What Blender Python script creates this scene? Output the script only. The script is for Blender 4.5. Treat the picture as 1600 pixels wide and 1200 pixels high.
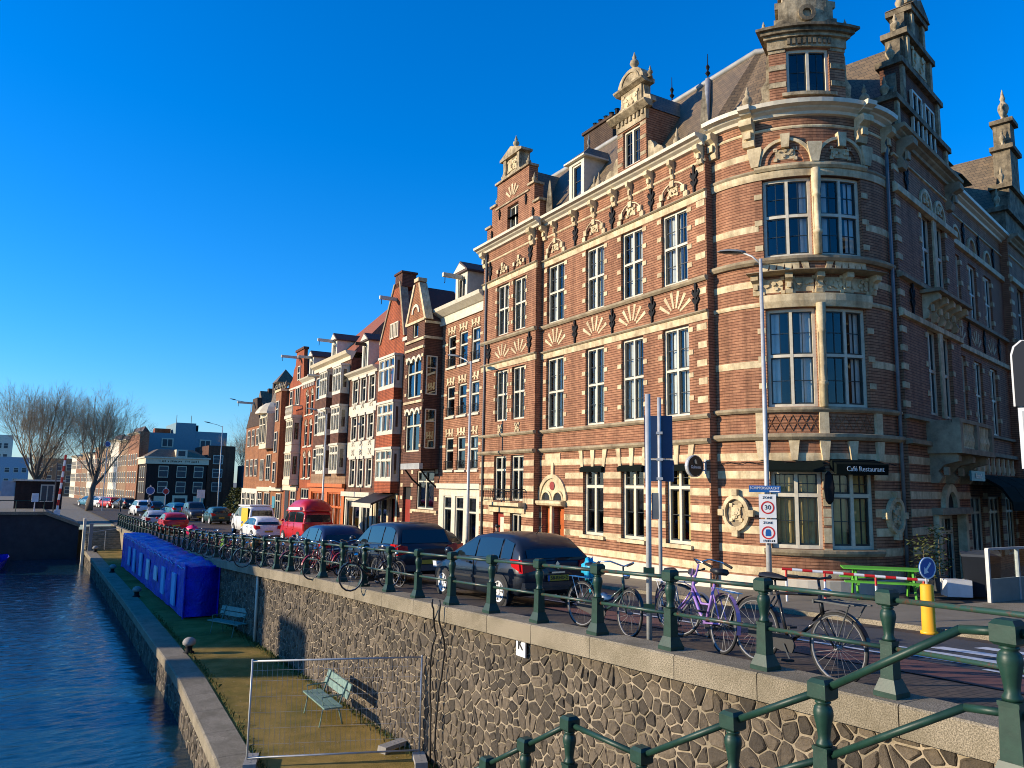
import bpy, math, random
from mathutils import Vector, Matrix, noise
random.seed(7)
for o in list(bpy.data.objects): bpy.data.objects.remove(o)
SC = bpy.context.scene
COL = SC.collection
rad = math.radians
# ---------------------------------------------------------------- camera
EYE = Vector((0, 0, 6.0))
def camera():
    y, p, r = rad(32.4), rad(7.6), rad(0.9)
    f = Vector((math.sin(y)*math.cos(p), math.cos(y)*math.cos(p), math.sin(p)))
    rt = Vector((math.cos(y), -math.sin(y), 0)); up = rt.cross(f)
    r2 = rt*math.cos(r)+up*math.sin(r); u2 = -rt*math.sin(r)+up*math.cos(r)
    cd = bpy.data.cameras.new('camera'); cd.sensor_width = 36; cd.lens = 27.0
    cd.clip_start = 0.05; cd.clip_end = 5000
    co = bpy.data.objects.new('camera', cd); COL.objects.link(co)
    m = Matrix((r2, u2, -f)).transposed().to_4x4(); m.translation = EYE
    co.matrix_world = m; SC.camera = co
camera()
# ---------------------------------------------------------------- sky, sun, exposure
SUN_AZ = math.atan2(-0.909, 0.417); SUN_EL = rad(16.5)
def lights():
    w = bpy.data.worlds.new('World'); SC.world = w; w.use_nodes = True
    nt = w.node_tree; bg = nt.nodes['Background']
    sk = nt.nodes.new('ShaderNodeTexSky'); sk.sky_type = 'NISHITA'; sk.sun_disc = False
    sk.sun_elevation = SUN_EL; sk.sun_rotation = SUN_AZ
    sk.air_density = 1.25; sk.dust_density = 0.12; sk.ozone_density = 10.0; sk.altitude = 0
    hs = nt.nodes.new('ShaderNodeHueSaturation'); hs.inputs['Saturation'].default_value = 1.11
    hs.inputs['Hue'].default_value = 0.503
    nt.links.new(sk.outputs[0], hs.inputs['Color']); nt.links.new(hs.outputs[0], bg.inputs['Color'])
    bg.inputs['Strength'].default_value = 0.15
    s = bpy.data.lights.new('sun', 'SUN'); s.energy = 3.85; s.angle = rad(0.53); s.color = (1, .85, .63)
    so = bpy.data.objects.new('sun', s); COL.objects.link(so)
    d = Vector((math.sin(SUN_AZ)*math.cos(SUN_EL), math.cos(SUN_AZ)*math.cos(SUN_EL), math.sin(SUN_EL)))
    so.rotation_euler = d.to_track_quat('Z', 'Y').to_euler(); so.location = d*60
    v = SC.view_settings; v.view_transform = 'Standard'; v.look = 'None'; v.exposure = 0.84; v.gamma = 1; SC.cycles.filter_width = 1.0
lights()
# ---------------------------------------------------------------- materials
MT = {}
def lin(c):
    if isinstance(c, str):
        c = [int(c[i:i+2], 16)/255 for i in (0, 2, 4)]
        c = [x/12.92 if x < .04045 else ((x+.055)/1.055)**2.4 for x in c]
    return (c[0], c[1], c[2], 1)
class NT:
    def __init__(s, name):
        s.m = bpy.data.materials.new(name); s.m.use_nodes = True; s.t = s.m.node_tree
        s.b = s.t.nodes['Principled BSDF']; MT[name] = s.m
    def n(s, ty, **k):
        x = s.t.nodes.new(ty)
        for a, v in k.items():
            if a.startswith('i_'): x.inputs[a[2:].replace('_', ' ')].default_value = v
            else: setattr(x, a, v)
        return x
    def l(s, a, b): s.t.links.new(a, b)
    def coord(s, kind='Object', sc=(1, 1, 1)):
        tc = s.n('ShaderNodeTexCoord'); mp = s.n('ShaderNodeMapping'); mp.inputs['Scale'].default_value = sc
        s.l(tc.outputs[kind], mp.inputs[0]); return mp.outputs[0]
    def noise(s, scale, detail=4, rough=.6, co=None, sc=(1, 1, 1)):
        x = s.n('ShaderNodeTexNoise'); x.inputs['Scale'].default_value = scale; x.inputs['Detail'].default_value = detail
        x.inputs['Roughness'].default_value = rough; s.l(co or s.coord('Object', sc), x.inputs['Vector']); return x.outputs['Fac']
    def ramp(s, fac, a, b, lo=.35, hi=.65):
        r = s.n('ShaderNodeValToRGB'); e = r.color_ramp.elements
        e[0].position = lo; e[1].position = hi; e[0].color = lin(a); e[1].color = lin(b); s.l(fac, r.inputs[0]); return r.outputs[0]
    def mix(s, fac, a, b, mode='MIX'):
        x = s.n('ShaderNodeMix'); x.data_type = 'RGBA'; x.blend_type = mode
        for v, i in ((fac, 0), (a, 6), (b, 7)):
            if hasattr(v, 'links') or hasattr(v, 'is_linked'): s.l(v, x.inputs[i])
            elif i == 0: x.inputs[0].default_value = v
            else: x.inputs[i].default_value = lin(v)
        return x.outputs[2]
    def bump(s, h, st=.3, d=.01):
        x = s.n('ShaderNodeBump'); x.inputs['Strength'].default_value = st; x.inputs['Distance'].default_value = d
        s.l(h, x.inputs['Height']); s.l(x.outputs[0], s.b.inputs['Normal'])
    def base(s, c): s.l(c, s.b.inputs['Base Color'])
    def set(s, rough=None, metal=None, spec=None):
        if rough is not None: s.b.inputs['Roughness'].default_value = rough
        if metal is not None: s.b.inputs['Metallic'].default_value = metal
        if spec is not None: s.b.inputs['Specular IOR Level'].default_value = spec
        return s
def plain(name, c, c2=None, rough=.6, metal=0, scale=3.0, bump=0, spec=None, bscale=40):
    t = NT(name); t.set(rough, metal, spec)
    f = t.noise(scale, 5)
    if c2 is None:
        a = lin(c); c2 = tuple(x*.8 for x in a[:3])
    t.base(t.ramp(f, c2, c, .3, .7))
    if bump: t.bump(t.noise(bscale, 3), bump, .01)
    return t.m
def brick(name, c1, c2, mortar, w=.22, h=.072, ms=.004, dirt=.25, bump=.5, lined=(.34, .29, .26)):
    t = NT(name); t.set(.85, 0, .25)
    uv = t.coord('UV')
    br = t.n('ShaderNodeTexBrick'); br.offset = .5; br.squash = 1
    for k, v in (('Scale', 1.0), ('Mortar Size', ms), ('Mortar Smooth', .2), ('Bias', -.1), ('Brick Width', w), ('Row Height', h)): br.inputs[k].default_value = v
    br.inputs['Color1'].default_value = lin(c1); br.inputs['Color2'].default_value = lin(c2); br.inputs['Mortar'].default_value = lin(mortar)
    t.l(uv, br.inputs['Vector'])
    sp = t.n('ShaderNodeSeparateXYZ'); t.l(uv, sp.inputs[0]); dv = t.n('ShaderNodeMath', operation='DIVIDE'); dv.inputs[1].default_value = h; t.l(sp.outputs[1], dv.inputs[0])
    fr = t.n('ShaderNodeMath', operation='FRACT'); t.l(dv.outputs[0], fr.inputs[0]); bedf = t.ramp(fr.outputs[0], (1, 1, 1), (0, 0, 0), .7, .88)
    big = t.noise(.55, 5, .65, uv); fine = t.noise(9, 3, .6, uv); strk = t.noise(1.0, 4, .7, t.coord('UV', (5, 40, 1)))
    c = t.mix(t.ramp(big, (dirt, dirt, dirt), (0, 0, 0), .3, .62), br.outputs['Color'], (.055, .035, .025))
    c = t.mix(.35, c, t.ramp(fine, (.35, .35, .35), (1, 1, 1), .25, .7), 'MULTIPLY')
    c = t.mix(.45, c, t.ramp(strk, (.45, .42, .4), (1.3, 1.25, 1.15), .3, .7), 'MULTIPLY')
    vs = t.noise(1.0, 5, .65, t.coord('UV', (2.6, .16, 1)))
    c = t.mix(.55, c, t.ramp(vs, (.42, .4, .38), (1.12, 1.1, 1.08), .34, .58), 'MULTIPLY')
    c = t.mix(1.0, c, t.ramp(bedf, lined, (1, 1, 1), 0, 1), 'MULTIPLY')
    t.base(c); t.bump(bedf, bump, .012)
    return t.m
def glass_mat(name, tint, refl=.14):
    t = NT(name); t.t.nodes.remove(t.b)
    tr = t.n('ShaderNodeBsdfTransparent'); tr.inputs[0].default_value = lin(tint)
    gl = t.n('ShaderNodeBsdfGlossy'); gl.inputs['Roughness'].default_value = .03; gl.inputs['Color'].default_value = (.95, .97, 1, 1)
    fr = t.n('ShaderNodeLayerWeight'); fr.inputs['Blend'].default_value = .5; pw = t.n('ShaderNodeMath', operation='POWER'); pw.inputs[1].default_value = 4.0; t.l(fr.outputs['Facing'], pw.inputs[0])
    ad = t.n('ShaderNodeMath', operation='ADD'); ad.inputs[1].default_value = refl; ad.use_clamp = True
    wob = t.n('ShaderNodeBump'); wob.inputs['Strength'].default_value = .12; wob.inputs['Distance'].default_value = .02
    t.l(t.noise(1.7, 2), wob.inputs['Height']); t.l(wob.outputs[0], gl.inputs['Normal'])
    t.l(pw.outputs[0], ad.inputs[0]); mx = t.n('ShaderNodeMixShader'); t.l(ad.outputs[0], mx.inputs[0]); t.l(tr.outputs[0], mx.inputs[1]); t.l(gl.outputs[0], mx.inputs[2])
    t.l(mx.outputs[0], t.t.nodes['Material Output'].inputs['Surface']); return t.m
def paint(name, c, rough=.35, coat=.35, metal=0.0):
    t = NT(name); t.set(rough, metal, .3); t.b.inputs['Coat Weight'].default_value = coat; t.b.inputs['Coat Roughness'].default_value = .06
    f = t.noise(6, 4); a = lin(c); t.base(t.ramp(f, tuple(x*.86 for x in a[:3]), c, .3, .7)); return t.m
def mats():
    brick('brick_main', (.475, .236, .132), (.345, .157, .088), (.2, .1, .06), .24, .085, .004, .2, .5)
    brick('brick_red', (.50, .13, .05), (.40, .10, .04), (.22, .1, .06), .24, .085, .004, .25)
    brick('brick_brown', (.19, .085, .05), (.14, .06, .04), (.11, .07, .05), .24, .085, .004, .25)
    brick('brick_dark', (.115, .075, .05), (.085, .055, .04), (.07, .05, .035), .24, .085, .004, .25)
    brick('brick_orange', (.46, .2, .085), (.38, .15, .065), (.25, .15, .1), .24, .085, .004, .2)
    brick('brick_tan', (.42, .27, .16), (.36, .22, .13), (.3, .22, .15), .24, .085, .004, .2)
    brick('brick_black', (.045, .03, .028), (.032, .024, .022), (.05, .045, .04), .24, .085, .004, .1)
    # stones
    t = NT('stone_cream'); t.set(.8, 0, .25)
    c = t.ramp(t.noise(2.6, 6, .72), (.40, .30, .165), (.73, .60, .37), .3, .6); c = t.mix(t.ramp(t.noise(.7, 5, .7), (.5, .5, .5), (0, 0, 0), .3, .55), c, (.2, .145, .085)); t.base(t.mix(.5, c, t.ramp(t.noise(1.0, 4, .7, t.coord('UV', (3.5, .25, 1))), (.45, .42, .38), (1.1, 1.08, 1.05), .32, .56), 'MULTIPLY')); t.bump(t.noise(28, 4), .25, .01)
    t = NT('stone_grey'); t.set(.85, 0, .2)
    c = t.ramp(t.noise(2.5, 6, .7), (.17, .13, .085), (.40, .32, .2), .3, .66); t.base(c); t.bump(t.noise(25, 4), .3, .01)
    for nm_, ca, cb in (('stone_weather', (.13, .1, .06), (.50, .4, .25)), ('stone_dark', (.05, .042, .03), (.24, .19, .12))):
        t = NT(nm_); t.set(.85, 0, .2); c = t.ramp(t.noise(2.4, 7, .75), ca, cb, .34, .6); t.base(t.mix(.55, c, t.ramp(t.noise(1.0, 4, .7, t.coord('UV', (4, .3, 1))), (.4, .38, .34), (1.1, 1.1, 1.1), .35, .58), 'MULTIPLY')); t.bump(t.noise(22, 5), .5, .015)
    t = NT('granite'); t.set(.85, 0, .2)
    c = t.ramp(t.noise(75, 3, .75), (.11, .095, .065), (.44, .375, .27), .38, .62)
    at = t.n('ShaderNodeAttribute'); at.attribute_name = 'rnd'
    c = t.mix(.35, c, t.ramp(at.outputs['Fac'], (.55, .5, .42), (1, .97, .9), 0, 1), 'MULTIPLY')
    t.base(t.mix(t.ramp(t.noise(1.3, 6, .7), (.7, .7, .7), (0, 0, 0), .32, .58), c, (.12, .1, .06))); t.bump(t.noise(60, 3), .25, .006)
    t = NT('rubble'); t.set(.8, 0, .3)
    at = t.n('ShaderNodeAttribute'); at.attribute_name = 'rnd'
    c = t.ramp(at.outputs['Fac'], (.055, .046, .036), (.175, .14, .1), 0, 1)
    c = t.mix(.6, c, t.ramp(t.noise(14, 5, .7), (.4, .38, .35), (1.25, 1.2, 1.1), .28, .68), 'MULTIPLY'); t.base(c); t.bump(t.noise(16, 6, .75), 1.0, .03)
    t = NT('mortar'); t.set(.9, 0, .15); t.base(t.mix(t.ramp(t.noise(.7, 6, .7), (.8, .8, .8), (0, 0, 0), .36, .58), t.ramp(t.noise(5, 6, .75), (.22, .18, .12), (.44, .36, .255), .3, .68), (.13, .11, .07))); t.bump(t.noise(45, 4), .6, .02)
    t = NT('mortar_wet'); t.set(.7, 0, .3); t.base(t.ramp(t.noise(3, 6, .75), (.1, .095, .06), (.34, .29, .2), .3, .7)); t.bump(t.noise(45, 4), .5, .02)
    plain('white_paint', (.68, .61, .46), (.52, .46, .33), .5, scale=5)
    plain('cream_paint', (.70, .61, .42), (.60, .5, .33), .5, scale=4)
    plain('stucco', (.66, .60, .48), (.54, .48, .37), .75, scale=2.5)
    plain('dark_sash', (.022, .03, .028), None, .4)
    plain('iron', (.012, .012, .013), None, .7, spec=.15)
    plain('zinc', (.16, .17, .17), (.1, .11, .11), .6, .0, 4)
    plain('lead', (.40, .39, .36), (.26, .26, .24), .6, .0, 3)
    t = NT('slate'); t.set(.55, 0, .4); uv = t.coord('UV')
    br = t.n('ShaderNodeTexBrick'); br.offset = .5
    for k, v in (('Scale', 1.0), ('Mortar Size', .008), ('Brick Width', .25), ('Row Height', .16)): br.inputs[k].default_value = v
    br.inputs['Color1'].default_value = (.21, .15, .085, 1); br.inputs['Color2'].default_value = (.14, .105, .062, 1); br.inputs['Mortar'].default_value = (.03, .025, .02, 1)
    t.l(uv, br.inputs['Vector']); t.base(t.mix(.5, br.outputs['Color'], t.ramp(t.noise(1.5, 5, .7), (.5, .47, .4), (1.2, 1.1, .95), .3, .7), 'MULTIPLY')); t.bump(br.outputs['Fac'], -.4, .02)
    t = NT('tile_red'); t.set(.7, 0, .3); uv = t.coord('UV')
    wv = t.n('ShaderNodeTexWave'); wv.inputs['Scale'].default_value = 1.4; wv.inputs['Distortion'].default_value = .3; t.l(uv, wv.inputs['Vector'])
    t.base(t.mix(t.noise(3, 5), t.ramp(wv.outputs['Fac'], (.2, .06, .03), (.36, .11, .045), .1, .8), (.3, .1, .05))); t.bump(wv.outputs['Fac'], .8, .04)
    plain('tile_dark', (.09, .04, .03), (.05, .03, .025), .7, scale=4, bump=.4, bscale=12)
    plain('room', (.02, .018, .016), None, .9)  # near-black colour stands in for the darkness of unlit rooms behind panes
    plain('curtain', (.78, .76, .7), (.62, .6, .54), .85)
    plain('curtain_tan', (.7, .5, .2), (.5, .34, .12), .85)
    glass_mat('glass', (.84, .88, .86), .07)
    glass_mat('glass_car', (.3, .36, .38), .16)
    plain('door_orange', (.5, .11, .018), (.34, .07, .012), .4, scale=6)
    plain('door_red', (.3, .035, .02), None, .4)
    plain('shop_orange', (.62, .15, .02), (.5, .11, .015), .45)
    plain('black', (.012, .012, .013), None, .5)
    plain('rubber', (.018, .018, .018), None, .8)
    plain('dark_grey', (.06, .065, .065), None, .6)
    plain('mid_grey', (.2, .21, .21), None, .6)
    plain('screen_grey', (.2, .24, .22), None, .6); plain('concrete', (.34, .32, .28), (.22, .2, .17), .85, scale=5, bump=.3)
    plain('galv', (.5, .5, .48), (.38, .38, .36), .45, .15, 8)
    plain('chrome', (.7, .71, .72), None, .18, 1.0)
    plain('green_rail', (.013, .05, .033), (.008, .03, .02), .45, scale=8, bump=.08, spec=.35)
    t = NT('rail_bar'); t.set(.4); t.base(t.ramp(t.noise(11, 5, .75), (.1, .035, .018), (.022, .06, .042), .33, .48))
    plain('bench_green', (.2, .3, .24), (.1, .17, .135), .55, scale=14)
    t = NT('tarp'); t.set(.32, 0, .5); t.base(t.ramp(t.noise(1.5, 4), (.001, .001, .30), (.004, .008, .62), .3, .7)); t.bump(t.noise(3.2, 6, .7), .9, .16)
    plain('strip_blue', (.22, .5, .8), (.16, .4, .68), .5)  # pale blue for the painted sun patches on the tarp, also its rope
    plain('strip_white', (.8, .82, .85), None, .5)
    plain('yellow', (.85, .42, .01), (.75, .35, .01), .45)
    plain('red', (.6, .02, .015), None, .45)
    plain('white', (.78, .78, .76), None, .45)
    plain('blue_sign', (.012, .1, .34), None, .4)
    plain('navy_sign', (.012, .035, .095), (.009, .026, .07), .45)
    plain('teal', (.05, .25, .32), None, .5)
    plain('awning', (.008, .012, .01), None, .95, spec=.05); plain('bin_dark', (.012, .015, .02), None, .7, spec=.2)
    plain('picnic_green', (.12, .42, .04), (.09, .34, .03), .5)
    plain('bark', (.14, .1, .07), (.08, .058, .04), .9, scale=6, bump=.5)
    plain('twig', (.36, .27, .16), (.26, .19, .11), .9)
    plain('leaf', (.12, .13, .03), (.07, .085, .02), .8)
    plain('bluewall', (.17, .27, .3), (.14, .23, .26), .8)
    plain('haze_blue', (.28, .36, .43), None, .8); plain('bridge_stone', (.03, .034, .04), (.018, .02, .025), .8, scale=2, bump=.3)
    # ground
    t = NT('water'); t.set(.03, 0, .5); t.b.inputs['IOR'].default_value = 1.38
    t.b.inputs['Base Color'].default_value = (.007, .036, .055, 1)
    co = t.coord('Object', (.42, 1.0, 1)); a = t.noise(1.5, 3, .6, co); b = t.noise(5.0, 5, .65, co)
    mx = t.n('ShaderNodeMath', operation='MULTIPLY_ADD'); mx.inputs[1].default_value = .6; t.l(b, mx.inputs[0]); t.l(a, mx.inputs[2]); t.bump(mx.outputs[0], .5, .06)
    t = NT('quay_floor'); t.set(.95, 0, .1); f = t.noise(1.0, 6, .7); g = t.noise(38, 5, .75)
    c = t.mix(.9, t.ramp(f, (.2, .15, .035), (.42, .28, .085), .35, .65), t.ramp(g, (.3, .3, .26), (1.35, 1.3, 1.2), .32, .68), 'MULTIPLY'); c = t.mix(t.ramp(t.noise(.45, 5, .7), (.75, .75, .75), (0, 0, 0), .32, .52), c, (.1, .105, .018)); t.base(c); t.bump(g, .6, .03)
    t = NT('road'); t.set(.8, 0, .3); uv = t.coord('UV')
    br = t.n('ShaderNodeTexBrick'); br.offset = .5
    for k, v in (('Scale', 1.0), ('Mortar Size', .008), ('Brick Width', .2), ('Row Height', .09)): br.inputs[k].default_value = v
    br.inputs['Color1'].default_value = (.105, .078, .056, 1); br.inputs['Color2'].default_value = (.075, .058, .045, 1); br.inputs['Mortar'].default_value = (.035, .03, .024, 1)
    t.l(uv, br.inputs['Vector']); t.base(t.mix(.6, br.outputs['Color'], t.ramp(t.noise(.6, 6, .7), (.55, .52, .5), (1.25, 1.2, 1.1), .3, .7), 'MULTIPLY')); t.bump(br.outputs['Fac'], -.4, .01)
    plain('asphalt', (.062, .06, .058), (.042, .042, .042), .85, scale=1.5, bump=.3, bscale=90)
    plain('asphalt_red', (.17, .06, .042), (.12, .042, .03), .85, scale=2, bump=.3, bscale=90)
    plain('slab', (.21, .175, .12), (.15, .125, .085), .85, scale=2, bump=.2)
    plain('marking', (.7, .7, .68), (.5, .5, .48), .7, scale=6)
    plain('grass', (.06, .09, .015), (.04, .06, .01), .9, scale=4)
mats()
# ---------------------------------------------------------------- mesh builder
ident = lambda a, o, z: (a, o, z)
class MB:
    def __init__(s, M=ident): s.M = M; s.v = []; s.uv = []; s.f = []; s.m = []; s.c = []; s.cur = .5
    def p(s, a, o, z):
        s.v.append(s.M(a, o, z)); s.uv.append((a+o, z)); s.c.append(s.cur); return len(s.v)-1
    def face(s, idx, m=0): s.f.append(tuple(idx)); s.m.append(m)
    def quad(s, a, b, c, d, m=0): s.face([s.p(*a), s.p(*b), s.p(*c), s.p(*d)], m)
    def box(s, a0, a1, o0, o1, z0, z1, m=0, n=1, skip=''):
        for i in range(n):
            x0 = a0+(a1-a0)*i/n; x1 = a0+(a1-a0)*(i+1)/n
            q = [s.p(x, y, z) for x in (x0, x1) for y in (o0, o1) for z in (z0, z1)]
            F = [(q[2], q[6], q[7], q[3]), (q[0], q[1], q[5], q[4]), (q[1], q[3], q[7], q[5]), (q[0], q[4], q[6], q[2])]
            if i == 0: F.append((q[0], q[2], q[3], q[1]))
            if i == n-1: F.append((q[4], q[5], q[7], q[6]))
            for f in F: s.face(f, m)
        return s
    def prism(s, poly, o0, o1, m=0, ax='o'):
        """poly in (a,z) extruded along o; ax='a': poly in (o,z) extruded along a; ax='z': poly in (a,o)"""
        def P(u, w, e): return s.p(u, e, w) if ax == 'o' else (s.p(e, u, w) if ax == 'a' else s.p(u, w, e))
        n = len(poly); A = [P(u, w, o0) for u, w in poly]; B = [P(u, w, o1) for u, w in poly]
        ar = sum(poly[i][0]*poly[(i+1) % n][1]-poly[(i+1) % n][0]*poly[i][1] for i in range(n))
        s.face(A, m); s.face(B[::-1], m)
        for i in range(n): j = (i+1) % n; s.face((A[i], B[i], B[j], A[j]), m)
        return s
    def tube(s, pts, r, n=6, m=0, cap=True):
        pts = [Vector(p) for p in pts]; rings = []
        rr = r if isinstance(r, (list, tuple)) else [r]*len(pts)
        for i, p in enumerate(pts):
            d = (pts[min(i+1, len(pts)-1)]-pts[max(i-1, 0)])
            if d.length < 1e-9: d = Vector((0, 0, 1))
            d.normalize(); h = Vector((0, 0, 1)) if abs(d.z) < .95 else Vector((1, 0, 0))
            x = d.cross(h).normalized(); y = x.cross(d)
            rings.append([s.p(*(p+x*(rr[i]*math.cos(6.28318*k/n))+y*(rr[i]*math.sin(6.28318*k/n)))) for k in range(n)])
        for a, b in zip(rings, rings[1:]):
            for k in range(n): s.face((a[k], a[(k+1) % n], b[(k+1) % n], b[k]), m)
        if cap: s.face(rings[0][::-1], m); s.face(rings[-1], m)
        return s
    def lathe(s, prof, c=(0, 0, 0), n=10, m=0, ax='z', a0=0, a1=360, caps=True):
        full = abs(a1-a0) >= 359.9; k = n if full else n+1; rings = []
        for r, h in prof:
            ring = []
            for i in range(k):
                t = rad(a0+(a1-a0)*i/n); u, w = r*math.cos(t), r*math.sin(t)
                ring.append(s.p(c[0]+u, c[1]+w, c[2]+h) if ax == 'z' else (s.p(c[0]+u, c[1]+h, c[2]+w) if ax == 'y' else s.p(c[0]+h, c[1]+u, c[2]+w)))
            rings.append(ring)
        for a, b in zip(rings, rings[1:]):
            for i in range(n):
                j = (i+1) % k; s.face((a[i], a[j], b[j], b[i]), m)
        if full and caps: s.face(rings[0][::-1], m); s.face(rings[-1], m)
        return s
    def arcband(s, ca, cz, r0, r1, o0, o1, t0=0, t1=180, n=10, m=0):
        """ring segment standing in the facade plane"""
        for i in range(n):
            q = []
            for t in (t0+(t1-t0)*i/n, t0+(t1-t0)*(i+1)/n):
                c, d = math.cos(rad(t)), math.sin(rad(t))
                for r in (r0, r1):
                    for o in (o0, o1): q.append(s.p(ca+r*c, o, cz+r*d))
            for f in ((1, 3, 7, 5), (2, 6, 7, 3), (0, 1, 5, 4), (0, 4, 6, 2)): s.face([q[k] for k in f], m)
            if i == 0: s.face([q[k] for k in (0, 2, 3, 1)], m)
            if i == n-1: s.face([q[k] for k in (4, 5, 7, 6)], m)
        return s
    def disc(s, ca, cz, r, o, n=14, m=0, t0=0, t1=360):
        k = n if t1-t0 >= 360 else n+1
        s.face([s.p(ca+r*math.cos(rad(t0+(t1-t0)*i/n)), o, cz+r*math.sin(rad(t0+(t1-t0)*i/n))) for i in range(k)], m); return s
    def mesh(s, name, mats, smooth=False):
        me = bpy.data.meshes.new(name); me.from_pydata(s.v, [], s.f); 
        me.polygons.foreach_set('material_index', s.m)
        for k in (mats if isinstance(mats, (list, tuple)) else [mats]): me.materials.append(MT[k])
        ul = me.uv_layers.new(name='UVMap'); li = [0]*len(me.loops); me.loops.foreach_get('vertex_index', li)
        fl = []
        for i in li: fl += s.uv[i]
        ul.data.foreach_set('uv', fl)
        at = me.attributes.new('rnd', 'FLOAT', 'POINT'); at.data.foreach_set('value', s.c)
        if smooth: me.polygons.foreach_set('use_smooth', [True]*len(me.polygons))
        me.update(); return me
    def build(s, name, mats, parent=None, smooth=False, off=None): return obj(name, s.mesh(name, mats, smooth), parent, off)
def obj(name, me, parent=None, off=None, rotz=0, label=None):
    o = bpy.data.objects.new(name, me); COL.objects.link(o)
    if parent is not None:
        o.parent = parent
        if off is None: off = parent.get('off') if 'off' in parent else (0, 0, 0)
    if off is not None: o.location = off
    if rotz: o.rotation_euler = (0, 0, rotz)
    if label: o['label'] = label
    return o
def tag(o, label, cat, group=None, kind=None):
    if label: o['label'] = label
    if cat: o['category'] = cat
    if group: o['group'] = group
    if kind: o['kind'] = kind
    return o
def thing(name, loc, rotz, label, cat, group=None, off=None):
    o = bpy.data.objects.new(name, None); COL.objects.link(o); o.empty_display_size = .3
    o.location = loc; o.rotation_euler = (0, 0, rotz); tag(o, label, cat, group)
    OFF[o.name] = off if off is not None else (0, 0, 0); return o
OFF = {}
def part(root, mb, name, mats, smooth=False, label=None):
    return obj(name, mb.mesh(name, mats, smooth), root, OFF.get(root.name, (0, 0, 0)), 0, label)
def dup(o, parent=None, loc=None, rotz=None):
    c = o.copy(); COL.objects.link(c); c.parent = parent
    for ch in o.children: dup(ch, c)
    if loc is not None: c.location = loc
    if rotz is not None: c.rotation_euler = (0, 0, rotz)
    return c
def struct(name, mb, mats, smooth=False):
    o = mb.build(name, mats, None, smooth); o['kind'] = 'structure'; return o
def fix_normals(me):
    import bmesh
    b = bmesh.new(); b.from_mesh(me); bmesh.ops.recalc_face_normals(b, faces=b.faces); b.to_mesh(me); b.free()
def text_mesh(s, size, mat, depth=.004, align='CENTER'):
    cu = bpy.data.curves.new('t', 'FONT'); cu.body = s; cu.size = size; cu.align_x = align; cu.align_y = 'CENTER'; cu.extrude = depth; cu.resolution_u = 2
    o = bpy.data.objects.new('t', cu); COL.objects.link(o)
    dg = bpy.context.evaluated_depsgraph_get(); me = bpy.data.meshes.new_from_object(o.evaluated_get(dg))
    bpy.data.objects.remove(o); bpy.data.curves.remove(cu); me.name = 'lettering'; me.materials.clear(); me.materials.append(MT[mat]); return me
def put_text(parent, s, size, mat, loc, rot, sx=1.0):
    o = bpy.data.objects.new('lettering', text_mesh(s, size, mat)); COL.objects.link(o); o.parent = parent
    o.location = loc; o.rotation_euler = rot; o.scale = (sx, 1, 1); return o
def strokes(root, x0, x1, y, z, h, mat, seed):
    """worn lettering too blurred to read: a line of small uneven marks"""
    rnd = random.Random(seed); m = MB(); x = x0
    while x < x1:
        w = h*rnd.uniform(.12, .5)
        if rnd.random() < .8: m.box(x, min(x+w, x1), y-.004, y, z-h*rnd.uniform(.2, .5), z+h*rnd.uniform(.15, .5))
        x += w+h*rnd.uniform(.08, .3)
    return part(root, m, 'lettering', mat)
def smooth01(a, b, x):
    t = min(1, max(0, (x-a)/(b-a))); return t*t*(3-2*t)
def lerp_tab(xs, ys, x):
    if x <= xs[0]: return ys[0]
    for i in range(len(xs)-1):
        if x <= xs[i+1]: return ys[i]+(ys[i+1]-ys[i])*(x-xs[i])/(xs[i+1]-xs[i])
    return ys[-1]
HY = [-30, -5, 5, 7.8, 15.3, 22, 34.4, 50, 70, 300]; HZ = [4.25, 4.2, 4.0, 3.9, 3.6, 3.36, 2.8, 2.4, 2.2, 2.1]
def hcap(Y): return lerp_tab(HY, HZ, Y)
def zs(X, Y): return hcap(Y)-.06-.42*smooth01(8, 15, X)*(1-smooth01(18, 42, Y))
# facade frame: a = metres along the canal front (away from the corner), o = metres out to the street
P0 = Vector((17.2367, 16.1680, 0)); TH = rad(2.2)
D1 = Vector((math.sin(TH), math.cos(TH), 0)); N1 = Vector((-math.cos(TH), math.sin(TH), 0)); FROT = math.atan2(D1.y, D1.x)
def FP(a, o, z=0): return P0+D1*a+N1*o+Vector((0, 0, z))
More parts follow.
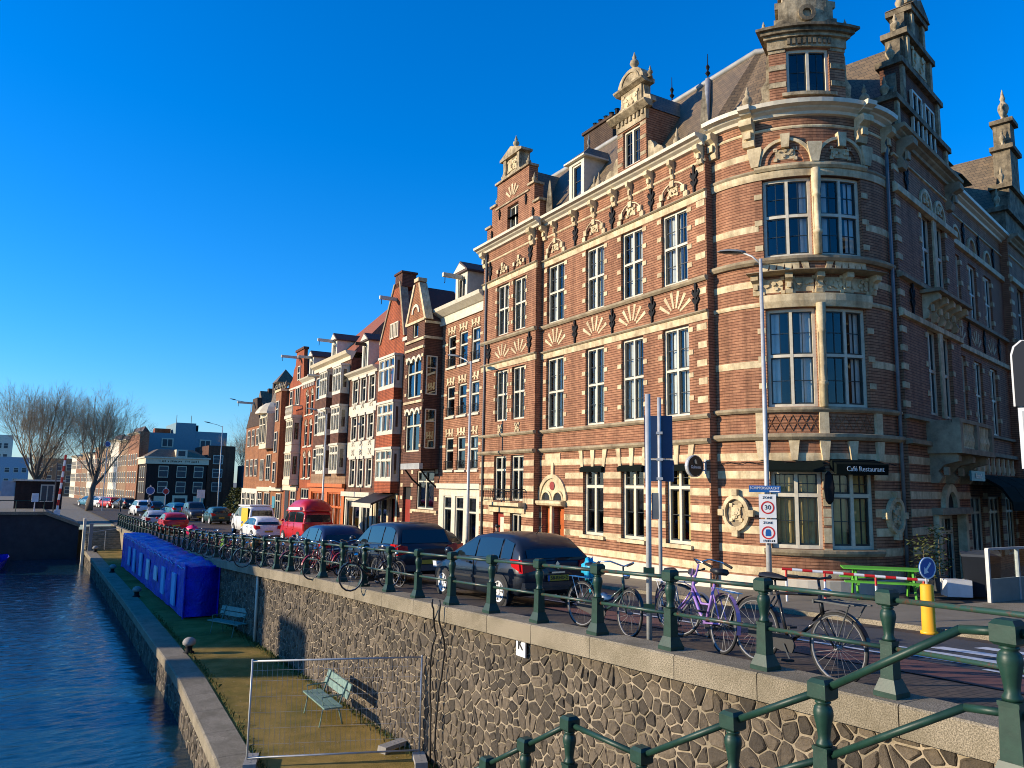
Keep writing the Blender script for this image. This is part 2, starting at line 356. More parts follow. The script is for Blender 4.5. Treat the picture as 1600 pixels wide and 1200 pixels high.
# ================================================================= SETTING
def grid_sheet(xs, ys, zf, mb=None, m=0):
    mb = mb or MB(); idx = [[mb.p(x, y, zf(x, y)) for y in ys] for x in xs]
    for k, (i, row) in enumerate([(i, r) for i, r in enumerate(idx)]):
        pass
    n0 = len(mb.v)-len(xs)*len(ys)
    for i, x in enumerate(xs):
        for j, y in enumerate(ys): mb.uv[n0+i*len(ys)+j] = (x, y)
    for i in range(len(xs)-1):
        for j in range(len(ys)-1): mb.face((idx[i][j], idx[i+1][j], idx[i+1][j+1], idx[i][j+1]), m)
    return mb
def rng(a, b, n): return [a+(b-a)*i/n for i in range(n+1)]
QX = lambda Y: lerp_tab([4, 10, 16.3, 24.2, 40, 64, 80], [2.4, 3.15, 3.75, 4.27, 4.55, 4.78, 4.85], Y)
def setting():
    xs = [-90, -30, -12]+rng(-5, 5.2, 72)+[8]; ys = [-60, 0, 8]+rng(12, 40, 250)+rng(40, 78, 200)[1:]+[120]
    def wz(x, y):
        if not (-4.9 < x < 5.1 and 12.1 < y < 77.9): return -.65
        return -.65+.016*noise.noise(Vector((x*1.5, y*3.2, 0)))+.021*noise.noise(Vector((x*3.0, y*5.6, 3)))+.012*noise.noise(Vector((x*4.5, y*7, 7)))
    struct('water', grid_sheet(xs, ys, wz), 'water', True)
    # wide ground: one sheet with the canal left out, reaching the horizon
    g = MB()
    for x0, x1, y0, y1, z in ((-3000, 3000, 79, 4000, 2.03), (60, 3000, -3000, 79, 2.03), (-3000, -26, -3000, 79, 2.03)):
        g.quad((x0, y0, z), (x1, y0, z), (x1, y1, z), (x0, y1, z))
    struct('ground', g, 'slab')
    # street
    ys = rng(-14, 60, 60)+rng(60, 145, 18)[1:]; xs = [7.7, 8.2, 8.8, 9.6, 10.5, 11.5, 12.5, 13.5, 14.5, 15.5, 17, 19, 22, 28, 40, 60]
    struct('street', grid_sheet(xs, ys, zs), 'road', True)
    # asphalt carriageway on the bridge approach with red cycle lane and markings
    a = grid_sheet(rng(10.2, 14.2, 8), rng(-14, 17, 30), lambda x, y: zs(x, y)+.006); struct('carriageway', a, 'asphalt', True)
    a = grid_sheet(rng(9.0, 10.15, 3), rng(-14, 13, 24), lambda x, y: zs(x, y)+.008); struct('cycle_lane', a, 'asphalt_red', True)
    m = MB()
    for (x0, x1, y0, y1) in ((10.25, 10.4, 6.5, 8.6), (10.25, 10.4, 3.4, 5.2), (11.2, 11.7, 4.6, 7.2), (12.2, 12.7, 4.4, 7.0), (10.6, 11.0, 2.2, 6.3), (13.2, 13.6, 4.2, 6.8), (10.25, 10.4, 10, 12), (10.25, 10.4, 13.2, 15)):
        n = 4
        for i in range(n):
            ya = y0+(y1-y0)*i/n; yb = y0+(y1-y0)*(i+1)/n
            m.quad((x0, ya, zs(x0, ya)+.014), (x1, ya, zs(x1, ya)+.014), (x1, yb, zs(x1, yb)+.014), (x0, yb, zs(x0, yb)+.014))
    struct('road_marking', m, 'marking')
    # pavement with kerb along the house fronts
    p = MB(lambda a, o, z: tuple(FP(a, o, z)))
    al = rng(-12, 72, 84)
    def pz(a, o):
        q = FP(a, o); return zs(q.x, q.y)+.1
    for i in range(len(al)-1):
        a0, a1 = al[i], al[i+1]
        for o0, o1 in ((-1, 2.1), ):
            p.quad((a0, o0, pz(a0, o0)), (a0, o1, pz(a0, o1)), (a1, o1, pz(a1, o1)), (a1, o0, pz(a1, o0)))
        p.quad((a0, 2.1, pz(a0, 2.1)-.003), (a0, 2.25, pz(a0, 2.25)-.003), (a1, 2.25, pz(a1, 2.25)-.003), (a1, 2.1, pz(a1, 2.1)-.003), 1)
        p.quad((a0, 2.25, pz(a0, 2.25)-.003), (a0, 2.25, pz(a0, 2.25)-.25), (a1, 2.25, pz(a1, 2.25)-.25), (a1, 2.25, pz(a1, 2.25)-.003), 1)
    struct('pavement', p, ['slab', 'granite'])
    # lower quay floor
    q = MB(); yy = rng(-6, 72, 52)
    for y0, y1 in zip(yy, yy[1:]): q.quad((QX(y0)+.3, y0, .5), (7.6, y0, .5), (7.6, y1, .5), (QX(y1)+.3, y1, .5))
    struct('quay_floor', q, 'quay_floor')
    # bridge deck under the photographer and the landing of the stair
    d = MB(); d.box(-26, 5.0, -9, 0.6, 2.9, 4.3); d.box(5.0, 7.7, -9, 2.75, 3.2, 4.08); struct('bridge_deck', d, 'granite')
    l = MB(); l.box(-60, -26, -60, 79, -3, 2.2); struct('left_bank', l, 'concrete')
setting()
# ----------------------------------------------------------------- rubble walls
def clip(poly, px, py, nx, ny):
    out = []
    for i in range(len(poly)):
        a, b = poly[i], poly[(i+1) % len(poly)]
        da = (a[0]-px)*nx+(a[1]-py)*ny; db = (b[0]-px)*nx+(b[1]-py)*ny
        if da <= 0: out.append(a)
        if da*db < 0: t = da/(da-db); out.append((a[0]+(b[0]-a[0])*t, a[1]+(b[1]-a[1])*t))
    return out
def cells(u0, u1, v0, vtop, su, sv, gap, seed):
    rnd = random.Random(seed); G = {}
    nu = int((u1-u0)/su); nv = int((max(vtop(u0), vtop(u1))-v0)/sv)+2
    for i in range(nu+1):
        for j in range(-1, nv+1):
            G[i, j] = (u0+(i+.5*(j % 2))*su+rnd.uniform(-.47, .47)*su, v0+(j+.4)*sv+rnd.uniform(-.47, .47)*sv)
    for k in list(G):
        if rnd.random() < .2: del G[k]
    out = []
    for (i, j), (x, y) in G.items():
        vt = vtop(x); gap_ = gap*rnd.uniform(.55, 1.5)
        if y > vt+.1 or y < v0-.1: continue
        P = [(x-1.6*su, y-1.6*sv), (x+1.6*su, y-1.6*sv), (x+1.6*su, y+1.6*sv), (x-1.6*su, y+1.6*sv)]
        for di in range(-3, 4):
            for dj in range(-3, 4):
                if (di or dj) and (i+di, j+dj) in G:
                    qx, qy = G[i+di, j+dj]; dx, dy = qx-x, qy-y; L = math.hypot(dx, dy) or 1
                    P = clip(P, (x+qx)/2-dx/L*gap_, (y+qy)/2-dy/L*gap_, dx, dy)
                    if len(P) < 3: break
            if len(P) < 3: break
        if len(P) < 3: continue
        P = clip(P, 0, v0+.01, 0, -1)
        if len(P) < 3: continue
        P = clip(P, x, vt-.015, 0, 1)
        if len(P) < 3: continue
        cx = sum(p[0] for p in P)/len(P); cy = sum(p[1] for p in P)/len(P)
        # round the corners off by one chaikin step
        Q = []
        for k in range(len(P)):
            a, b = P[k], P[(k+1) % len(P)]
            if math.hypot(a[0]-b[0], a[1]-b[1]) < .02: continue
            Q += [(a[0]*.87+b[0]*.13, a[1]*.87+b[1]*.13), (a[0]*.13+b[0]*.87, a[1]*.13+b[1]*.87)]
        if len(Q) < 5: continue
        if max(abs(q[0]-cx) for q in Q) < .03 or max(abs(q[1]-cy) for q in Q) < .03: continue
        out.append((cx, cy, Q))
    return out
def stone(mb, cx, cy, Q, face, rnd, hi):
    """face(u, depth, v) -> (a,o,z) ; one stone proud of the mortar"""
    mb.cur = rnd.random(); tu, tv = rnd.uniform(-.05, .05), rnd.uniform(-.06, .06); h = hi*rnd.uniform(.7, 1.25)
    A = [mb.p(*face(u, 0, v)) for u, v in Q]
    B = [mb.p(*face(cx+(u-cx)*.96, h*.55, cy+(v-cy)*.96)) for u, v in Q]
    C = [mb.p(*face(cx+(u-cx)*.82, h+tu*(u-cx)+tv*(v-cy)+rnd.uniform(-.011, .011), cy+(v-cy)*.82)) for u, v in Q]
    n = len(Q)
    for k in range(n):
        j = (k+1) % n; mb.face((A[k], A[j], B[j], B[k])); mb.face((B[k], B[j], C[j], C[k]))
    mb.face(C)
def cope_block(y0, y1, x0, x1, ztop, h, rnd, bev=.02):
    mb = MB(); mb.cur = rnd.random(); e = .006; y0 += e; y1 -= e
    za, zb = ztop(y0), ztop(y1)
    ring = []
    for y, zt in ((y0, za), (y1, zb)):
        ring.append([mb.p(x, y, z) for x, z in ((x0, zt-h), (x0, zt-bev), (x0+bev, zt), (x1, zt), (x1, zt-h))])
    for k in range(5): mb.face((ring[0][k], ring[0][(k+1) % 5], ring[1][(k+1) % 5], ring[1][k]))
    mb.face(ring[0]); mb.face(ring[1][::-1]); return mb
def quay_wall():
    rnd = random.Random(3)
    root = thing('quay_wall', (7.5, 2.8, .5), 0, 'tall rubble stone quay wall with pale mortar and granite coping under the green railing', 'wall', off=(-7.5, -2.8, -.5))
    b = MB(); yy = rng(2.75, 78, 60)
    for y0, y1 in zip(yy, yy[1:]):
        b.quad((7.42, y0, .3), (7.42, y1, .3), (7.42, y1, hcap(y1)-.28), (7.42, y0, hcap(y0)-.28))
    b.box(7.42, 7.7, 2.75, 2.8, .3, 3.7); part(root, b, 'mortar_bed', 'mortar')
    cs = cells(2.85, 58, .5, lambda u: hcap(u)-.33, .165, .185, .0095, 11)
    cs.sort(key=lambda c: (c[0]**2+55+(c[1]-6)**2)+(1e6 if c[0] > 35 else 0))
    face = lambda u, d, v: (7.421-d, u, v)
    far = MB(); off = OFF[root.name]
    for k, (cx, cy, Q) in enumerate(cs):
        if k < 290:
            mb = MB(); stone(mb, cx, cy, Q, face, rnd, .027); part(root, mb, 'stone', 'rubble')
        else: stone(far, cx, cy, Q, face, rnd, .02)
    o = part(root, far, 'far_stones', 'rubble'); o['kind'] = 'stuff'
    y = 2.76
    while y < 76:
        L = rnd.uniform(1.3, 1.75); part(root, cope_block(y, y+L, 7.2, 7.72, hcap, .3, rnd), 'coping_stone', 'granite'); y += L
    s = MB(); s.tube([(7.33, 27.9, 2.95), (7.33, 27.9, .55)], .05, 8); part(root, s, 'drain_pipe', 'stucco', True)
    pl = MB(); pl.box(7.335, 7.36, 11.02, 11.3, 3.18, 3.56); k = pl.build('letter_plate', 'white'); k.location = (0, 0, 0)
    tag(k, 'small white plate with a black letter K on the quay wall', 'plate'); put_text(k, 'K', .26, 'black', (7.328, 11.16, 3.37), (rad(90), 0, rad(-90)))
    cb = MB()
    for dx, pts in ((0, [(7.1, 13.99, 3.76), (7.12, 13.99, 3.6), (7.3, 14.2, 3.0), (7.28, 14.4, 2.45), (7.3, 14.34, 1.6), (7.3, 14.3, .6)]), (1, [(7.1, 13.7, 3.77), (7.13, 13.72, 3.4), (7.3, 13.8, 2.8), (7.3, 14.0, 2.0), (7.3, 14.1, 1.0), (7.3, 14.12, .55)])):
        sm = []
        for a, c in zip(pts, pts[1:]):
            for t in (0, .33, .66): sm.append([a[i]*(1-t)+c[i]*t+random.uniform(-.02, .02) for i in range(3)])
        cb.tube(sm+[pts[-1]], .018, 6)
    tag(cb.build('cable', 'black', None, True), 'two black cables hanging down the rubble quay wall behind the wire fence', 'cable')
quay_wall()
def canal_edge():
    rnd = random.Random(5)
    root = thing('canal_edge_wall', (4, 16, -.65), 0, 'low rubble stone canal edge with a wide granite coping beside the water', 'wall', off=(-4, -16, .65))
    b = MB(); yy = rng(-6, 70, 60)
    for y0, y1 in zip(yy, yy[1:]): b.quad((QX(y0)+.06, y0, -2), (QX(y1)+.06, y1, -2), (QX(y1)+.06, y1, .35), (QX(y0)+.06, y0, .35))
    b.quad((QX(70)+.06, 70, -2), (7.6, 70, -2), (7.6, 70, .5), (QX(70)+.06, 70, .5)); part(root, b, 'mortar_bed', 'mortar_wet')
    far = MB(); face = lambda u, d, v: (QX(u)+.061-d, u, v)
    for cx, cy, Q in cells(9, 69.5, -.9, lambda u: .24, .24, .24, .016, 23): stone(far, cx, cy, Q, face, rnd, .02)
    part(root, far, 'rubble_stones', 'rubble')['kind'] = 'stuff'
    y = -4
    while y < 69:
        L = min(rnd.uniform(1.5, 1.9), 70-y); mb = MB(); mb.cur = rnd.random(); r = []
        for yy_ in (y+.006, y+L-.006):
            q = QX(yy_); r.append([mb.p(x, yy_, z) for x, z in ((q-.02, .24), (q-.02, .5), (q+.02, .525), (q+.68, .525), (q+.68, .24))])
        for k in range(5): mb.face((r[0][k], r[0][(k+1) % 5], r[1][(k+1) % 5], r[1][k]))
        mb.face(r[0]); mb.face(r[1][::-1]); part(root, mb, 'coping_stone', 'granite'); y += L
    part(root, MB().box(4.6, 4.78, 69.6, 70.2, -.65, 3.0), 'corner_pier', 'stucco')
canal_edge()
# ----------------------------------------------------------------- railings
def post_mesh(name='post'):
    b = MB(); 
    def frus(z0, z1, a, c): 
        q0 = [b.p(x*a, y*a, z0) for x, y in ((-1, -1), (1, -1), (1, 1), (-1, 1))]; q1 = [b.p(x*c, y*c, z1) for x, y in ((-1, -1), (1, -1), (1, 1), (-1, 1))]
        for k in range(4): b.face((q0[k], q0[(k+1) % 4], q1[(k+1) % 4], q1[k]))
        b.face(q0[::-1]); b.face(q1)
    frus(0, .05, .12, .12); frus(.05, .17, .115, .075); frus(.17, .5, .068, .06); frus(.5, .53, .066, .066)
    f0 = len(b.f); b.lathe([(.05, .53), (.062, .54), (.06, .555), (.045, .58), (.05, .63), (.06, .69), (.075, .76), (.073, .79), (.066, .82), (.045, .84), (.06, .85), (.058, .86), (.05, .87)], (0, 0, 0), 18, caps=False); f1 = len(b.f)
    frus(.87, .89, .06, .08); frus(.89, 1.0, .08, .08); frus(1.0, 1.03, .08, .055)
    me = b.mesh(name, 'green_rail')
    for i in range(f0, f1): me.polygons[i].use_smooth = True
    return me
POST = post_mesh()
def street_railing():
    root = thing('quay_railing', (7.45, 4.65, hcap(4.65)), 0, 'long dark green iron railing with turned posts along the street above the quay wall', 'railing')
    L = Vector(root.location); y = 4.65
    ys = []
    while y < 74: ys.append(y); y += 1.535
    for y in ys: obj('post', POST, root, Vector((7.45, y, hcap(y)))-L)
    yr = [1.2]+ys
    for hgt, r in ((.93, .028), (.46, .024)):
        for a, c in zip(yr, yr[1:]):
            t = MB(); t.tube([Vector((7.45, a, hcap(a)+hgt))-L, Vector((7.45, c, hcap(c)+hgt))-L], r, 8); obj('rail', t.mesh('rail', 'rail_bar', True), root, (0, 0, 0))
street_railing()
def weeds():
    rnd = random.Random(12); g = MB(); lf = MB()
    for i in range(2600):
        y = rnd.uniform(13, 36); e = abs(rnd.gauss(0, .11)); x = 7.4-e if rnd.random() < .72 else QX(y)+.72+e*.7; h = rnd.uniform(.02, .11)*(1.8 if rnd.random() < .06 else 1); a = rnd.random()*6.28; w = .008
        g.quad((x-w*math.cos(a), y-w*math.sin(a), .5), (x+w*math.cos(a), y+w*math.sin(a), .5), (x+w*.3+rnd.gauss(0, .02), y+rnd.gauss(0, .02), .5+h), (x-w*.3, y, .5+h*.9))
    tag(g.build('grass_tufts', 'grass'), 'short weeds along the foot of the quay wall and coping', 'grass', kind='stuff')
    for i in range(420):
        y = rnd.uniform(13, 34); x = rnd.uniform(QX(y)+.75, 7.3); a = rnd.random()*6.28; s = rnd.uniform(.012, .035); c, d = math.cos(a)*s, math.sin(a)*s; lf.quad((x-c, y-d, .508), (x+d*.6, y-c*.6, .512), (x+c, y+d, .51), (x-d*.6, y+c*.6, .516))
    tag(lf.build('leaf_litter', 'twig'), 'small dry leaves scattered on the quay floor', 'leaves', kind='stuff')
weeds()
def stair():
    root = thing('stair_railing', (5.4, 2.56, 4.08), 0, 'green iron handrail with turned posts running down the quay stair in the foreground', 'railing')
    L = Vector(root.location)
    pts = [(2.56, 5.2), (3.94, 4.55), (4.85, 4.09), (6.02, 3.47), (7.2, 3.47), (8.07, 3.0), (8.95, 2.53), (10.3, 1.83)]
    for y, z in pts: obj('post', POST, root, Vector((5.4, y, z-1.02))-L)
    path = [(.8, 5.13), (2.56, 5.13), (2.86, 5.1)]+[(y, z-.08) for y, z in pts[1:]]
    for dz, r in ((0, .03), (-.5, .027)):
        for (a, za), (c, zc) in zip(path, path[1:]):
            t = MB(); t.tube([Vector((5.4, a, za+dz))-L, Vector((5.4, c, zc+dz))-L], r, 8); obj('rail', t.mesh('rail', 'green_rail', True), root, (0, 0, 0))
    st = thing('quay_stair', (6.4, 2.8, .5), 0, 'granite stair with a landing descending from the street to the lower quay', 'stairs', off=(-6.4, -2.8, -.5))
    y, z = 2.76, 4.05
    def run(y, z, n, dy, dz):
        for i in range(n):
            z -= dz; part(st, MB().box(5.2, 7.34, y, y+dy+.02, z-.25, z), 'step', 'granite'); y += dy
        return y, z
    y, z = run(y, z, 9, .36, .178); part(st, MB().box(5.2, 7.34, y, 7.25, z-.25, z), 'landing', 'granite'); y, z = run(7.25, z, 10, .36, .19)
stair()
# ================================================================= BUILDING KIT
def blk(root, M, a0, a1, o0, o1, z0, z1, name, mat, n=1): return part(root, MB(M).box(a0, a1, o0, o1, z0, z1, 0, n), name, mat)
def wall(M, a0, a1, z0, z1, holes, o=0.0, rev=.22, step=None, m=0, mrev=None):
    mb = MB(M); A = {round(a0, 4), round(a1, 4)}; Z = {round(z0, 4), round(z1, 4)}
    for h in holes:
        for x in h[:2]:
            if a0 < x < a1: A.add(round(x, 4))
        for x in h[2:4]:
            if z0 < x < z1: Z.add(round(x, 4))
    A = sorted(A); Z = sorted(Z)
    if step:
        B = []
        for x, y in zip(A, A[1:]):
            k = max(1, int(math.ceil((y-x)/step))); B += [x+(y-x)*i/k for i in range(k)]
        A = B+[A[-1]]
    ins = lambda x, y: any(h[0]-1e-3 < x < h[1]+1e-3 and h[2]-1e-3 < y < h[3]+1e-3 for h in holes)
    for x0, x1 in zip(A, A[1:]):
        for y0, y1 in zip(Z, Z[1:]):
            if not ins((x0+x1)/2, (y0+y1)/2): mb.quad((x0, o, y0), (x1, o, y0), (x1, o, y1), (x0, o, y1), m)
    mr = m if mrev is None else mrev
    for h in holes:
        x0, x1, y0, y1 = h[:4]; k = 1 if not step else max(1, int((x1-x0)/step)+1)
        mb.quad((x0, o, y0), (x0, o-rev, y0), (x0, o-rev, y1), (x0, o, y1), mr); mb.quad((x1, o, y0), (x1, o, y1), (x1, o-rev, y1), (x1, o-rev, y0), mr)
        for i in range(k):
            u, v = x0+(x1-x0)*i/k, x0+(x1-x0)*(i+1)/k
            mb.quad((u, o, y0), (v, o, y0), (v, o-rev, y0), (u, o-rev, y0), mr); mb.quad((u, o, y1), (u, o-rev, y1), (v, o-rev, y1), (v, o, y1), mr)
    return mb
def win_parts(M, a0, z0, o, w, h, cols, tr, bars, fw, n=1, curtain=None, room_shade=True, seed=0, sashw=.035, e=.12, d=.9):
    """frame, sash bars, list of panes, curtain/room"""
    rnd = random.Random(seed)
    fr, sa, cu, panes = MB(M), MB(M), MB(M), []
    fr.box(a0, a0+fw, o-.09, o, z0, z0+h); fr.box(a0+w-fw, a0+w, o-.09, o, z0, z0+h)
    fr.box(a0+fw, a0+w-fw, o-.09, o-.002, z0, z0+fw, 0, n); fr.box(a0+fw, a0+w-fw, o-.09, o-.002, z0+h-fw, z0+h, 0, n)
    xs = [a0+fw+(w-2*fw)*i/cols for i in range(cols+1)]; zz = [z0+fw]+[z0+h*t for t in tr]+[z0+h-fw]
    for x in xs[1:-1]: fr.box(x-fw/2, x+fw/2, o-.09, o+.004, z0+fw, z0+h-fw)
    for z in zz[1:-1]: fr.box(a0+fw, a0+w-fw, o-.09, o+.001, z-fw/2, z+fw/2, 0, n)
    s = sashw
    for i in range(cols):
        for j in range(len(zz)-1):
            x0, x1 = xs[i]+(fw/2 if i else 0), xs[i+1]-(fw/2 if i < cols-1 else 0)
            y0, y1 = zz[j]+(fw/2 if j else 0), zz[j+1]-(fw/2 if j < len(zz)-2 else 0)
            if s > 0:
                sa.box(x0, x0+s, o-.1, o-.045, y0, y1); sa.box(x1-s, x1, o-.1, o-.045, y0, y1); sa.box(x0+s, x1-s, o-.1, o-.047, y0, y0+s*1.3, 0, n); sa.box(x0+s, x1-s, o-.1, o-.047, y1-s, y1, 0, n)
                for k in range(bars[0]): x = x0+(x1-x0)*(k+1)/(bars[0]+1); sa.box(x-.011, x+.011, o-.09, o-.05, y0+s, y1-s)
                for k in range(bars[1]): y = y0+(y1-y0)*(k+1)/(bars[1]+1); sa.box(x0+s, x1-s, o-.09, o-.052, y-.011, y+.011, 0, n)
            p = MB(M)
            for k in range(n): u, v = x0+(x1-x0)*k/n, x0+(x1-x0)*(k+1)/n; p.quad((u, o-.072, y0), (v, o-.072, y0), (v, o-.072, y1), (u, o-.072, y1))
            panes.append(p)
    if room_shade:
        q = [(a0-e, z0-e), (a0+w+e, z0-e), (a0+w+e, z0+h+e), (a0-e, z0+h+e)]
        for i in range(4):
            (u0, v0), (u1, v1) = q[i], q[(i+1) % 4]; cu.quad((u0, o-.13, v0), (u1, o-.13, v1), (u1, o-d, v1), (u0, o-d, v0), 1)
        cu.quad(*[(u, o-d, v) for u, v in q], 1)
    if curtain:
        for (f0, f1) in curtain:
            k = max(4, int((f1-f0)*w/.07)); x0, x1 = a0+w*f0, a0+w*f1
            P = [(x0+(x1-x0)*i/k, o-.19+.035*math.sin(i*2.1+rnd.random())) for i in range(k+1)]
            for (u0, y0), (u1, y1) in zip(P, P[1:]): cu.quad((u0, y0, z0+.05), (u1, y1, z0+.05), (u1, y1, z0+h-.05), (u0, y0, z0+h-.05), 0)
    return fr, sa, panes, cu
WC = {}
def window(root, a, o, z, w, h, cols=2, tr=(.52,), bars=(1, 1), fw=.075, frame='white_paint', sash='dark_sash', curtain=None, cmat='curtain', rotz=0, name='window', sashw=.035, flush=False, e=.12, d=.9):
    key = (round(w, 3), round(h, 3), cols, tr, bars, fw, frame, sash, str(curtain), cmat, sashw, flush, e, d)
    if key not in WC:
        fr, sa, pn, cu = win_parts(ident, 0, 0, 0, w, h, cols, tr, bars, fw, 1, None if flush else curtain, not flush, sashw=sashw, e=e, d=d)
        if flush: cu.quad((.02, -.084, .02), (w-.02, -.084, .02), (w-.02, -.084, h-.02), (.02, -.084, h-.02), 1 if not curtain else 0)
        WC[key] = (fr.mesh('window', frame), sa.mesh('sash', sash) if sa.f else None, [p.mesh('pane', 'glass') for p in pn], cu.mesh('interior', [cmat, 'room']))
    f, s, ps, c = WC[key]; x = OFF[root.name]
    if flush: a, o = a-math.sin(rotz)*.07, o+math.cos(rotz)*.07
    W = obj(name, f, root, (a+x[0], o+x[1], z+x[2]), rotz)
    if s: obj('sash', s, W, (0, 0, 0))
    for p in ps: obj('pane', p, W, (0, 0, 0))
    obj('curtain' if curtain else 'interior', c, W, (0, 0, 0)); return W
def fwin(*a, **k): return window(*a, flush=True, **k)
def window_m(root, M, a0, a1, z0, z1, o, n=3, cols=2, tr=(.52,), bars=(1, 1), fw=.085, frame='white_paint', sash='dark_sash', curtain=None, cmat='curtain', seed=1):
    fr, sa, pn, cu = win_parts(M, a0, z0, o, a1-a0, z1-z0, cols, tr, bars, fw, n, curtain, True, seed)
    W = part(root, fr, 'window', frame); obj('sash', sa.mesh('sash', sash), W, (0, 0, 0))
    for p in pn: obj('pane', p.mesh('pane', 'glass'), W, (0, 0, 0))
    obj('curtain' if curtain else 'interior', cu.mesh('interior', [cmat, 'room']), W, (0, 0, 0)); return W
def anchor(root, M, a, zc, o, s=1.0):
    b = MB(M); b.box(a-.035*s, a+.035*s, o, o+.06, zc-.42*s, zc+.4*s)
    for k, (dz, w, hh) in enumerate(((.16, .17, .2), (-.08, .15, .16))):
        for sg in (-1, 1):
            b.prism([(a+sg*.03*s, zc+(dz-hh)*s), (a+sg*w*.6*s, zc+(dz-hh*.55)*s), (a+sg*w*s, zc+dz*s), (a+sg*w*.75*s, zc+(dz+hh*.6)*s), (a+sg*w*.5*s, zc+(dz+.02)*s), (a+sg*.03*s, zc+(dz-.04)*s)], o+.012, o+.055)
    b.prism([(a-.06*s, zc+.36*s), (a, zc+.26*s), (a+.06*s, zc+.36*s), (a, zc+.5*s)], o+.01, o+.065)
    b.prism([(a-.05*s, zc-.34*s), (a, zc-.52*s), (a+.05*s, zc-.34*s)], o+.01, o+.05)
    return part(root, b, 'wall_anchor', 'iron')
def fan(root, M, a, z, r0, r1, o, n=5, spread=62, w0=.06, w1=.125, clipz=None):
    for k in range(n):
        t = rad(90-spread+2*spread*k/(n-1)); c, s = math.cos(t), math.sin(t)
        P = [(a+c*r0-s*w0/2, z+s*r0+c*w0/2), (a+c*r0+s*w0/2, z+s*r0-c*w0/2), (a+c*r1+s*w1/2, z+s*r1-c*w1/2), (a+c*r1-s*w1/2, z+s*r1+c*w1/2)]
        P = [(x, max(y, z+.005)) for x, y in P]
        part(root, MB(M).prism(P, o-.02, o+.014), 'voussoir', 'stone_cream')
def bracket(root, M, a, w, z0, z1, o, d, mat='stone_cream', name='bracket'):
    h = z1-z0
    prof = [(o, z0), (o+d*.3, z0+h*.02), (o+d*.42, z0+h*.2), (o+d*.28, z0+h*.4), (o+d*.5, z0+h*.62), (o+d, z0+h*.74), (o+d*1.02, z0+h*.9), (o+d*.94, z1), (o, z1)]
    b = MB(M).prism(prof, a-w/2, a+w/2, 0, 'a'); b.box(a-w*.3, a+w*.3, o+d*.45, o+d*.62, z0+h*.28, z0+h*.55); return part(root, b, name, mat)
def shield(root, M, a, z, w, h, o, mat='stone_cream'):
    b = MB(M); b.box(a-w/2, a+w/2, o, o+.03, z, z+h); rnd = random.Random(int(a*100+z*10))
    for k in range(9):
        x, y, r = a+rnd.uniform(-.42, .42)*w, z+rnd.uniform(.15, .85)*h, rnd.uniform(.1, .2)*h
        b.prism([(x-r, y), (x-r*.3, y-r), (x+r, y-r*.4), (x+r*.8, y+r*.7), (x-r*.2, y+r)], o+.03, o+.05+.04*rnd.random())
    for sx in (-1, 1):
        for zz in (0, h): b.box(a+sx*w/2-.05, a+sx*w/2+.05, o, o+.05, z+zz-.05, z+zz+.05)
    return part(root, b, 'relief_panel', mat)
def finial(root, M, a, o, z, h, r=.16, mat='stone_weather', name='finial'):
    b = MB(M); P = [(.9, 0), (.9, .08), (.5, .12), (.42, .2), (.75, .3), (1.0, .42), (.9, .52), (.45, .62), (.35, .66), (.5, .72), (.28, .84), (.08, 1.0)]
    b.lathe([(r*x, h*y) for x, y in P], (a, o, z), 9); return part(root, b, name, mat, True)
def cornice(root, M, a0, a1, z, o, mat='white_paint', prof=None, n=1, name='cornice'):
    prof = prof or [(0, 0), (.1, .02), (.13, .1), (.24, .16), (.27, .2), (.4, .24), (.42, .34), (.38, .36), (0, .37)]
    b = MB(M)
    for i in range(n): b.prism([(o+x, z+y) for x, y in prof], a0+(a1-a0)*i/n, a0+(a1-a0)*(i+1)/n, 0, 'a')
    return part(root, b, name, mat)
# ================================================================= CORNER BUILDING
RC = 3.25; K = RC*math.pi/180
def ARC(a, o, z):
    t = a/RC; return (-.05-(RC+o)*math.sin(t), -3.55+(RC+o)*math.cos(t), z)
_e = (-.05-RC*math.sin(rad(105)), -3.55+RC*math.cos(rad(105))); _tx, _ty = -math.cos(rad(105)), -math.sin(rad(105)); _nx, _ny = -math.sin(rad(105)), math.cos(rad(105))
def SIDE(t, o, z): return (_e[0]+t*_tx+o*_nx, _e[1]+t*_ty+o*_ny, z)
SROT = math.atan2(-_ty, -_tx)
BASE = 2.55
def bands(root, M, spans, zs_, h=.22, o=.0, pr=.014, step=None, mat='stone_cream'):
    for z in zs_:
        for a0, a1 in spans(z): blk(root, M, a0, a1, o-.04, o+pr, z-h, z, 'stone_band', mat, 1 if not step else max(1, int((a1-a0)/step)))
GB = (7.06, 6.55, 6.04, 5.53, 5.0, 4.45, 3.87)
def cut(a0, a1, holes):
    return lambda z: [s for s in _cut(a0, a1, [h for h in holes if h[2] < z-.02 and h[3] > z-.2]) if s[1]-s[0] > .05]
def _cut(a0, a1, hs):
    out = []; x = a0
    for h in sorted(hs):
        if h[0] > x: out.append((x, h[0]))
        x = max(x, h[1])
    if x < a1: out.append((x, a1))
    return out
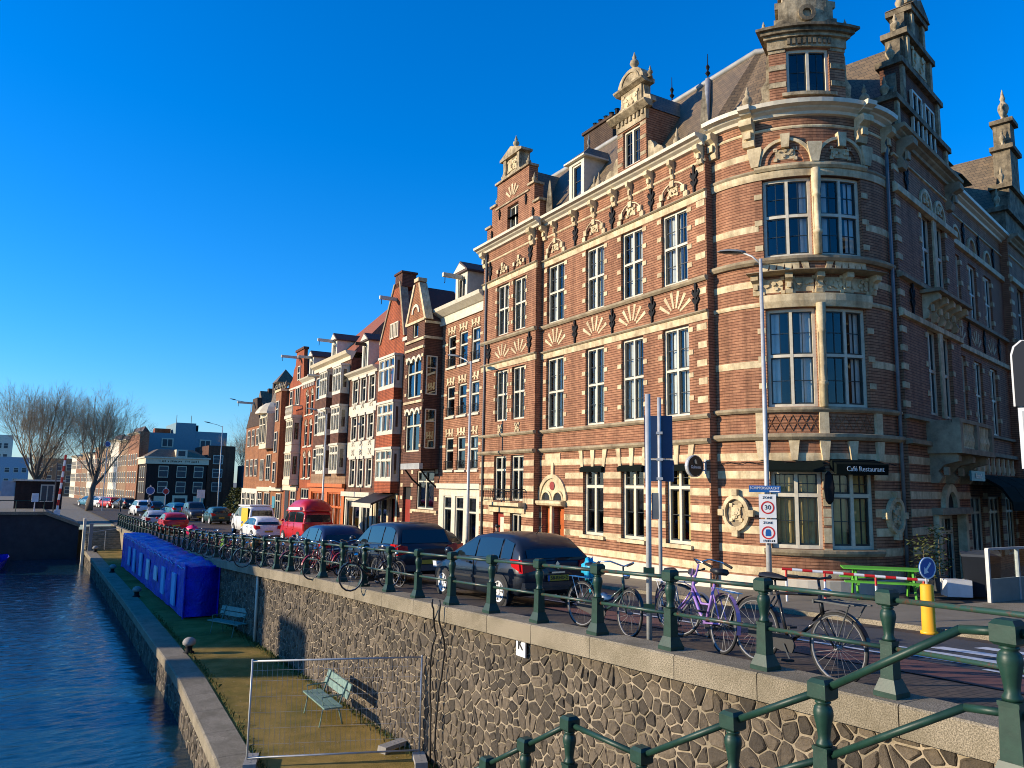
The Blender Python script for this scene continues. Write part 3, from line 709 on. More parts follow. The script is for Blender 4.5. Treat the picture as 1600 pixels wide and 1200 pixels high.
def corner_building():
    r = thing('corner_building', (P0.x, P0.y, BASE), FROT, 'ornate brick corner building with cream stone bands, round corner turret and stepped gables', 'building', off=(0, 0, -BASE))
    I = ident
    # ---------- canal front
    SW = [(.78, 2.0), (2.96, 4.14), (5.13, 6.28), (7.72, 8.97)]
    top = [(a, b, 12.55, 14.97) for a, b in SW]; mid = [(a, b, 8.27, 11.12) for a, b in SW]; low = [(.82, 1.94, 4.32, 6.72), (2.98, 4.19, 4.32, 6.72), (5.17, 6.41, 4.32, 6.72)]
    door = [(7.62, 8.32, 2.6, 5.25), (8.5, 9.2, 2.6, 5.25)]
    part(r, wall(I, 0, 9.35, BASE, 17.0, top+mid+low+door, 0, .24), 'wall', 'brick_main')
    part(r, MB().box(-.05, 0, -.55, 0, BASE, 17.0), 'wall', 'brick_main')
    blk(r, I, 0, 7.55, -.04, .05, BASE, 3.6, 'plinth', 'stucco')
    bands(r, I, cut(0, 9.35, low+door+[(7.55, 9.3, 2, 6.4)]), GB); bands(r, I, lambda z: [(7.2, 7.62), (8.32, 8.5), (9.2, 9.35)], (5.0, 4.45, 3.87))
    cs = [((0, .46), (.54, 1.0)), ((0, .3), (.42, 1.0)), ((0, .48), (.52, .8)), ((0, 1.0),)]
    for i, (a, b, z0, z1) in enumerate(top): window(r, a, -.1, z0, b-a, z1-z0, curtain=cs[(i+1) % 4])
    for i, (a, b, z0, z1) in enumerate(mid): window(r, a, -.1, z0, b-a, z1-z0, curtain=cs[i % 4])
    for i, (a, b, z0, z1) in enumerate(low):
        window(r, a, -.12, z0, b-a, z1-z0, tr=(.72,), bars=(0, 1), fw=.1, curtain=((.1, .3), (.58, .74)) if i else ((.06, .4), (.6, .8)), cmat='curtain_tan')
        blk(r, I, a-.1, b+.1, -.2, .1, z0-.12, z0, 'sill', 'stone_cream'); part(r, MB().prism([(.02, 6.78), (.02, 6.6), (.13, 6.56), (.15, 6.7)], a-.04, b+.04, 0, 'a'), 'awning_box', 'awning')
        for k, x in enumerate((a-.02, (a+b)/2, b+.02)):
            t = (k-1)*.1; part(r, MB().prism([(x-.07, 6.74), (x+.07, 6.74), (x+.12+t, 7.36), (x-.12+t, 7.36)], -.02, .05), 'voussoir', 'stone_cream')
    for s0, z0, z1, n in [(.0, 8.3, 16.6, 15)]:
        for k in range(n):
            z = z0+.3+k*.56
            if z < 16.5 and not any(abs(z-q) < .14 for q in (11.3, 12.45, 15.2)): blk(r, I, 0, .36 if k % 2 else .42, -.04, .012, z, z+.2, 'quoin', 'stone_cream')
    def jambs(hs, M=I, o=0, w=.2):
        for a, b, z0, z1 in hs:
            n = 4
            for k in range(n):
                z = z0+(z1-z0)*(k+.62)/n
                for x0, x1 in ((a-w, a+.0), (b-.0, b+w)): blk(r, M, x0, x1, o-.2, o+.022, z, z+.15, 'jamb_stone', 'stone_cream')
    jambs(top); jambs(mid)
    def belt(z0, z1, d, mat='stone_cream', a0=0, a1=9.35, o=0, nm='string_course'):
        part(r, MB().prism([(o-.04, z0), (o+d*.5, z0), (o+d, z0+(z1-z0)*.45), (o+d, z1-.02), (o+d*.7, z1), (o-.04, z1)], a0, a1, 0, 'a'), nm, mat)
    for o, a0, a1 in ((0, -.06, 9.35), (.3, 9.3, 14.0)):
        belt(7.36, 7.52, .14, 'stone_grey', a0, a1, o); belt(8.12, 8.26, .11, 'stone_grey', a0, a1, o); belt(11.14, 11.36, .03, 'stone_cream', a0, a1, o); belt(11.362, 11.45, .1, 'stone_grey', a0, a1, o)
        belt(12.36, 12.52, .12, 'stone_grey', a0, a1, o); belt(14.98, 15.2, .03, 'stone_cream', a0, a1, o); belt(15.202, 15.28, .1, 'stone_grey', a0, a1, o); belt(16.18, 16.25, .04, 'stone_cream', a0, a1, o)
        cornice(r, I, a0-(.0 if o == 0 else .3), a1+(0 if o == 0 else .3), 16.68, o)
    cen = [(a+b)/2 for a, b in SW]
    for c in cen:
        fan(r, I, c, 11.46, .28, .84, 0, 6, 58)
        part(r, MB().arcband(c, 15.3, .5, .62, -.02, .05, 0, 180, 12), 'blind_arch', 'brick_brown'); part(r, MB().arcband(c, 15.3, .62, .66, -.02, .07, 0, 180, 12), 'arch_moulding', 'stone_cream')
        for t in (28, 90, 152):
            x, z = c+.58*math.cos(rad(t)), 15.3+.58*math.sin(rad(t)); part(r, MB().prism([(x-.08, z-.09), (x+.08, z-.09), (x+.1, z+.12), (x-.1, z+.12)], .0, .1), 'arch_stone', 'stone_cream')
        for sg in (-1, 1): blk(r, I, c+sg*.62-.1, c+sg*.62+.1, -.02, .08, 15.29, 15.46, 'arch_stone', 'stone_cream')
        shield(r, I, c, 15.5, .42, .28, .0)
        bracket(r, I, c, .12, 16.05, 16.68, .0, .24)
    for x in (.42, 2.48, 4.63, 6.95): anchor(r, I, x, 11.9, 0); anchor(r, I, x, 15.72, 0)
    for x in (.1, 2.48, 3.55+.9, 5.7, 6.95, 9.1): bracket(r, I, x, .2, 16.1, 16.7, .0, .3)
    # main door with arched tympanum
    for a, b, z0, z1 in door:
        d = part(r, MB().box(a, b, -.3, -.24, 2.9, z1), 'door', 'door_orange'); pn = MB()
        for k in range(3): pn.box(a+.12, b-.12, -.239, -.215, 3.2+k*.68, 3.72+k*.68)
        obj('door_panel', pn.mesh('door_panel', 'door_orange'), d, (0, 0, 0))
    part(r, MB().prism([(.0, 5.25), (.2, 5.3), (.26, 5.38), (.26, 5.46), (.0, 5.5)], 7.5, 9.3, 0, 'a'), 'door_hood', 'stone_cream')
    ty = MB(); ty.disc(8.41, 5.5, .84, .03, 16, 0, 0, 180); part(r, ty, 'tympanum', 'stone_cream'); part(r, MB().arcband(8.41, 5.5, .84, 1.0, -.02, .08, 0, 180, 14), 'door_arch', 'stone_cream')
    for x in (8.0, 8.82):
        part(r, MB().disc(x, 5.5, .3, .04, 10, 0, 0, 180), 'fanlight', 'glass'); part(r, MB().disc(x, 5.5, .3, .035, 10, 0, 0, 180), 'fanlight_backing', 'room'); part(r, MB().arcband(x, 5.5, .3, .38, .03, .08, 0, 180, 10), 'fanlight_arch', 'stone_cream')
    part(r, MB().disc(8.41, 6.05, .17, .06, 10), 'crest', 'door_red'); blk(r, I, 8.32, 8.5, -.02, .06, 6.4, 6.95, 'keystone', 'stone_cream'); blk(r, I, 7.9, 8.95, -.02, .03, 6.9, 7.3, 'name_panel', 'stone_cream'); blk(r, I, 8.34, 8.48, -.2, .1, 2.9, 5.26, 'door_column', 'stone_cream')
    # ---------- left pavilion with stepped gable
    o = .3; PW = [(10.16, 11.21), (11.58, 12.64)]
    ph = [(a, b, 12.6, 14.9) for a, b in PW]+[(a, b, 8.8, 11.05) for a, b in PW]; pl = [(a, b, 5.42, 7.0) for a, b in PW]
    pl = [(a, b, 5.42, 7.3) for a, b in PW]; pd = [(11.7, 12.62, 2.6, 4.9), (10.26, 11.18, 3.6, 4.9)]
    part(r, wall(I, 9.35, 13.95, BASE, 17.0, ph+pl+pd, o, .24), 'wall', 'brick_main'); blk(r, I, 9.35, 9.352, 0, o, BASE, 17, 'wall', 'brick_main'); blk(r, I, 13.94, 13.95, -.5, o-.002, BASE, 17, 'wall', 'brick_main')
    bands(r, I, cut(9.35, 13.95, pl+pd), GB, .22, o)
    for i, (a, b, z0, z1) in enumerate(ph): window(r, a, o-.1, z0, b-a, z1-z0, curtain=cs[i % 4])
    for i, (a, b, z0, z1) in enumerate(pl): window(r, a, o-.1, z0, b-a, z1-z0, tr=(.68,), bars=(0, 0))
    jambs(ph, I, o, .12)
    window(r, 10.26, o-.12, 3.6, .92, 1.3, 2, (), (0, 0)); blk(r, I, 11.7, 12.62, o-.25, o-.2, 2.7, 4.9, 'door', 'door_red'); blk(r, I, 11.98, 12.3, o-.2, o-.17, 3.3, 4.7, 'door_panel', 'white_paint')
    blk(r, I, 9.95, 12.95, o-.02, o+.35, 5.2, 5.34, 'balcony_slab', 'stone_cream'); blk(r, I, 9.95, 12.95, o-.02, o+.08, 4.92, 5.2, 'name_band', 'stone_cream')
    bal = MB(); bal.box(10.0, 12.9, o+.29, o+.32, 5.86, 5.9); bal.box(10.0, 12.9, o+.29, o+.32, 5.4, 5.43)
    for k in range(30): x = 10.02+k*.0993; bal.tube([(x, o+.305, 5.42), (x+.05*(1 if k % 2 else -1), o+.32, 5.64), (x, o+.305, 5.87)], .01, 4)
    for x in (10.0, 12.9): bal.box(x-.015, x+.015, o, o+.3, 5.86, 5.9)
    part(r, bal, 'balcony_railing', 'iron')
    for a, b in PW:
        c = (a+b)/2; fan(r, I, c, 11.46, .25, .75, o, 5, 55); part(r, MB().arcband(c, 15.3, .4, .5, o-.02, o+.05, 0, 180, 10), 'blind_arch', 'brick_brown'); shield(r, I, c, 15.45, .3, .25, o); shield(r, I, c, 8.32, .26, .28, o)
        for t in (28, 90, 152):
            x, z = c+.46*math.cos(rad(t)), 15.3+.46*math.sin(rad(t)); part(r, MB().prism([(x-.06, z-.07), (x+.06, z-.07), (x+.08, z+.1), (x-.08, z+.1)], o, o+.09), 'arch_stone', 'stone_cream')
    for x in (9.8, 13.3): anchor(r, I, x, 11.9, o); anchor(r, I, x, 15.72, o)
    for x in (9.6, 13.75): bracket(r, I, x, .26, 16.0, 16.7, o, .32)
    sh = MB(); sh.tube([(13.6, o+.06, 3.0), (13.6, o+.06, 16.6)], .05, 7); part(r, sh, 'drain_pipe', 'zinc', True)
    c0 = 11.5; steps = [(2.3, 17.04, 17.86), (1.85, 17.86, 18.75), (1.4, 18.75, 19.72), (.72, 19.72, 20.62)]
    gh = [(10.97, 11.93, 17.12, 18.4)]
    for k, (hw, z0, z1) in enumerate(steps):
        w = wall(I, c0-hw, c0+hw, z0, z1, [(a, b, max(x, z0), min(y, z1)) for a, b, x, y in gh if y > z0 and x < z1], o-.05, .3)
        w.box(c0-hw, c0-hw+.02, o-.5, o-.05, z0, z1); w.box(c0+hw-.02, c0+hw, o-.5, o-.05, z0, z1); part(r, w, 'gable', 'brick_main' if k < 3 else 'stone_weather')
        for s in (-1, 1):
            nx = steps[k+1][0] if k < 3 else .0
            if k < 3: blk(r, I, *sorted((c0+s*(nx-.02), c0+s*(hw+.08))), o-.5, o+.04, z1, z1+.1, 'gable_coping', 'stone_weather')
    window(r, 10.97, o-.2, 17.12, .96, 1.28, 2, (), (1, 2))
    blk(r, I, c0-1.45, c0+1.45, o-.4, o+.0, 18.55, 18.62, 'string_course', 'stone_weather'); fan(r, I, c0, 18.65, .2, .7, o-.04, 5, 50)
    blk(r, I, c0-.8, c0+.8, o-.5, o+.06, 19.72, 19.84, 'gable_coping', 'stone_weather'); shield(r, I, c0, 20.0, .7, .45, o-.05)
    for s in (-1, 1): blk(r, I, c0+s*.6-.1, c0+s*.6+.1, o-.05, o+.05, 19.84, 20.6, 'pilaster', 'stone_weather')
    part(r, MB().prism([(c0-.95, 20.62), (c0+.95, 20.62), (c0+.95, 20.72), (c0, 21.08), (c0-.95, 20.72)], o-.5, o+.1), 'pediment', 'stone_weather'); finial(r, I, c0, o-.2, 21.0, .65, .15)
    for s in (-1, 1): finial(r, I, c0+s*1.1, o-.2, 19.8, .5, .12); finial(r, I, c0+s*1.6, o-.2, 18.85, .5, .12)
    part(r, MB().prism([(c0-1.9, 17.0), (c0+1.9, 17.0), (c0, 20.2)], -4, o-.3), 'gable_roof', 'slate')
    for x, z in ((12.6, 18.25), (10.3, 18.25), (13.3, 17.45), (9.7, 17.45)): anchor(r, I, x, z, o-.05, .5)
    # ---------- roof
    base, topr = [], []
    for a in (14, 9.35, 5, 0): base.append((a, -.05)); topr.append((a, -2.5))
    for t in range(5, 106, 10):
        q = ARC(t*K, -.1, 0); base.append(q[:2]); q = ARC(t*K, -2.35, 0); topr.append(q[:2])
    for t in (0, 6, 13, 20): base.append(SIDE(t, -.1, 0)[:2]); topr.append(SIDE(t, -2.35, 0)[:2])
    rf = MB(); L = 0
    for k in range(len(base)-1):
        l = math.hypot(base[k+1][0]-base[k][0], base[k+1][1]-base[k][1]); n0 = len(rf.v)
        rf.quad((*base[k], 17.0), (*base[k+1], 17.0), (*topr[k+1], 20.6), (*topr[k], 20.6)); rf.uv[n0:n0+4] = [(L, 0), (L+l, 0), (L+l, 4.3), (L, 4.3)]; L += l
    rf.face([rf.p(x, y, 20.6) for x, y in topr]); R = part(r, rf, 'roof', 'slate')
    rg = MB(); rg.tube([(x, y, 20.62) for x, y in topr], .11, 6); obj('ridge_roll', rg.mesh('ridge_roll', 'lead', True), R, (0, 0, 0))
    hp = MB(); hp.tube([(-.05, -.05, 17.1), (1.08, -1.25, 18.95), (2.2, -2.45, 20.65)], .11, 5); obj('hip_roll', hp.mesh('hip_roll', 'lead', True), R, (0, 0, 0))
    for x, y in ((2.25, -2.5), (4.15, -2.5)):
        sp = MB(); sp.tube([(x, y, 20.5), (x, y, 21.7)], [.03, .012], 5); sp.lathe([(.03, 20.85), (.1, 20.95), (.03, 21.05), (.08, 21.2), (.02, 21.3)], (x, y, 0), 6); part(r, sp, 'roof_spike', 'iron')
    ch = MB(); ch.box(8.1, 10.2, -3.6, -2.7, 19, 22.0); ch.box(8.02, 10.28, -3.68, -2.62, 21.82, 21.95); c = part(r, ch, 'chimney', 'brick_dark')
    for k in range(5): obj('chimney_pot', MB().lathe([(.11, 22.0), (.13, 22.1), (.09, 22.15), (.1, 22.4), (.13, 22.42)], (8.35+k*.4, -3.15, 0), 8).mesh('chimney_pot', 'iron'), c, (0, 0, 0))
    # stone dormer
    d = wall(I, 2.72, 4.32, 17.0, 19.2, [(3.06, 4.0, 17.36, 18.74)], 0, .2); d.box(2.72, 2.74, -2.2, 0, 17, 19.2); d.box(4.3, 4.32, -2.2, 0, 17, 19.2); D = part(r, d, 'dormer', 'brick_main')
    window(r, 3.06, -.08, 17.36, .94, 1.38, 2, (), (1, 2), curtain=((0, .4),))
    for z in (17.5, 18.1, 18.6): [blk(r, I, x, x+.3, -.05, .015, z, z+.13, 'jamb_stone', 'stone_weather') for x in (2.74, 4.02)]
    blk(r, I, 2.7, 4.34, -.1, .04, 18.78, 19.16, 'dormer_frieze', 'stone_weather'); cornice(r, I, 2.5, 4.6, 19.16, 0, 'stone_weather', [(-.1, 0), (.1, 0), (.2, .08), (.3, .16), (.3, .22), (-.1, .24)])
    for k in range(7): blk(r, I, 2.8+k*.22, 2.9+k*.22, .03, .1, 18.98, 19.14, 'dentil', 'stone_weather')
    blk(r, I, 2.95, 4.08, -.4, .02, 19.4, 20.18, 'attic_block', 'stone_weather'); shield(r, I, 3.52, 19.55, .75, .45, .02)
    for s in (-1, 1): part(r, MB().prism([(3.52+s*.55, 19.4), (3.52+s*1.0, 19.4), (3.52+s*.95, 19.6), (3.52+s*.68, 19.75), (3.52+s*.6, 20.15), (3.52+s*.55, 20.18)], -.3, -.05), 'scroll', 'stone_weather')
    cornice(r, I, 2.72, 4.32, 20.18, 0, 'stone_weather', [(-.4, 0), (.05, 0), (.2, .08), (.22, .14), (-.4, .16)])
    seg = [(3.52+.72*math.cos(rad(t)), 20.34+.62*math.sin(rad(t))) for t in range(0, 181, 18)]; part(r, MB().prism(seg, -.4, .06), 'pediment', 'stone_weather'); part(r, MB().arcband(3.52, 20.34, .46, .54, .05, .1, 0, 180, 10), 'pediment_moulding', 'stone_weather')
    finial(r, I, 3.52, -.15, 20.92, .75, .17)
    for s in (-1, 1): finial(r, I, 3.52+s*.85, -.15, 20.3, .45, .1)
    part(r, MB().prism([(2.68, 19.2), (4.36, 19.2), (3.52, 20.3)], -2.6, -.3), 'dormer_roof', 'slate')
    for s, e in ((1, 4.32), (-1, 2.72)):
        part(r, MB().prism([(e, 17.02), (e+s*1.25, 17.02), (e+s*1.2, 17.3), (e+s*1.0, 17.38), (e+s*.85, 17.3), (e+s*.72, 17.5), (e+s*.52, 17.62), (e+s*.35, 17.56), (e+s*.3, 17.75), (e+s*.16, 17.92), (e, 17.95)], -.28, -.05), 'scroll', 'stone_weather'); finial(r, I, e+s*1.35, -.16, 17.04, .85, .14)
    # little wooden dormer and obelisk
    w = wall(I, 6.9, 7.95, 17.2, 19.1, [(7.1, 7.75, 17.5, 18.9)], -.35, .1); w.box(6.9, 6.92, -2, -.35, 17.2, 19.1); w.box(7.93, 7.95, -2, -.35, 17.2, 19.1); part(r, w, 'wood_dormer', 'white_paint'); window(r, 7.1, -.4, 17.5, .65, 1.4, 1, (), (0, 1))
    rp = MB(); q = [rp.p(x, y, 19.1) for x, y in ((6.72, -.2), (8.13, -.2), (8.13, -2.4), (6.72, -2.4))]; t = [rp.p(7.42, -.95, 19.75), rp.p(7.42, -2.4, 19.75)]
    for f in ((q[0], q[1], t[0]), (q[1], q[2], t[1], t[0]), (q[3], q[0], t[0], t[1])): rp.face(f)
    rp.box(6.72, 8.13, -2.4, -.2, 19.03, 19.098, 1); part(r, rp, 'wood_dormer_roof', ['slate', 'white_paint']); finial(r, I, 7.42, -.95, 19.7, .65, .07, 'zinc')
    for x in (.05, 9.0): part(r, MB().lathe([(.22, 17.02), (.22, 17.2), (.15, 17.22), (.17, 17.5), (.12, 18.1), (.03, 18.7)], (x, -.1, 0), 4), 'obelisk', 'stone_weather')
    finial(r, I, 5.95, -.16, 17.04, .8, .14)
    # ---------- round corner
    W1, W2 = (29.2*K, 53.4*K), (57.2*K, 81*K); E = 105*K; st = .22
    ah = [(a, b, z0, z1) for a, b in (W1, W2) for z0, z1 in ((12.75, 15.12), (8.36, 11.2), (4.42, 6.58))]
    part(r, wall(ARC, 0, E, BASE, 17.1, ah, 0, .26, st), 'round_wall', 'brick_main')
    def aband(z0, z1, d, a0=0, a1=E, mat='stone_cream', nm='string_course', o=0):
        n = max(1, int((a1-a0)/.28)); b = MB(ARC)
        for i in range(n): b.prism([(o-.04, z0), (o+d*.6, z0), (o+d, z0+(z1-z0)*.45), (o+d, z1-.02), (o+d*.8, z1), (o-.04, z1)], a0+(a1-a0)*i/n, a0+(a1-a0)*(i+1)/n, 0, 'a')
        return part(r, b, nm, mat)
    for z in GB: [aband(z-.22, z, .014, a, b, nm='stone_band') for a, b in cut(0, E, ah)(z)]
    aband(BASE, 3.6, .06, mat='stucco', nm='plinth'); aband(4.24, 4.41, .14, 26*K, 84*K, 'stone_grey', 'sill')
    aband(7.42, 7.6, .2, mat='stone_grey'); aband(8.2, 8.34, .14, mat='stone_grey'); aband(12.55, 12.72, .16, mat='stone_grey'); aband(11.22, 11.6, .14, 27*K, 83*K); aband(11.3, 11.42, .05, 0, 27*K); aband(11.3, 11.42, .05, 83*K, E)
    aband(15.14, 15.36, .05); aband(15.362, 15.52, .14, 26*K, 84*K); aband(15.362, 15.46, .08, 0, 26*K, 'stone_grey'); aband(15.362, 15.46, .08, 84*K, E, 'stone_grey'); aband(16.62, 16.7, .04)
    for z in (16.05, 13.78, 9.72, 12.1): [aband(z-.2, z, .014, a, b, nm='stone_band') for a, b in ((0, 27*K), (83.5*K, E))]
    for z in (14.55, 13.75, 12.98, 10.5, 9.68, 8.9):
        for a, b in ((25.2*K, 29.1*K), (81.1*K, 85*K)): blk(r, ARC, a, b, -.05, .03, z, z+.16, 'jamb_stone', 'stone_cream')
    for z in (6.3, 5.8, 5.28, 4.8): blk(r, ARC, 53.5*K, 57.1*K, -.05, .02, z-.2, z, 'pier_stone', 'stone_cream')
    c2 = [((0, .22),), ((.78, 1),), ((0, .25), (.7, 1)), ((.75, 1.0),)]
    for i, (a, b) in enumerate((W1, W2)):
        window_m(r, ARC, a, b, 12.75, 15.12, -.12, 4, curtain=c2[i+1]); window_m(r, ARC, a, b, 8.36, 11.2, -.12, 4, curtain=c2[2-2*i] if i == 0 else ((.72, 1),)); window_m(r, ARC, a, b, 4.42, 6.58, -.12, 4, tr=(.68,), bars=(1, 1), fw=.1, curtain=((.03, .97),) if i == 0 else ((.03, .46), (.54, .97)), cmat='curtain_tan')
    for z0, z1 in ((12.73, 15.3), (8.34, 11.3)):
        blk(r, ARC, 53.5*K, 57.1*K, -.05, .1, z0, z1, 'stone_pier', 'stone_cream', 2); col = MB(ARC); col.lathe([(.1, z0), (.1, z0+.6), (.13, z0+.62), (.13, z0+.7), (.085, z0+.74), (.075, z1-.85), (.12, z1-.8), (.09, z1-.7), (.13, z1-.5), (.13, z1)], (55.3*K, .12, 0), 8); part(r, col, 'column', 'stone_cream', True)
    for t in (25.5, 55.2, 85): blk(r, ARC, (t-2.2)*K, (t+2.2)*K, -.03, .08, 7.6, 8.2, 'pedestal', 'stone_cream', 2)
    # geometric strapwork under the first floor windows
    for a, b in ((28.5*K, 52.5*K), (58*K, 82*K)):
        g = MB(ARC); n = 6
        for k in range(n):
            x0, x1 = a+(b-a)*k/n, a+(b-a)*(k+1)/n
            for p, q in (((x0, 7.68), (x1, 8.12)), ((x0, 8.12), (x1, 7.68))):
                g.prism([(p[0], p[1]-.012), (q[0], q[1]-.012), (q[0], q[1]+.012), (p[0], p[1]+.012)], 0, .02)
            g.box(x0, x1, 0, .018, 7.89, 7.912)
        part(r, g, 'strapwork', 'brick_orange')
    for t in (25.5, 41, 55.2, 69, 85):
        bracket(r, ARC, t*K, .19, 11.62, 12.18, .0, .3); part(r, MB(ARC).prism([(t*K-.08, 6.86), (t*K+.08, 6.86), (t*K+.14, 7.4), (t*K-.14, 7.4)], -.02, .1), 'keystone', 'stone_cream')
    for t in (33.2, 48, 62, 77): shield(r, ARC, t*K, 11.68, .55, .4, .0)
    aband(12.18, 12.25, .46, 22.5*K, 88*K, 'stone_grey', 'shelf')
    for t in (29, 33, 37, 41, 45, 50, 60, 65, 69, 73, 77, 81): part(r, MB(ARC).prism([(t*K-.07, 12.26), (t*K+.07, 12.26), (t*K+.1+(t-41 if t < 55 else t-69)*-.008, 12.55), (t*K-.1+(t-41 if t < 55 else t-69)*-.008, 12.55)], -.01, .05), 'voussoir', 'stone_cream')
    for t in (41.3, 69.1):
        part(r, MB(ARC).arcband(t*K, 15.54, .5, .68, -.02, .05, 0, 180, 16), 'blind_arch', 'brick_main'); part(r, MB(ARC).arcband(t*K, 15.54, .68, .77, -.02, .12, 0, 180, 16), 'arch_moulding', 'stone_cream')
        part(r, MB(ARC).prism([(t*K-.1, 16.0), (t*K+.1, 16.0), (t*K+.13, 16.42), (t*K-.13, 16.42)], -.01, .17), 'keystone', 'stone_cream'); shield(r, ARC, t*K, 15.68, .55, .3, .0)
    for t in (26.5, 55.2, 84): part(r, MB(ARC).prism([(t*K-.1, 15.52), (t*K+.1, 15.52), (t*K+.2, 16.0), (t*K+.2, 16.12), (t*K-.2, 16.12), (t*K-.2, 16.0)], -.02, .16), 'springer', 'stone_cream')
    n = 20; cor = MB(ARC); prof = [(0, 0), (.1, .02), (.13, .1), (.24, .16), (.27, .2), (.42, .24), (.44, .36), (.4, .38), (-.3, .39)]
    for i in range(n):
        e = .14 if i in (4, 15) else 0; cor.prism([(x+(e if x > .2 else 0), 16.98+y) for x, y in prof], E*i/n, E*(i+1)/n, 0, 'a')
    part(r, cor, 'cornice', 'white_paint')
    for t in (23.5, 81.5): bracket(r, ARC, t*K, .34, 16.2, 17.0, .0, .4)
    for t in (2, 103): bracket(r, ARC, t*K, .3, 16.2, 17.0, .0, .35)
    # oval niches at ground floor
    for t in (11.5, 95):
        oc = MB(ARC); 
        for i in range(20):
            q = []
            for k in (i, i+1):
                c, s = math.cos(rad(18*k)), math.sin(rad(18*k))
                for rr in (1.0, .76): q.append((t*K+.42*rr*c, 5.35+.52*rr*s))
            oc.prism([q[0], q[2], q[3], q[1]], -.02, .13)
        part(r, oc, 'oval_frame', 'stone_cream'); ov = MB(ARC); ov.face([ov.p(t*K+.33*math.cos(rad(24*k)), .03, 5.35+.4*math.sin(rad(24*k))) for k in range(15)]); part(r, ov, 'oval_niche', 'stone_grey'); shield(r, ARC, t*K, 5.15, .3, .42, .04)
        for dx, dz in ((0, .58), (0, -.58), (.46, 0), (-.46, 0)): blk(r, ARC, t*K+dx-.09, t*K+dx+.09, -.02, .16, 5.35+dz-.09, 5.35+dz+.09, 'keystone', 'stone_cream')
    # café awnings
    part(r, MB(ARC).prism([(.02, 6.86), (.02, 6.6), (.4, 6.52), (.42, 6.58)], W1[0]-.05, W1[1], 0, 'a'), 'awning_box', 'awning')
    aw = MB(ARC)
    for i in range(4): aw.prism([(.02, 6.9), (.02, 6.62), (.5, 6.46), (.52, 6.74)], W2[0]+(W2[1]-W2[0])*i/4, W2[0]+(W2[1]-W2[0])*(i+1)/4, 0, 'a')
    A_ = part(r, aw, 'awning_box', 'awning'); q = ARC((W2[0]+W2[1])/2, .56, 6.61); dn = ARC((W2[0]+W2[1])/2, 1.56, 0); n_ = (dn[0]-q[0], dn[1]-q[1])
    put_text(A_, 'Café Restaurant', .19, 'white', q, (rad(90), 0, math.atan2(n_[1], n_[0])+rad(90)), .9)
    lt = MB(ARC); lt.lathe([(.02, 6.55), (.1, 6.45), (.14, 6.1), (.1, 5.75), (.03, 5.65)], (55.2*K, .25, 0), 6); part(r, lt, 'wall_lantern', 'iron')
    # string of fairy lights cable
    cb = MB(ARC); cb.tube([(t*K, .06+.02*math.sin(t), 6.78-.03*math.sin(t*.6)) for t in range(2, 100, 3)], .012, 4); part(r, cb, 'light_cable', 'iron')
    # ---------- corner turret dormer
    T = 55*K; tw = wall(ARC, T-1.17, T+1.17, 17.3, 19.5, [(T-.66, T+.64, 17.78, 19.18)], -.1, .2, .25)
    for s in (-1, 1): tw.quad((T+s*1.17, -.1, 17.0), (T+s*1.17, -2.6, 17.0), (T+s*1.17, -2.6, 19.5), (T+s*1.17, -.1, 19.5))
    part(r, tw, 'turret_wall', 'brick_main'); window_m(r, ARC, T-.66, T+.64, 17.78, 19.18, -.18, 4, 2, (), (1, 1))
    for z in (17.4, 18.0, 18.55, 19.1):
        for s in (-1, 1): blk(r, ARC, *sorted((T+s*.68, T+s*1.18)), -.13, -.07, z, z+.16, 'quoin', 'stone_weather', 2)
    def tband(z0, z1, o0, o1, hw, mat='stone_weather', nm='turret_cornice'):
        blk(r, ARC, T-hw, T+hw, o0, o1, z0, z1, nm, mat, 8)
    tband(17.36, 17.5, -.2, .06, 1.2); tband(17.66, 17.76, -.2, .02, .8, nm='sill'); tband(19.2, 19.5, -.3, -.02, 1.2); tband(19.5, 19.6, -2.2, .08, 1.28); tband(19.6, 19.72, -2.2, .18, 1.36, 'stone_dark'); tband(19.72, 19.8, -2.2, .28, 1.46, 'stone_dark')
    for k in range(9): blk(r, ARC, T-.62+k*.15, T-.54+k*.15, -.03, .04, 19.28, 19.46, 'dentil', 'stone_dark')
    up = MB(ARC)
    for z0, z1, hw in ((19.8, 20.2, .98), (20.2, 20.55, .85), (20.55, 20.75, .95), (20.75, 21.3, .7), (21.3, 21.45, .85)): up.box(T-hw, T+hw, -1.4, -.12, z0, z1, 0, 6)
    part(r, up, 'turret_attic', 'stone_weather'); part(r, MB(ARC).arcband(T, 20.3, .14, .26, -.12, -.02, 0, 360, 14), 'oculus_ring', 'stone_dark')
    for s in (-1, 1): part(r, MB(ARC).arcband(T+s*.72, 19.8, .18, .3, -.14, -.02, 0, 180, 10), 'attic_arch', 'stone_dark'); finial(r, ARC, T+s*1.3, -.15, 19.8, .45, .1); part(r, MB(ARC).prism([(T+s*1.17, 17.4), (T+s*1.55, 17.4), (T+s*1.6, 17.6), (T+s*1.4, 17.75), (T+s*1.45, 18.1), (T+s*1.28, 18.3), (T+s*1.25, 19.0), (T+s*1.17, 19.2)], -.35, -.15), 'scroll', 'stone_weather')
    for t in (22.5, 88): finial(r, ARC, t*K, -.05, 17.38, .85, .16); blk(r, ARC, t*K-.3, t*K+.3, -.3, .1, 17.36, 17.5, 'pedestal', 'stone_weather')
    pp = MB(ARC); pp.tube([(102.5*K, .1, 16.8), (102.5*K, .1, 3.0)], .055, 8); part(r, pp, 'drain_pipe', 'zinc', True)
    # ---------- side street front
    o = .18
    sh = [(2.5, 3.6, 12.7, 15.15), (3.95, 5.05, 12.7, 15.15), (2.5, 3.6, 8.45, 11.25), (3.95, 5.05, 8.45, 11.25), (2.3, 5.0, 2.6, 5.3)]
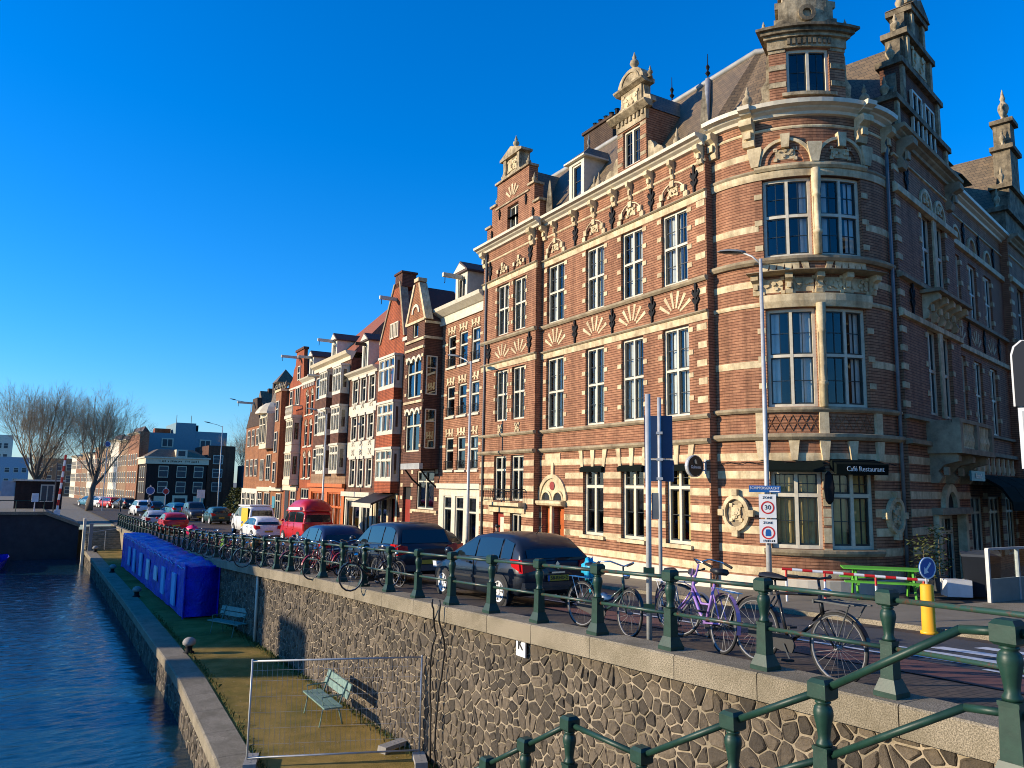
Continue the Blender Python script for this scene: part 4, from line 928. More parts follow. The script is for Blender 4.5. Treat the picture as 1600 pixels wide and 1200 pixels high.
    part(r, wall(SIDE, .15, 6.2, BASE, 17.0, sh, o, .28), 'side_wall', 'brick_main'); blk(r, SIDE, .15, .152, -.3, o, BASE, 17, 'side_wall', 'brick_main'); blk(r, SIDE, 6.198, 6.2, -.3, o, BASE, 17, 'side_wall', 'brick_main')
    for a, b, z0, z1 in sh[:4]:
        q = SIDE(b, o-.12, z0); window(r, q[0], q[1], z0, b-a, z1-z0, rotz=SROT, fw=.1, bars=(0, 0))
    blk(r, SIDE, 3.6, 3.95, -.1, o+.06, 12.7, 15.2, 'stone_pier', 'stone_cream'); blk(r, SIDE, 3.6, 3.95, -.1, o+.06, 8.4, 11.3, 'stone_pier', 'stone_cream')
    mh = []
    for a, b in ((6.75, 7.65), (8.75, 9.85), (11.0, 12.1)): mh += [(a, b, 12.4, 14.8), (a, b, 8.3, 11.0)]
    gh = [(6.8, 8.8, 3.6, 5.9), (9.4, 11.4, 3.6, 5.9), (12, 13.6, 3.6, 5.9)]
    part(r, wall(SIDE, 6.2, 14, BASE, 17.0, mh+gh, -.05, .24), 'side_wall', 'brick_main')
    for a, b, z0, z1 in mh: q = SIDE(b, -.13, z0); window(r, q[0], q[1], z0, b-a, z1-z0, rotz=SROT, bars=(0, 0))
    for a, b, z0, z1 in gh: q = SIDE(b, -.15, z0); window(r, q[0], q[1], z0, b-a, z1-z0, cols=3, tr=(.75,), bars=(0, 0), rotz=SROT)
    for a, b, z0, z1 in mh+sh[:4]:
        for k in range(3):
            z = z0+(z1-z0)*(k+.6)/3; oo = o if a < 6 else -.05
            for x0, x1 in ((a-.22, a), (b, b+.22)): blk(r, SIDE, x0, x1, oo-.1, oo+.03, z, z+.17, 'jamb_stone', 'stone_cream')
    for z in [8.5+.56*k for k in range(14)]: blk(r, SIDE, .14, .55, o-.06, o+.02, z, z+.18, 'quoin', 'stone_cream')
    bands(r, SIDE, cut(.15, 6.2, sh), GB, .22, o); bands(r, SIDE, cut(6.2, 14, gh), GB, .22, -.05)
    for (a0, a1, oo) in ((.1, 6.25, o), (6.2, 14, -.05), (14, 19.5, .25)):
        for z0, z1, d, mt in ((7.4, 7.58, .16, 'stone_grey'), (8.14, 8.28, .12, 'stone_grey'), (11.2, 11.42, .1, 'stone_cream'), (12.38, 12.56, .14, 'stone_grey'), (15.05, 15.3, .12, 'stone_cream'), (16.2, 16.3, .06, 'stone_cream')):
            part(r, MB(SIDE).prism([(oo-.04, z0), (oo+d, z0+.03), (oo+d, z1-.02), (oo-.04, z1)], a0, a1, 0, 'a'), 'string_course', mt)
        cornice(r, SIDE, a0, a1, 16.8, oo, 'white_paint' if a0 == 6.2 else 'stone_grey')
    for c in (7.2, 9.3, 11.55): fan(r, SIDE, c, 11.46, .25, .75, -.05, 5, 55); anchor(r, SIDE, c+1.05, 11.9, -.05); anchor(r, SIDE, c+1.05, 15.8, -.05); part(r, MB(SIDE).arcband(c, 15.35, .45, .55, -.07, .02, 0, 180, 10), 'blind_arch', 'stone_cream')
    for c in (3.05, 4.5): part(r, MB(SIDE).arcband(c, 15.35, .5, .62, o-.02, o+.06, 0, 180, 10), 'blind_arch', 'stone_cream'); shield(r, SIDE, c, 15.5, .4, .3, o)
    for c in (2.3, 3.1, 3.8, 4.5, 5.3): bracket(r, SIDE, c, .2, 11.45, 12.25, o, .5)
    blk(r, SIDE, 2.0, 5.6, o-.02, o+.6, 12.25, 12.36, 'shelf', 'stone_grey')
    anchor(r, SIDE, 1.2, 11.9, o, 1.2); anchor(r, SIDE, 1.2, 15.8, o, 1.2)
    for t in (.7, 5.6): bracket(r, SIDE, t, .4, 15.9, 16.85, o, .5, 'stone_grey')
    # balcony with balusters
    blk(r, SIDE, 1.9, 5.7, o-.02, o+.95, 7.2, 7.36, 'balcony_slab', 'stone_grey'); blk(r, SIDE, 1.9, 5.7, o+.72, o+.92, 8.14, 8.26, 'balcony_rail', 'stone_grey')
    for x in (1.9, 3.7, 5.45): blk(r, SIDE, x, x+.25, o+.7, o+.94, 7.36, 8.14, 'balcony_pier', 'stone_grey')
    blk(r, SIDE, 1.9, 2.0, o, o+.7, 7.36, 8.2, 'balcony_pier', 'stone_grey')
    for k in range(7):
        for x in (2.3+k*.21, 4.1+k*.2): b = MB(SIDE); b.lathe([(.06, 7.36), (.04, 7.44), (.085, 7.62), (.04, 7.85), (.06, 8.0), (.06, 8.14)], (x, o+.82, 0), 6); part(r, b, 'baluster', 'stone_cream')
    for x in (2.2, 3.7, 5.3): bracket(r, SIDE, x, .3, 6.3, 7.2, o, .8, 'stone_grey')
    # portal
    blk(r, SIDE, 2.1, 2.35, o-.1, o+.16, 2.6, 5.35, 'portal_pillar', 'stone_cream'); blk(r, SIDE, 4.95, 5.2, o-.1, o+.16, 2.6, 5.35, 'portal_pillar', 'stone_cream'); blk(r, SIDE, 2.0, 5.3, o-.1, o+.3, 5.35, 5.55, 'portal_hood', 'stone_grey')
    part(r, MB(SIDE).arcband(3.65, 5.55, .5, .75, o-.05, o+.15, 0, 180, 12), 'portal_arch', 'stone_cream'); part(r, MB(SIDE).disc(3.65, 5.55, .5, o+.02, 12, 0, 0, 180), 'fanlight', 'room')
    q = SIDE(4.95, o-.25, 2.6); window(r, q[0], q[1], 2.75, 2.6, 2.55, cols=3, tr=(.78,), bars=(0, 0), rotz=SROT, fw=.12); blk(r, SIDE, 3.3, 4.0, o-.3, o-.2, 2.7, 4.7, 'door', 'door_red')
    # teal sign, awning over the terrace
    sg = blk(r, SIDE, 4.3, 5.9, o+.5, o+.56, 6.42, 6.74, 'sign_board', 'teal'); q = SIDE(5.1, o+.575, 6.58); put_text(sg, "Kannuit", .26, 'white', q, (rad(90), 0, SROT+rad(180)), .9)
    for k in range(4):
        a0 = 6.6+k*1.9; aw = MB(SIDE); pr = [(-.02, 6.7), (.5, 6.6), (1.05, 6.25), (1.35, 5.75), (1.37, 5.45), (1.34, 5.45), (1.3, 5.72), (1.0, 6.18), (.48, 6.52), (-.02, 6.6)]
        aw.prism(pr, a0, a0+1.82, 0, 'a'); part(r, aw, 'awning', 'awning')
    for k in range(10): blk(r, SIDE, 6.5+k*.75, 6.62+k*.75, -.06, .05, 6.75, 7.38, 'voussoir', 'stone_cream')
    # side gable
    g0 = 3.2; steps = [(2.7, 17.15, 18.3), (2.0, 18.3, 19.8), (1.35, 19.8, 21.1), (.75, 21.1, 22.2)]
    for k, (hw, z0, z1) in enumerate(steps):
        part(r, MB(SIDE).box(g0-hw, g0+hw, o-.6, o-.02, z0, z1), 'gable', 'brick_brown' if k < 2 else 'stone_dark')
        nx = steps[k+1][0] if k < 3 else .4
        blk(r, SIDE, g0-hw-.12, g0+hw+.12, o-.7, o+.14, z1-.14, z1+.05, 'gable_coping', 'stone_dark')
        for s in (-1, 1):
            finial(r, SIDE, g0+s*(hw-.15), o-.3, z1+.05, .75, .15)
            if k < 3: part(r, MB(SIDE).prism([(g0+s*nx, z1+.05), (g0+s*(hw-.25), z1+.05), (g0+s*(hw-.35), z1+.4), (g0+s*(nx+.15), z1+.6), (g0+s*(nx+.1), z1+1.0), (g0+s*nx, z1+1.1)], o-.4, o-.1), 'scroll', 'stone_dark')
            blk(r, SIDE, g0+s*(hw-.2)-.12, g0+s*(hw-.2)+.12, o-.1, o+.08, z0+.08, z1-.14, 'pilaster', 'stone_weather')
    q = SIDE(g0+.6, o-.02, 17.5); 
    for s in (-1, 1): q = SIDE(g0+s*.65+.5, o+.03, 17.5); fwin(r, q[0], q[1], 17.5, 1.0, 1.6, bars=(0, 0), rotz=SROT, cols=2)
    shield(r, SIDE, g0, 20.1, 1.2, .7, o); part(r, MB(SIDE).prism([(g0-.9, 22.25), (g0+.9, 22.25), (g0+.7, 22.4), (g0, 22.75), (g0-.7, 22.4)], o-.7, o+.2), 'pediment', 'stone_dark'); blk(r, SIDE, g0-.3, g0+.3, o-.5, o, 22.7, 23.4, 'pedestal', 'stone_weather'); finial(r, SIDE, g0, o-.25, 23.4, 1.3, .26, 'stone_weather')
    part(r, MB(SIDE).prism([(g0-2.3, 17.2), (g0+2.3, 17.2), (g0, 21.4)], -5, o-.5), 'gable_roof', 'slate')
    for t in (7.0, 9.6):
        part(r, MB(SIDE).box(t, t+1.1, -1.8, -.5, 17.1, 18.6), 'wood_dormer', 'white_paint'); b = MB(SIDE); q4 = [b.p(x, y, 18.6) for x, y in ((t-.25, -.2), (t+1.35, -.2), (t+1.35, -2.2), (t-.25, -2.2))]; a_ = b.p(t+.55, -1.1, 19.5)
        for k in range(4): b.face((q4[k], q4[(k+1) % 4], a_))
        part(r, b, 'wood_dormer_roof', 'slate'); finial(r, SIDE, t+.55, -1.1, 19.4, .8, .08, 'lead')
    # far side pavilion
    part(r, wall(SIDE, 14, 19.5, BASE, 17.2, [(15.2, 16.4, 8.4, 11.2), (17, 18.2, 8.4, 11.2), (15.2, 16.4, 12.7, 15.1), (17, 18.2, 12.7, 15.1)], .25, .25), 'side_wall', 'brick_main'); blk(r, SIDE, 14, 14.01, -.2, .25, BASE, 17.2, 'side_wall', 'brick_main')
    for a in (15.2, 17.0):
        for z0, h in ((8.4, 2.8), (12.7, 2.4)): q = SIDE(a+1.2, .12, z0); window(r, q[0], q[1], z0, 1.2, h, bars=(0, 0), rotz=SROT)
    for z in [8.5+.56*k for k in range(14)]: blk(r, SIDE, 13.99, 14.5, .2, .275, z, z+.18, 'quoin', 'stone_cream')
    for k, (hw, z0, z1) in enumerate([(2.6, 17.2, 18.5), (1.5, 18.5, 19.9), (.75, 19.9, 22.0), (.42, 22.0, 23.4)]):
        part(r, MB(SIDE).box(16.9-hw, 16.9+hw, -.5, .2, z0, z1), 'gable', 'stone_dark'); blk(r, SIDE, 16.9-hw-.15, 16.9+hw+.15, -.6, .35, z1-.16, z1+.04, 'gable_coping', 'stone_dark')
        for s in (-1, 1): finial(r, SIDE, 16.9+s*(hw-.1), -.1, z1+.04, .9, .13, 'stone_weather')
    finial(r, SIDE, 16.9, -.1, 23.4, 1.7, .24, 'stone_weather')
    part(r, MB(SIDE).prism([(14.3, 17.2), (19.5, 17.2), (16.9, 22.0)], -6, -.4), 'gable_roof', 'slate')
    # ---------- hanging signs
    hs = thing('hanging_sign', tuple(FP(.15, .0, 6.68)), FROT, 'round black hanging pub sign on the brick front left of the round corner', 'sign')
    sgn = MB(); sgn.lathe([(.29, -.05), (.31, 0), (.29, .05)], (0, .46, 0), 24, 0, 'x'); D = part(hs, sgn, 'disc', 'black', False)
    rm = MB(); rm.lathe([(.3, -.07), (.325, -.05), (.325, .05), (.3, .07)], (0, .46, 0), 24, 0, 'x', caps=False); part(hs, rm, 'rim', 'galv')
    br = MB(); br.tube([(0, 0, .12), (0, .2, .12)], .025, 6); br.tube([(0, 0, -.12), (0, .2, -.12)], .025, 6); br.box(-.04, .04, 0, .03, -.22, .22); part(hs, br, 'bracket', 'galv')
    put_text(hs, 'Guinness', .135, 'white', (-.075, .46, -.03), (rad(90), 0, rad(-90)), .82)
    hp = MB(); hp.prism([(-.05+.46, .06), (.04+.46, .08), (.05+.46, .18), (.0+.46, .2)], -.078, -.07, 0, 'a'); part(hs, hp, 'emblem', 'cream_paint')
corner_building()
# ================================================================= ROW OF CANAL HOUSES
def house(name, s0, s1, ztop, mat, holes, label, base=None, depth=9, reveal=.16):
    q = FP(s0, 0); base = base if base is not None else zs(q.x, q.y)-.25
    q.z = base; r = thing(name, tuple(q), FROT, label, 'house', 'houses in the canal row', off=(-s0, 0, -base))
    w = wall(ident, s0, s1, base, ztop, holes, 0, reveal); w.box(s0, s0+.02, -depth, -.001, base, ztop); w.box(s1-.02, s1, -depth, -.001, base, ztop); w.box(s0, s1, -depth, -depth+.02, base, ztop)
    part(r, w, 'wall', mat); return r
def grid(cols, rows): return [(a, b, z0, z1) for z0, z1 in rows for a, b in cols]
def wins(r, hs, **k):
    for i, (a, b, z0, z1) in enumerate(hs): window(r, a, -.06, z0, b-a, z1-z0, curtain=((0, .28), (.72, 1)) if i % 3 == 0 else (((.0, 1.0),) if i % 7 == 3 else None), **k)
def sills(r, hs, mat='stone_cream', e=.08):
    for a, b, z0, z1 in hs: blk(r, ident, a-e, b+e, -.1, .08, z0-.1, z0, 'sill', mat)
def gable_roof(r, s0, s1, z0, z1, mat, o0=-.1, o1=-9, name='roof'): return part(r, MB().prism([(s0, z0), (s1, z0), ((s0+s1)/2, z1)], o1, o0), name, mat)
def beam(r, a, z, o, L=1.1, mat='white_paint'):
    L *= .72
    b = MB().box(a-.09, a+.09, o-.3, o+L, z, z+.2); h = part(r, b, 'hoist_beam', mat); k = MB().tube([(a, o+L-.12, z), (a, o+L-.12, z-.25), (a+.06, o+L-.12, z-.3)], .02, 5); obj('hook', k.mesh('hook', 'iron'), h, (0, 0, 0))
def dormer(r, a, z, w, h, o=-.3, mat='white_paint', roof='tile_dark', d=2.2):
    p = wall(ident, a-w/2, a+w/2, z, z+h, [(a-w*.3, a+w*.3, z+.15, z+h*.85)], o, .08); p.box(a-w/2, a-w/2+.02, o-d, o-.001, z, z+h); p.box(a+w/2-.02, a+w/2, o-d, o-.001, z, z+h); D = part(r, p, 'dormer', mat)
    window(r, a-w*.3, o-.05, z+.15, w*.6, h*.85-.15, 2, (), (0, 1), fw=.05)
    part(r, MB().prism([(a-w*.62, z+h), (a+w*.62, z+h), (a+w*.62, z+h+.08), (a, z+h+.08+w*.42), (a-w*.62, z+h+.08)], o-d, o+.12), 'dormer_roof', [roof]); part(r, MB().prism([(a-w*.55, z+h+.09), (a+w*.55, z+h+.09), (a, z+h+.05+w*.36)], o+.12, o+.15), 'dormer_gable', mat)
def bay(r, s0, s1, z0, z1, o, holes_rows, mat='white_paint', cols=3, tr=(.68,), side=True, spandrel=None):
    """glazed oriel: one storey box with a front window"""
    b = MB(); b.box(s0, s1, 0, o, z0-.12, z0); b.box(s0-.05, s1+.05, 0, o+.06, z1, z1+.14); b.box(s0, s0+.06, 0, o-.001, z0, z1); b.box(s1-.06, s1, 0, o-.001, z0, z1); B = part(r, b, 'oriel', mat)
    window(r, s0, o, z0, s1-s0, z1-z0, cols, tr, (0, 0), fw=.09, frame=mat, sash=mat, curtain=((0, .2), (.8, 1)), e=-.01, d=min(.9, o+.3))
    sd = win_parts(lambda a, q, z: (s0-.0-q, a, z), .1, z0+.1, .01, o-.2, z1-z0-.2, 1, tr, (0, 0), .07, 1, None, False)
    obj('side_window', sd[0].mesh('side_window', mat), B, (0, 0, 0)); pn = MB(); pn.quad((s0-.02, .19, z0+.3), (s0-.02, o-.17, z0+.3), (s0-.02, o-.17, z1-.25), (s0-.02, .19, z1-.25)); obj('pane', pn.mesh('pane', 'glass'), B, (0, 0, 0)); bk = MB(); bk.quad((s0-.012, .19, z0+.3), (s0-.012, o-.17, z0+.3), (s0-.012, o-.17, z1-.25), (s0-.012, .19, z1-.25)); obj('interior', bk.mesh('interior', 'room'), B, (0, 0, 0))
def houses():
    I = ident
    # --- A
    C = [(14.75, 15.65), (16.05, 16.95), (17.35, 18.25)]
    hs = grid(C, [(11.9, 13.55), (9.4, 10.95), (6.75, 8.37)]); gs = [(14.7, 15.6, 2.9, 5.5), (16.0, 16.9, 3.3, 5.5), (17.3, 18.2, 3.3, 5.5)]
    r = house('canal_house', 13.95, 18.9, 14.2, 'brick_main', hs+gs, 'brick canal house with broad white cornice and white ground floor beside the corner building')
    wins(r, hs, cols=1, tr=(.6,), bars=(0, 0)); sills(r, hs, 'white_paint')
    for a, b, z0, z1 in hs:
        for k in range(3): x = a+(b-a)*(k+.5)/3; part(r, MB().prism([(x-.06, z1+.05), (x+.06, z1+.05), (x+.1+(k-1)*.06, z1+.42), (x-.1+(k-1)*.06, z1+.42)], -.02, .03), 'voussoir', 'stone_cream')
        part(r, MB().arcband((a+b)/2, z1-.35, .54, .6, -.02, .05, 42, 138, 6), 'window_arch', 'stone_cream')
        rl = MB(); rl.box(a, b, .06, .08, z0+.42, z0+.45); [rl.box(a+(b-a)*k/8-.008, a+(b-a)*k/8+.008, .062, .078, z0, z0+.42) for k in range(9)]; part(r, rl, 'window_guard', 'iron')
    for z in (13.2, 10.6, 8.0): [blk(r, I, x0, x1, -.03, .015, z-.12, z, 'stone_band', 'stone_cream') for x0, x1 in ((14.0, 14.75), (15.65, 16.05), (16.95, 17.35), (18.25, 18.9))]
    part(r, wall(I, 14.3, 18.75, 2.4, 6.05, gs, .06, .2), 'shopfront', 'white_paint'); 
    for a, b, z0, z1 in gs: window(r, a, .0, z0, b-a, z1-z0, 1, (.72,), (0, 0))
    blk(r, I, 14.2, 18.8, .0, .2, 5.85, 6.1, 'shop_cornice', 'white_paint')
    cornice(r, I, 13.98, 19.2, 14.2, 0, 'white_paint', [(-.02, 0), (.08, 0), (.1, .42), (.18, .45), (.5, .68), (.55, .85), (-.4, .88)])
    part(r, MB().prism([(-.1, 15.0), (-2.5, 17.0), (-9, 17.0), (-9, 15.0)], 13.96, 18.9, 0, 'a'), 'roof', 'tile_dark'); dormer(r, 16.9, 15.1, 1.3, 1.45, .0); beam(r, 16.9, 16.25, .1, 1.3)
    # antennas
    an = thing('antenna_mast', tuple(FP(18.6, -4.5, 17)), FROT, 'cluster of white mobile phone antennas on the roof behind the white corniced house', 'antenna')
    for k, (x, z0, z1, rr, m) in enumerate(((0, 0, 2.2, .09, 'white'), (.5, -.3, 2.6, .05, 'blue_sign'), (-1.0, .4, 2.9, .09, 'white'), (-1.6, .2, 3.3, .05, 'blue_sign'), (-1.3, .6, 3.1, .07, 'white'))): part(an, MB().tube([(x, 0, z0), (x, 0, z1)], rr, 6), 'antenna', m)
    part(an, MB().box(-2.2, 1, -.8, .4, -.6, .3), 'plinth', 'brick_brown')
    # --- B dark ornate with projecting oriel and pointed gable
    gs = [(22.5, 23.6, 2.7, 5.9), (19.5, 21.7, 4.75, 6.75)]
    r = house('canal_house', 18.9, 24.2, 14.4, 'brick_brown', gs, 'dark ornate canal house with a projecting cream trimmed oriel under a pointed gable')
    window(r, 19.5, -.06, 4.75, 2.2, 2.0, 2, (.72,), (0, 0), sashw=.05); blk(r, I, 22.5, 23.6, -.2, -.14, 2.5, 5.2, 'door', 'door_red'); blk(r, I, 22.5, 23.6, -.2, -.15, 5.2, 5.9, 'fanlight', 'room')
    for z in (4.72, 3.9): blk(r, I, 19.0, 22.2, -.03, .08, z-.13, z, 'string_course', 'stone_cream')
    for z in (6.6, 5.9, 5.2, 4.5, 3.8): [blk(r, I, x, x+.3, -.03, .03, z, z+.2, 'stone_band', 'stone_cream') for x in (22.2, 23.65, 19.05)]
    oh = [(19.3, 21.1, 10.5, 12.6), (19.3, 21.1, 7.7, 9.85), (19.85, 20.55, 13.7, 15.0)]
    orl = wall(I, 19.0, 21.35, 7.05, 14.5, oh, 1.0, .15); orl.box(19.0, 21.35, 0, .99, 6.85, 7.05); orl.box(21.33, 21.35, 0, 1, 7, 14.5); orl.quad((19.0, 0, 7.05), (19.0, 1, 7.05), (19.0, 1, 14.5), (19.0, 0, 14.5)); part(r, orl, 'oriel', 'brick_brown')
    part(r, MB().prism([(18.95, 14.5), (21.4, 14.5), (20.5, 16.55), (20.35, 16.75), (19.95, 16.75), (19.8, 16.55)], .6, 1.0), 'gable', 'brick_orange'); part(r, MB().prism([(19.0, 14.5), (21.35, 14.5), (20.18, 16.5)], -1.2, .6), 'gable_roof', 'tile_dark')
    for (x0, z0), (x1, z1) in (((18.9, 14.5), (19.85, 16.6)), ((21.45, 14.5), (20.45, 16.6))): part(r, MB().prism([(x0-.1, z0), (x0+.1, z0), (x1+.1, z1), (x1-.1, z1)], .62, 1.06), 'gable_coping', 'stone_cream')
    part(r, MB().prism([(.58, 16.7), (.58, 16.9), (1.08, 16.9), (1.08, 16.7)], 19.85, 20.45, 0, 'a'), 'gable_cap', 'stone_cream')
    window(r, 19.3, .95, 10.5, 1.8, 2.1, 2, (.62,), (0, 0), frame='cream_paint'); window(r, 19.3, .95, 7.7, 1.8, 2.15, 2, (.62,), (0, 0), frame='cream_paint', curtain=((.0, .2),)); window(r, 19.85, .95, 13.7, .7, 1.3, 1, (.6,), (0, 0), frame='cream_paint')
    for z in (12.55, 9.8):
        for c in (19.55, 20.2, 20.85): part(r, MB().arcband(c, z-.18, .2, .34, 1.0, 1.07, 0, 180, 8), 'window_arch', 'cream_paint')
        for z2 in (z, z-.9, z-1.9): [blk(r, I, x, x+.22, .97, 1.04, z2, z2+.16, 'stone_band', 'stone_cream') for x in (19.02, 21.12)]
        sw = MB(); sw.quad((18.985, .3, z-1.9), (18.985, .8, z-1.9), (18.985, .8, z), (18.985, .3, z)); part(r, sw, 'side_pane', 'glass_car'); f = MB(); [f.box(18.96, 18.99, *q) for q in ((.24, .3, z-1.95, z+.05), (.8, .86, z-1.95, z+.05), (.3, .8, z, z+.06), (.3, .8, z-1.96, z-1.9), (.3, .8, z-.6, z-.55))]; part(r, f, 'side_frame', 'cream_paint')
    part(r, MB().arcband(20.2, 15.0, .35, .5, 1.0, 1.06, 0, 180, 8), 'window_arch', 'cream_paint')
    for z in (14.45, 13.45, 10.2, 13.0): blk(r, I, 18.96, 21.4, .97, 1.08, z, z+.13, 'string_course', 'stone_cream'); 
    for z in (14.3, 13.5): blk(r, I, 18.93, 18.99, .0, 1.0, z, z+.13, 'string_course', 'stone_cream')
    blk(r, I, 18.95, 21.4, .9, 1.1, 6.8, 7.1, 'oriel_base', 'lead'); 
    for x in (19.2, 21.2): part(r, MB().tube([(x, 0, 5.9), (x, .5, 6.3), (x, .95, 6.85)], .05, 5), 'oriel_bracket', 'iron')
    part(r, MB().prism([(-.1, 14.4), (-2.6, 17.2), (-9, 17.2), (-9, 14.4)], 18.9, 24.2, 0, 'a'), 'roof', 'tile_red'); part(r, MB().box(18.92, 24.1, -.3, .15, 14.2, 14.42), 'gutter', 'white_paint')
    # --- C red gable house with oriels
    gs = [(24.5, 25.4, 14.55, 15.6), (25.6, 26.4, 14.55, 15.6), (24.6, 25.6, 2.6, 5.2), (25.9, 27.9, 3.0, 5.2)]
    r = house('canal_house', 24.2, 28.25, 14.6, 'brick_red', gs[2:], 'red brick canal house with steep pointed gable, white oriel windows and a dark awning')
    g = wall(I, 24.2, 28.25, 14.6, 14.61, [], .0); part(r, MB().prism([(24.15, 14.6), (28.1, 14.6), (25.95, 18.0), (25.1, 18.0)], -.35, .0), 'gable', 'brick_red')
    for (x0, z0), (x1, z1) in (((24.15, 14.6), (25.1, 18.0)), ((28.1, 14.6), (25.95, 18.0))): part(r, MB().prism([(x0-.09, z0), (x0+.09, z0), (x1+.09, z1), (x1-.09, z1)], -.4, .07), 'gable_coping', 'stone_grey')
    part(r, MB().box(24.85, 25.95, -.9, .0, 17.7, 18.6), 'chimney', 'brick_brown'); part(r, MB().box(24.78, 26.02, -.97, .07, 18.5, 18.62), 'chimney_cap', 'brick_brown')
    for a in (25.0, 25.7): fwin(r, a, .03, 14.65, .6, .95, 2, (), (0, 1), frame='cream_paint', sash='cream_paint')
    gable_roof(r, 24.2, 28.2, 14.6, 17.9, 'tile_red', -.3); beam(r, 25.6, 16.9, .0, 1.5)
    for z0, z1 in ((11.65, 13.4), (8.98, 10.7), (6.3, 8.0)): bay(r, 24.3, 26.85, z0, z1, .5, None, 'white_paint', 3, (.64,))
    for z0, z1 in ((10.84, 11.53), (8.14, 8.86), (5.55, 6.18), ): part(r, MB().box(24.32, 26.83, -.02, .49, z0, z1), 'oriel_spandrel', 'brick_red')
    for z0, z1 in ((11.7, 13.3), (9.0, 10.6), (6.4, 7.9)): fwin(r, 27.1, .02, z0, .8, z1-z0, 1, (.64,), (0, 0))
    part(r, wall(I, 24.3, 28.1, 2.5, 5.5, gs[2:], .05, .2), 'shopfront', 'stone_cream'); window(r, 25.9, 0, 3.0, 2.0, 2.2, 2, (), (0, 0)); blk(r, I, 24.6, 25.6, -.3, -.25, 2.5, 5.2, 'door', 'door_red')
    part(r, MB().prism([(.1, 5.5), (1.5, 4.95), (1.5, 4.85), (1.46, 4.85), (.1, 5.4)], 24.6, 27.8, 0, 'a'), 'awning', 'black'); part(r, MB().box(24.6, 27.8, 1.47, 1.52, 4.68, 4.93), 'awning_valance', 'white_paint')
    # --- D white stucco and brick
    C = [(28.75, 29.65), (30.35, 31.25), (31.9, 32.8)]; hs = grid(C, [(11.3, 12.85), (8.9, 10.4), (5.9, 7.6)])
    gs = [(28.7, 30.2, 2.9, 4.9), (30.6, 33.3, 3.0, 5.0)]
    r = house('canal_house', 28.25, 33.6, 13.1, 'brick_brown', hs+gs, 'canal house with white stucco bands and window surrounds under a white cornice')
    wins(r, hs, cols=1, tr=(.6,), bars=(0, 0)); sills(r, hs, 'white_paint')
    for z0, z1 in ((10.55, 11.15), (7.75, 8.75)): blk(r, I, 28.35, 33.5, -.03, .05, z0, z1, 'stucco_band', 'white_paint'); 
    for a, b, z0, z1 in hs: blk(r, I, a-.14, a, -.03, .06, z0, z1, 'window_surround', 'white_paint'); blk(r, I, b, b+.14, -.03, .06, z0, z1, 'window_surround', 'white_paint'); blk(r, I, a-.2, b+.2, -.03, .12, z1, z1+.18, 'window_hood', 'white_paint'); shield(r, I, (a+b)/2, z1-1.9 if z1 > 9 else z1+.3, .4, .3, .05, 'white_paint')
    cornice(r, I, 28.2, 33.7, 13.0, 0, 'white_paint', [(-.02, 0), (.1, 0), (.15, .15), (.4, .3), (.45, .4), (-.3, .42)])
    part(r, wall(I, 28.3, 33.5, 2.4, 5.5, gs, .06, .25), 'shopfront', 'white_paint'); blk(r, I, 28.2, 33.6, .05, .35, 5.2, 5.5, 'shop_cornice', 'white_paint')
    for a, b, z0, z1 in gs: window(r, a, 0, z0, b-a, z1-z0, 2, (), (0, 0), sashw=.06)
    part(r, MB().prism([(-.1, 13.4), (-2.2, 15.6), (-9, 15.6), (-9, 13.4)], 28.25, 33.6, 0, 'a'), 'roof', 'tile_red'); dormer(r, 31.0, 13.4, 1.2, 1.9, -.05); beam(r, 31.0, 15.0, .0, .9, 'brick_dark')
    # --- E brown with twin oriels, orange shop
    gs = [(34.2, 37.5, 2.9, 5.4), (38.1, 41.6, 2.9, 5.4)]
    r = house('canal_house', 33.6, 42.1, 14.6, 'brick_brown', gs, 'wide brown brick canal house with two columns of white oriels over an orange shopfront')
    for s0 in (33.9, 37.1):
        for z0, z1 in ((12.25, 14.05), (9.55, 11.25), (6.8, 8.6)): bay(r, s0, s0+1.85, z0, z1, .6, None, 'white_paint', 3, (.7,))
        for z0, z1 in ((11.4, 12.12), (8.75, 9.42)): part(r, MB().box(s0+.02, s0+1.83, -.02, .58, z0, z1), 'oriel_spandrel', 'brick_brown')
    blk(r, I, 33.7, 42, -.02, .04, 5.95, 6.7, 'stone_band', 'brick_tan')
    for z0, z1 in ((12.3, 14.0), (9.6, 11.2), (6.9, 8.6)): fwin(r, 40.6, .02, z0, .9, z1-z0, 1, (.6,), (0, 0))
    cornice(r, I, 33.5, 42.2, 14.45, 0, 'cream_paint', [(-.02, 0), (.1, 0), (.12, .25), (.4, .4), (.5, .6), (-.3, .62)])
    part(r, wall(I, 33.7, 42.0, 2.4, 6.0, gs, .08, .25), 'shopfront', 'shop_orange'); blk(r, I, 33.6, 42.1, .05, .3, 5.75, 6.0, 'shop_cornice', 'shop_orange')
    for a, b, z0, z1 in gs: window(r, a, 0, z0, b-a, z1-z0, 4, (.6,), (1, 0), frame='shop_orange', sash='shop_orange', curtain=((.1, .3), (.6, .8)))
    rf = MB(); q = [rf.p(x, y, 15.0) for x, y in ((33.6, -.1), (42.1, -.1), (42.1, -9), (33.6, -9))]; t = [rf.p(35.2, -4.5, 19.6), rf.p(39, -4.5, 19.6)]
    for f in ((q[0], q[1], t[1], t[0]), (q[1], q[2], t[1]), (q[2], q[3], t[0], t[1]), (q[3], q[0], t[0])): rf.face(f)
    part(r, rf, 'roof', 'tile_red'); dormer(r, 38.0, 15.1, 1.3, 1.3, -.1); beam(r, 38.0, 16.3, .0, 1.6); part(r, MB().box(42.2, 44.6, -3.4, -2.6, 14, 17.6), 'chimney', 'brick_brown')
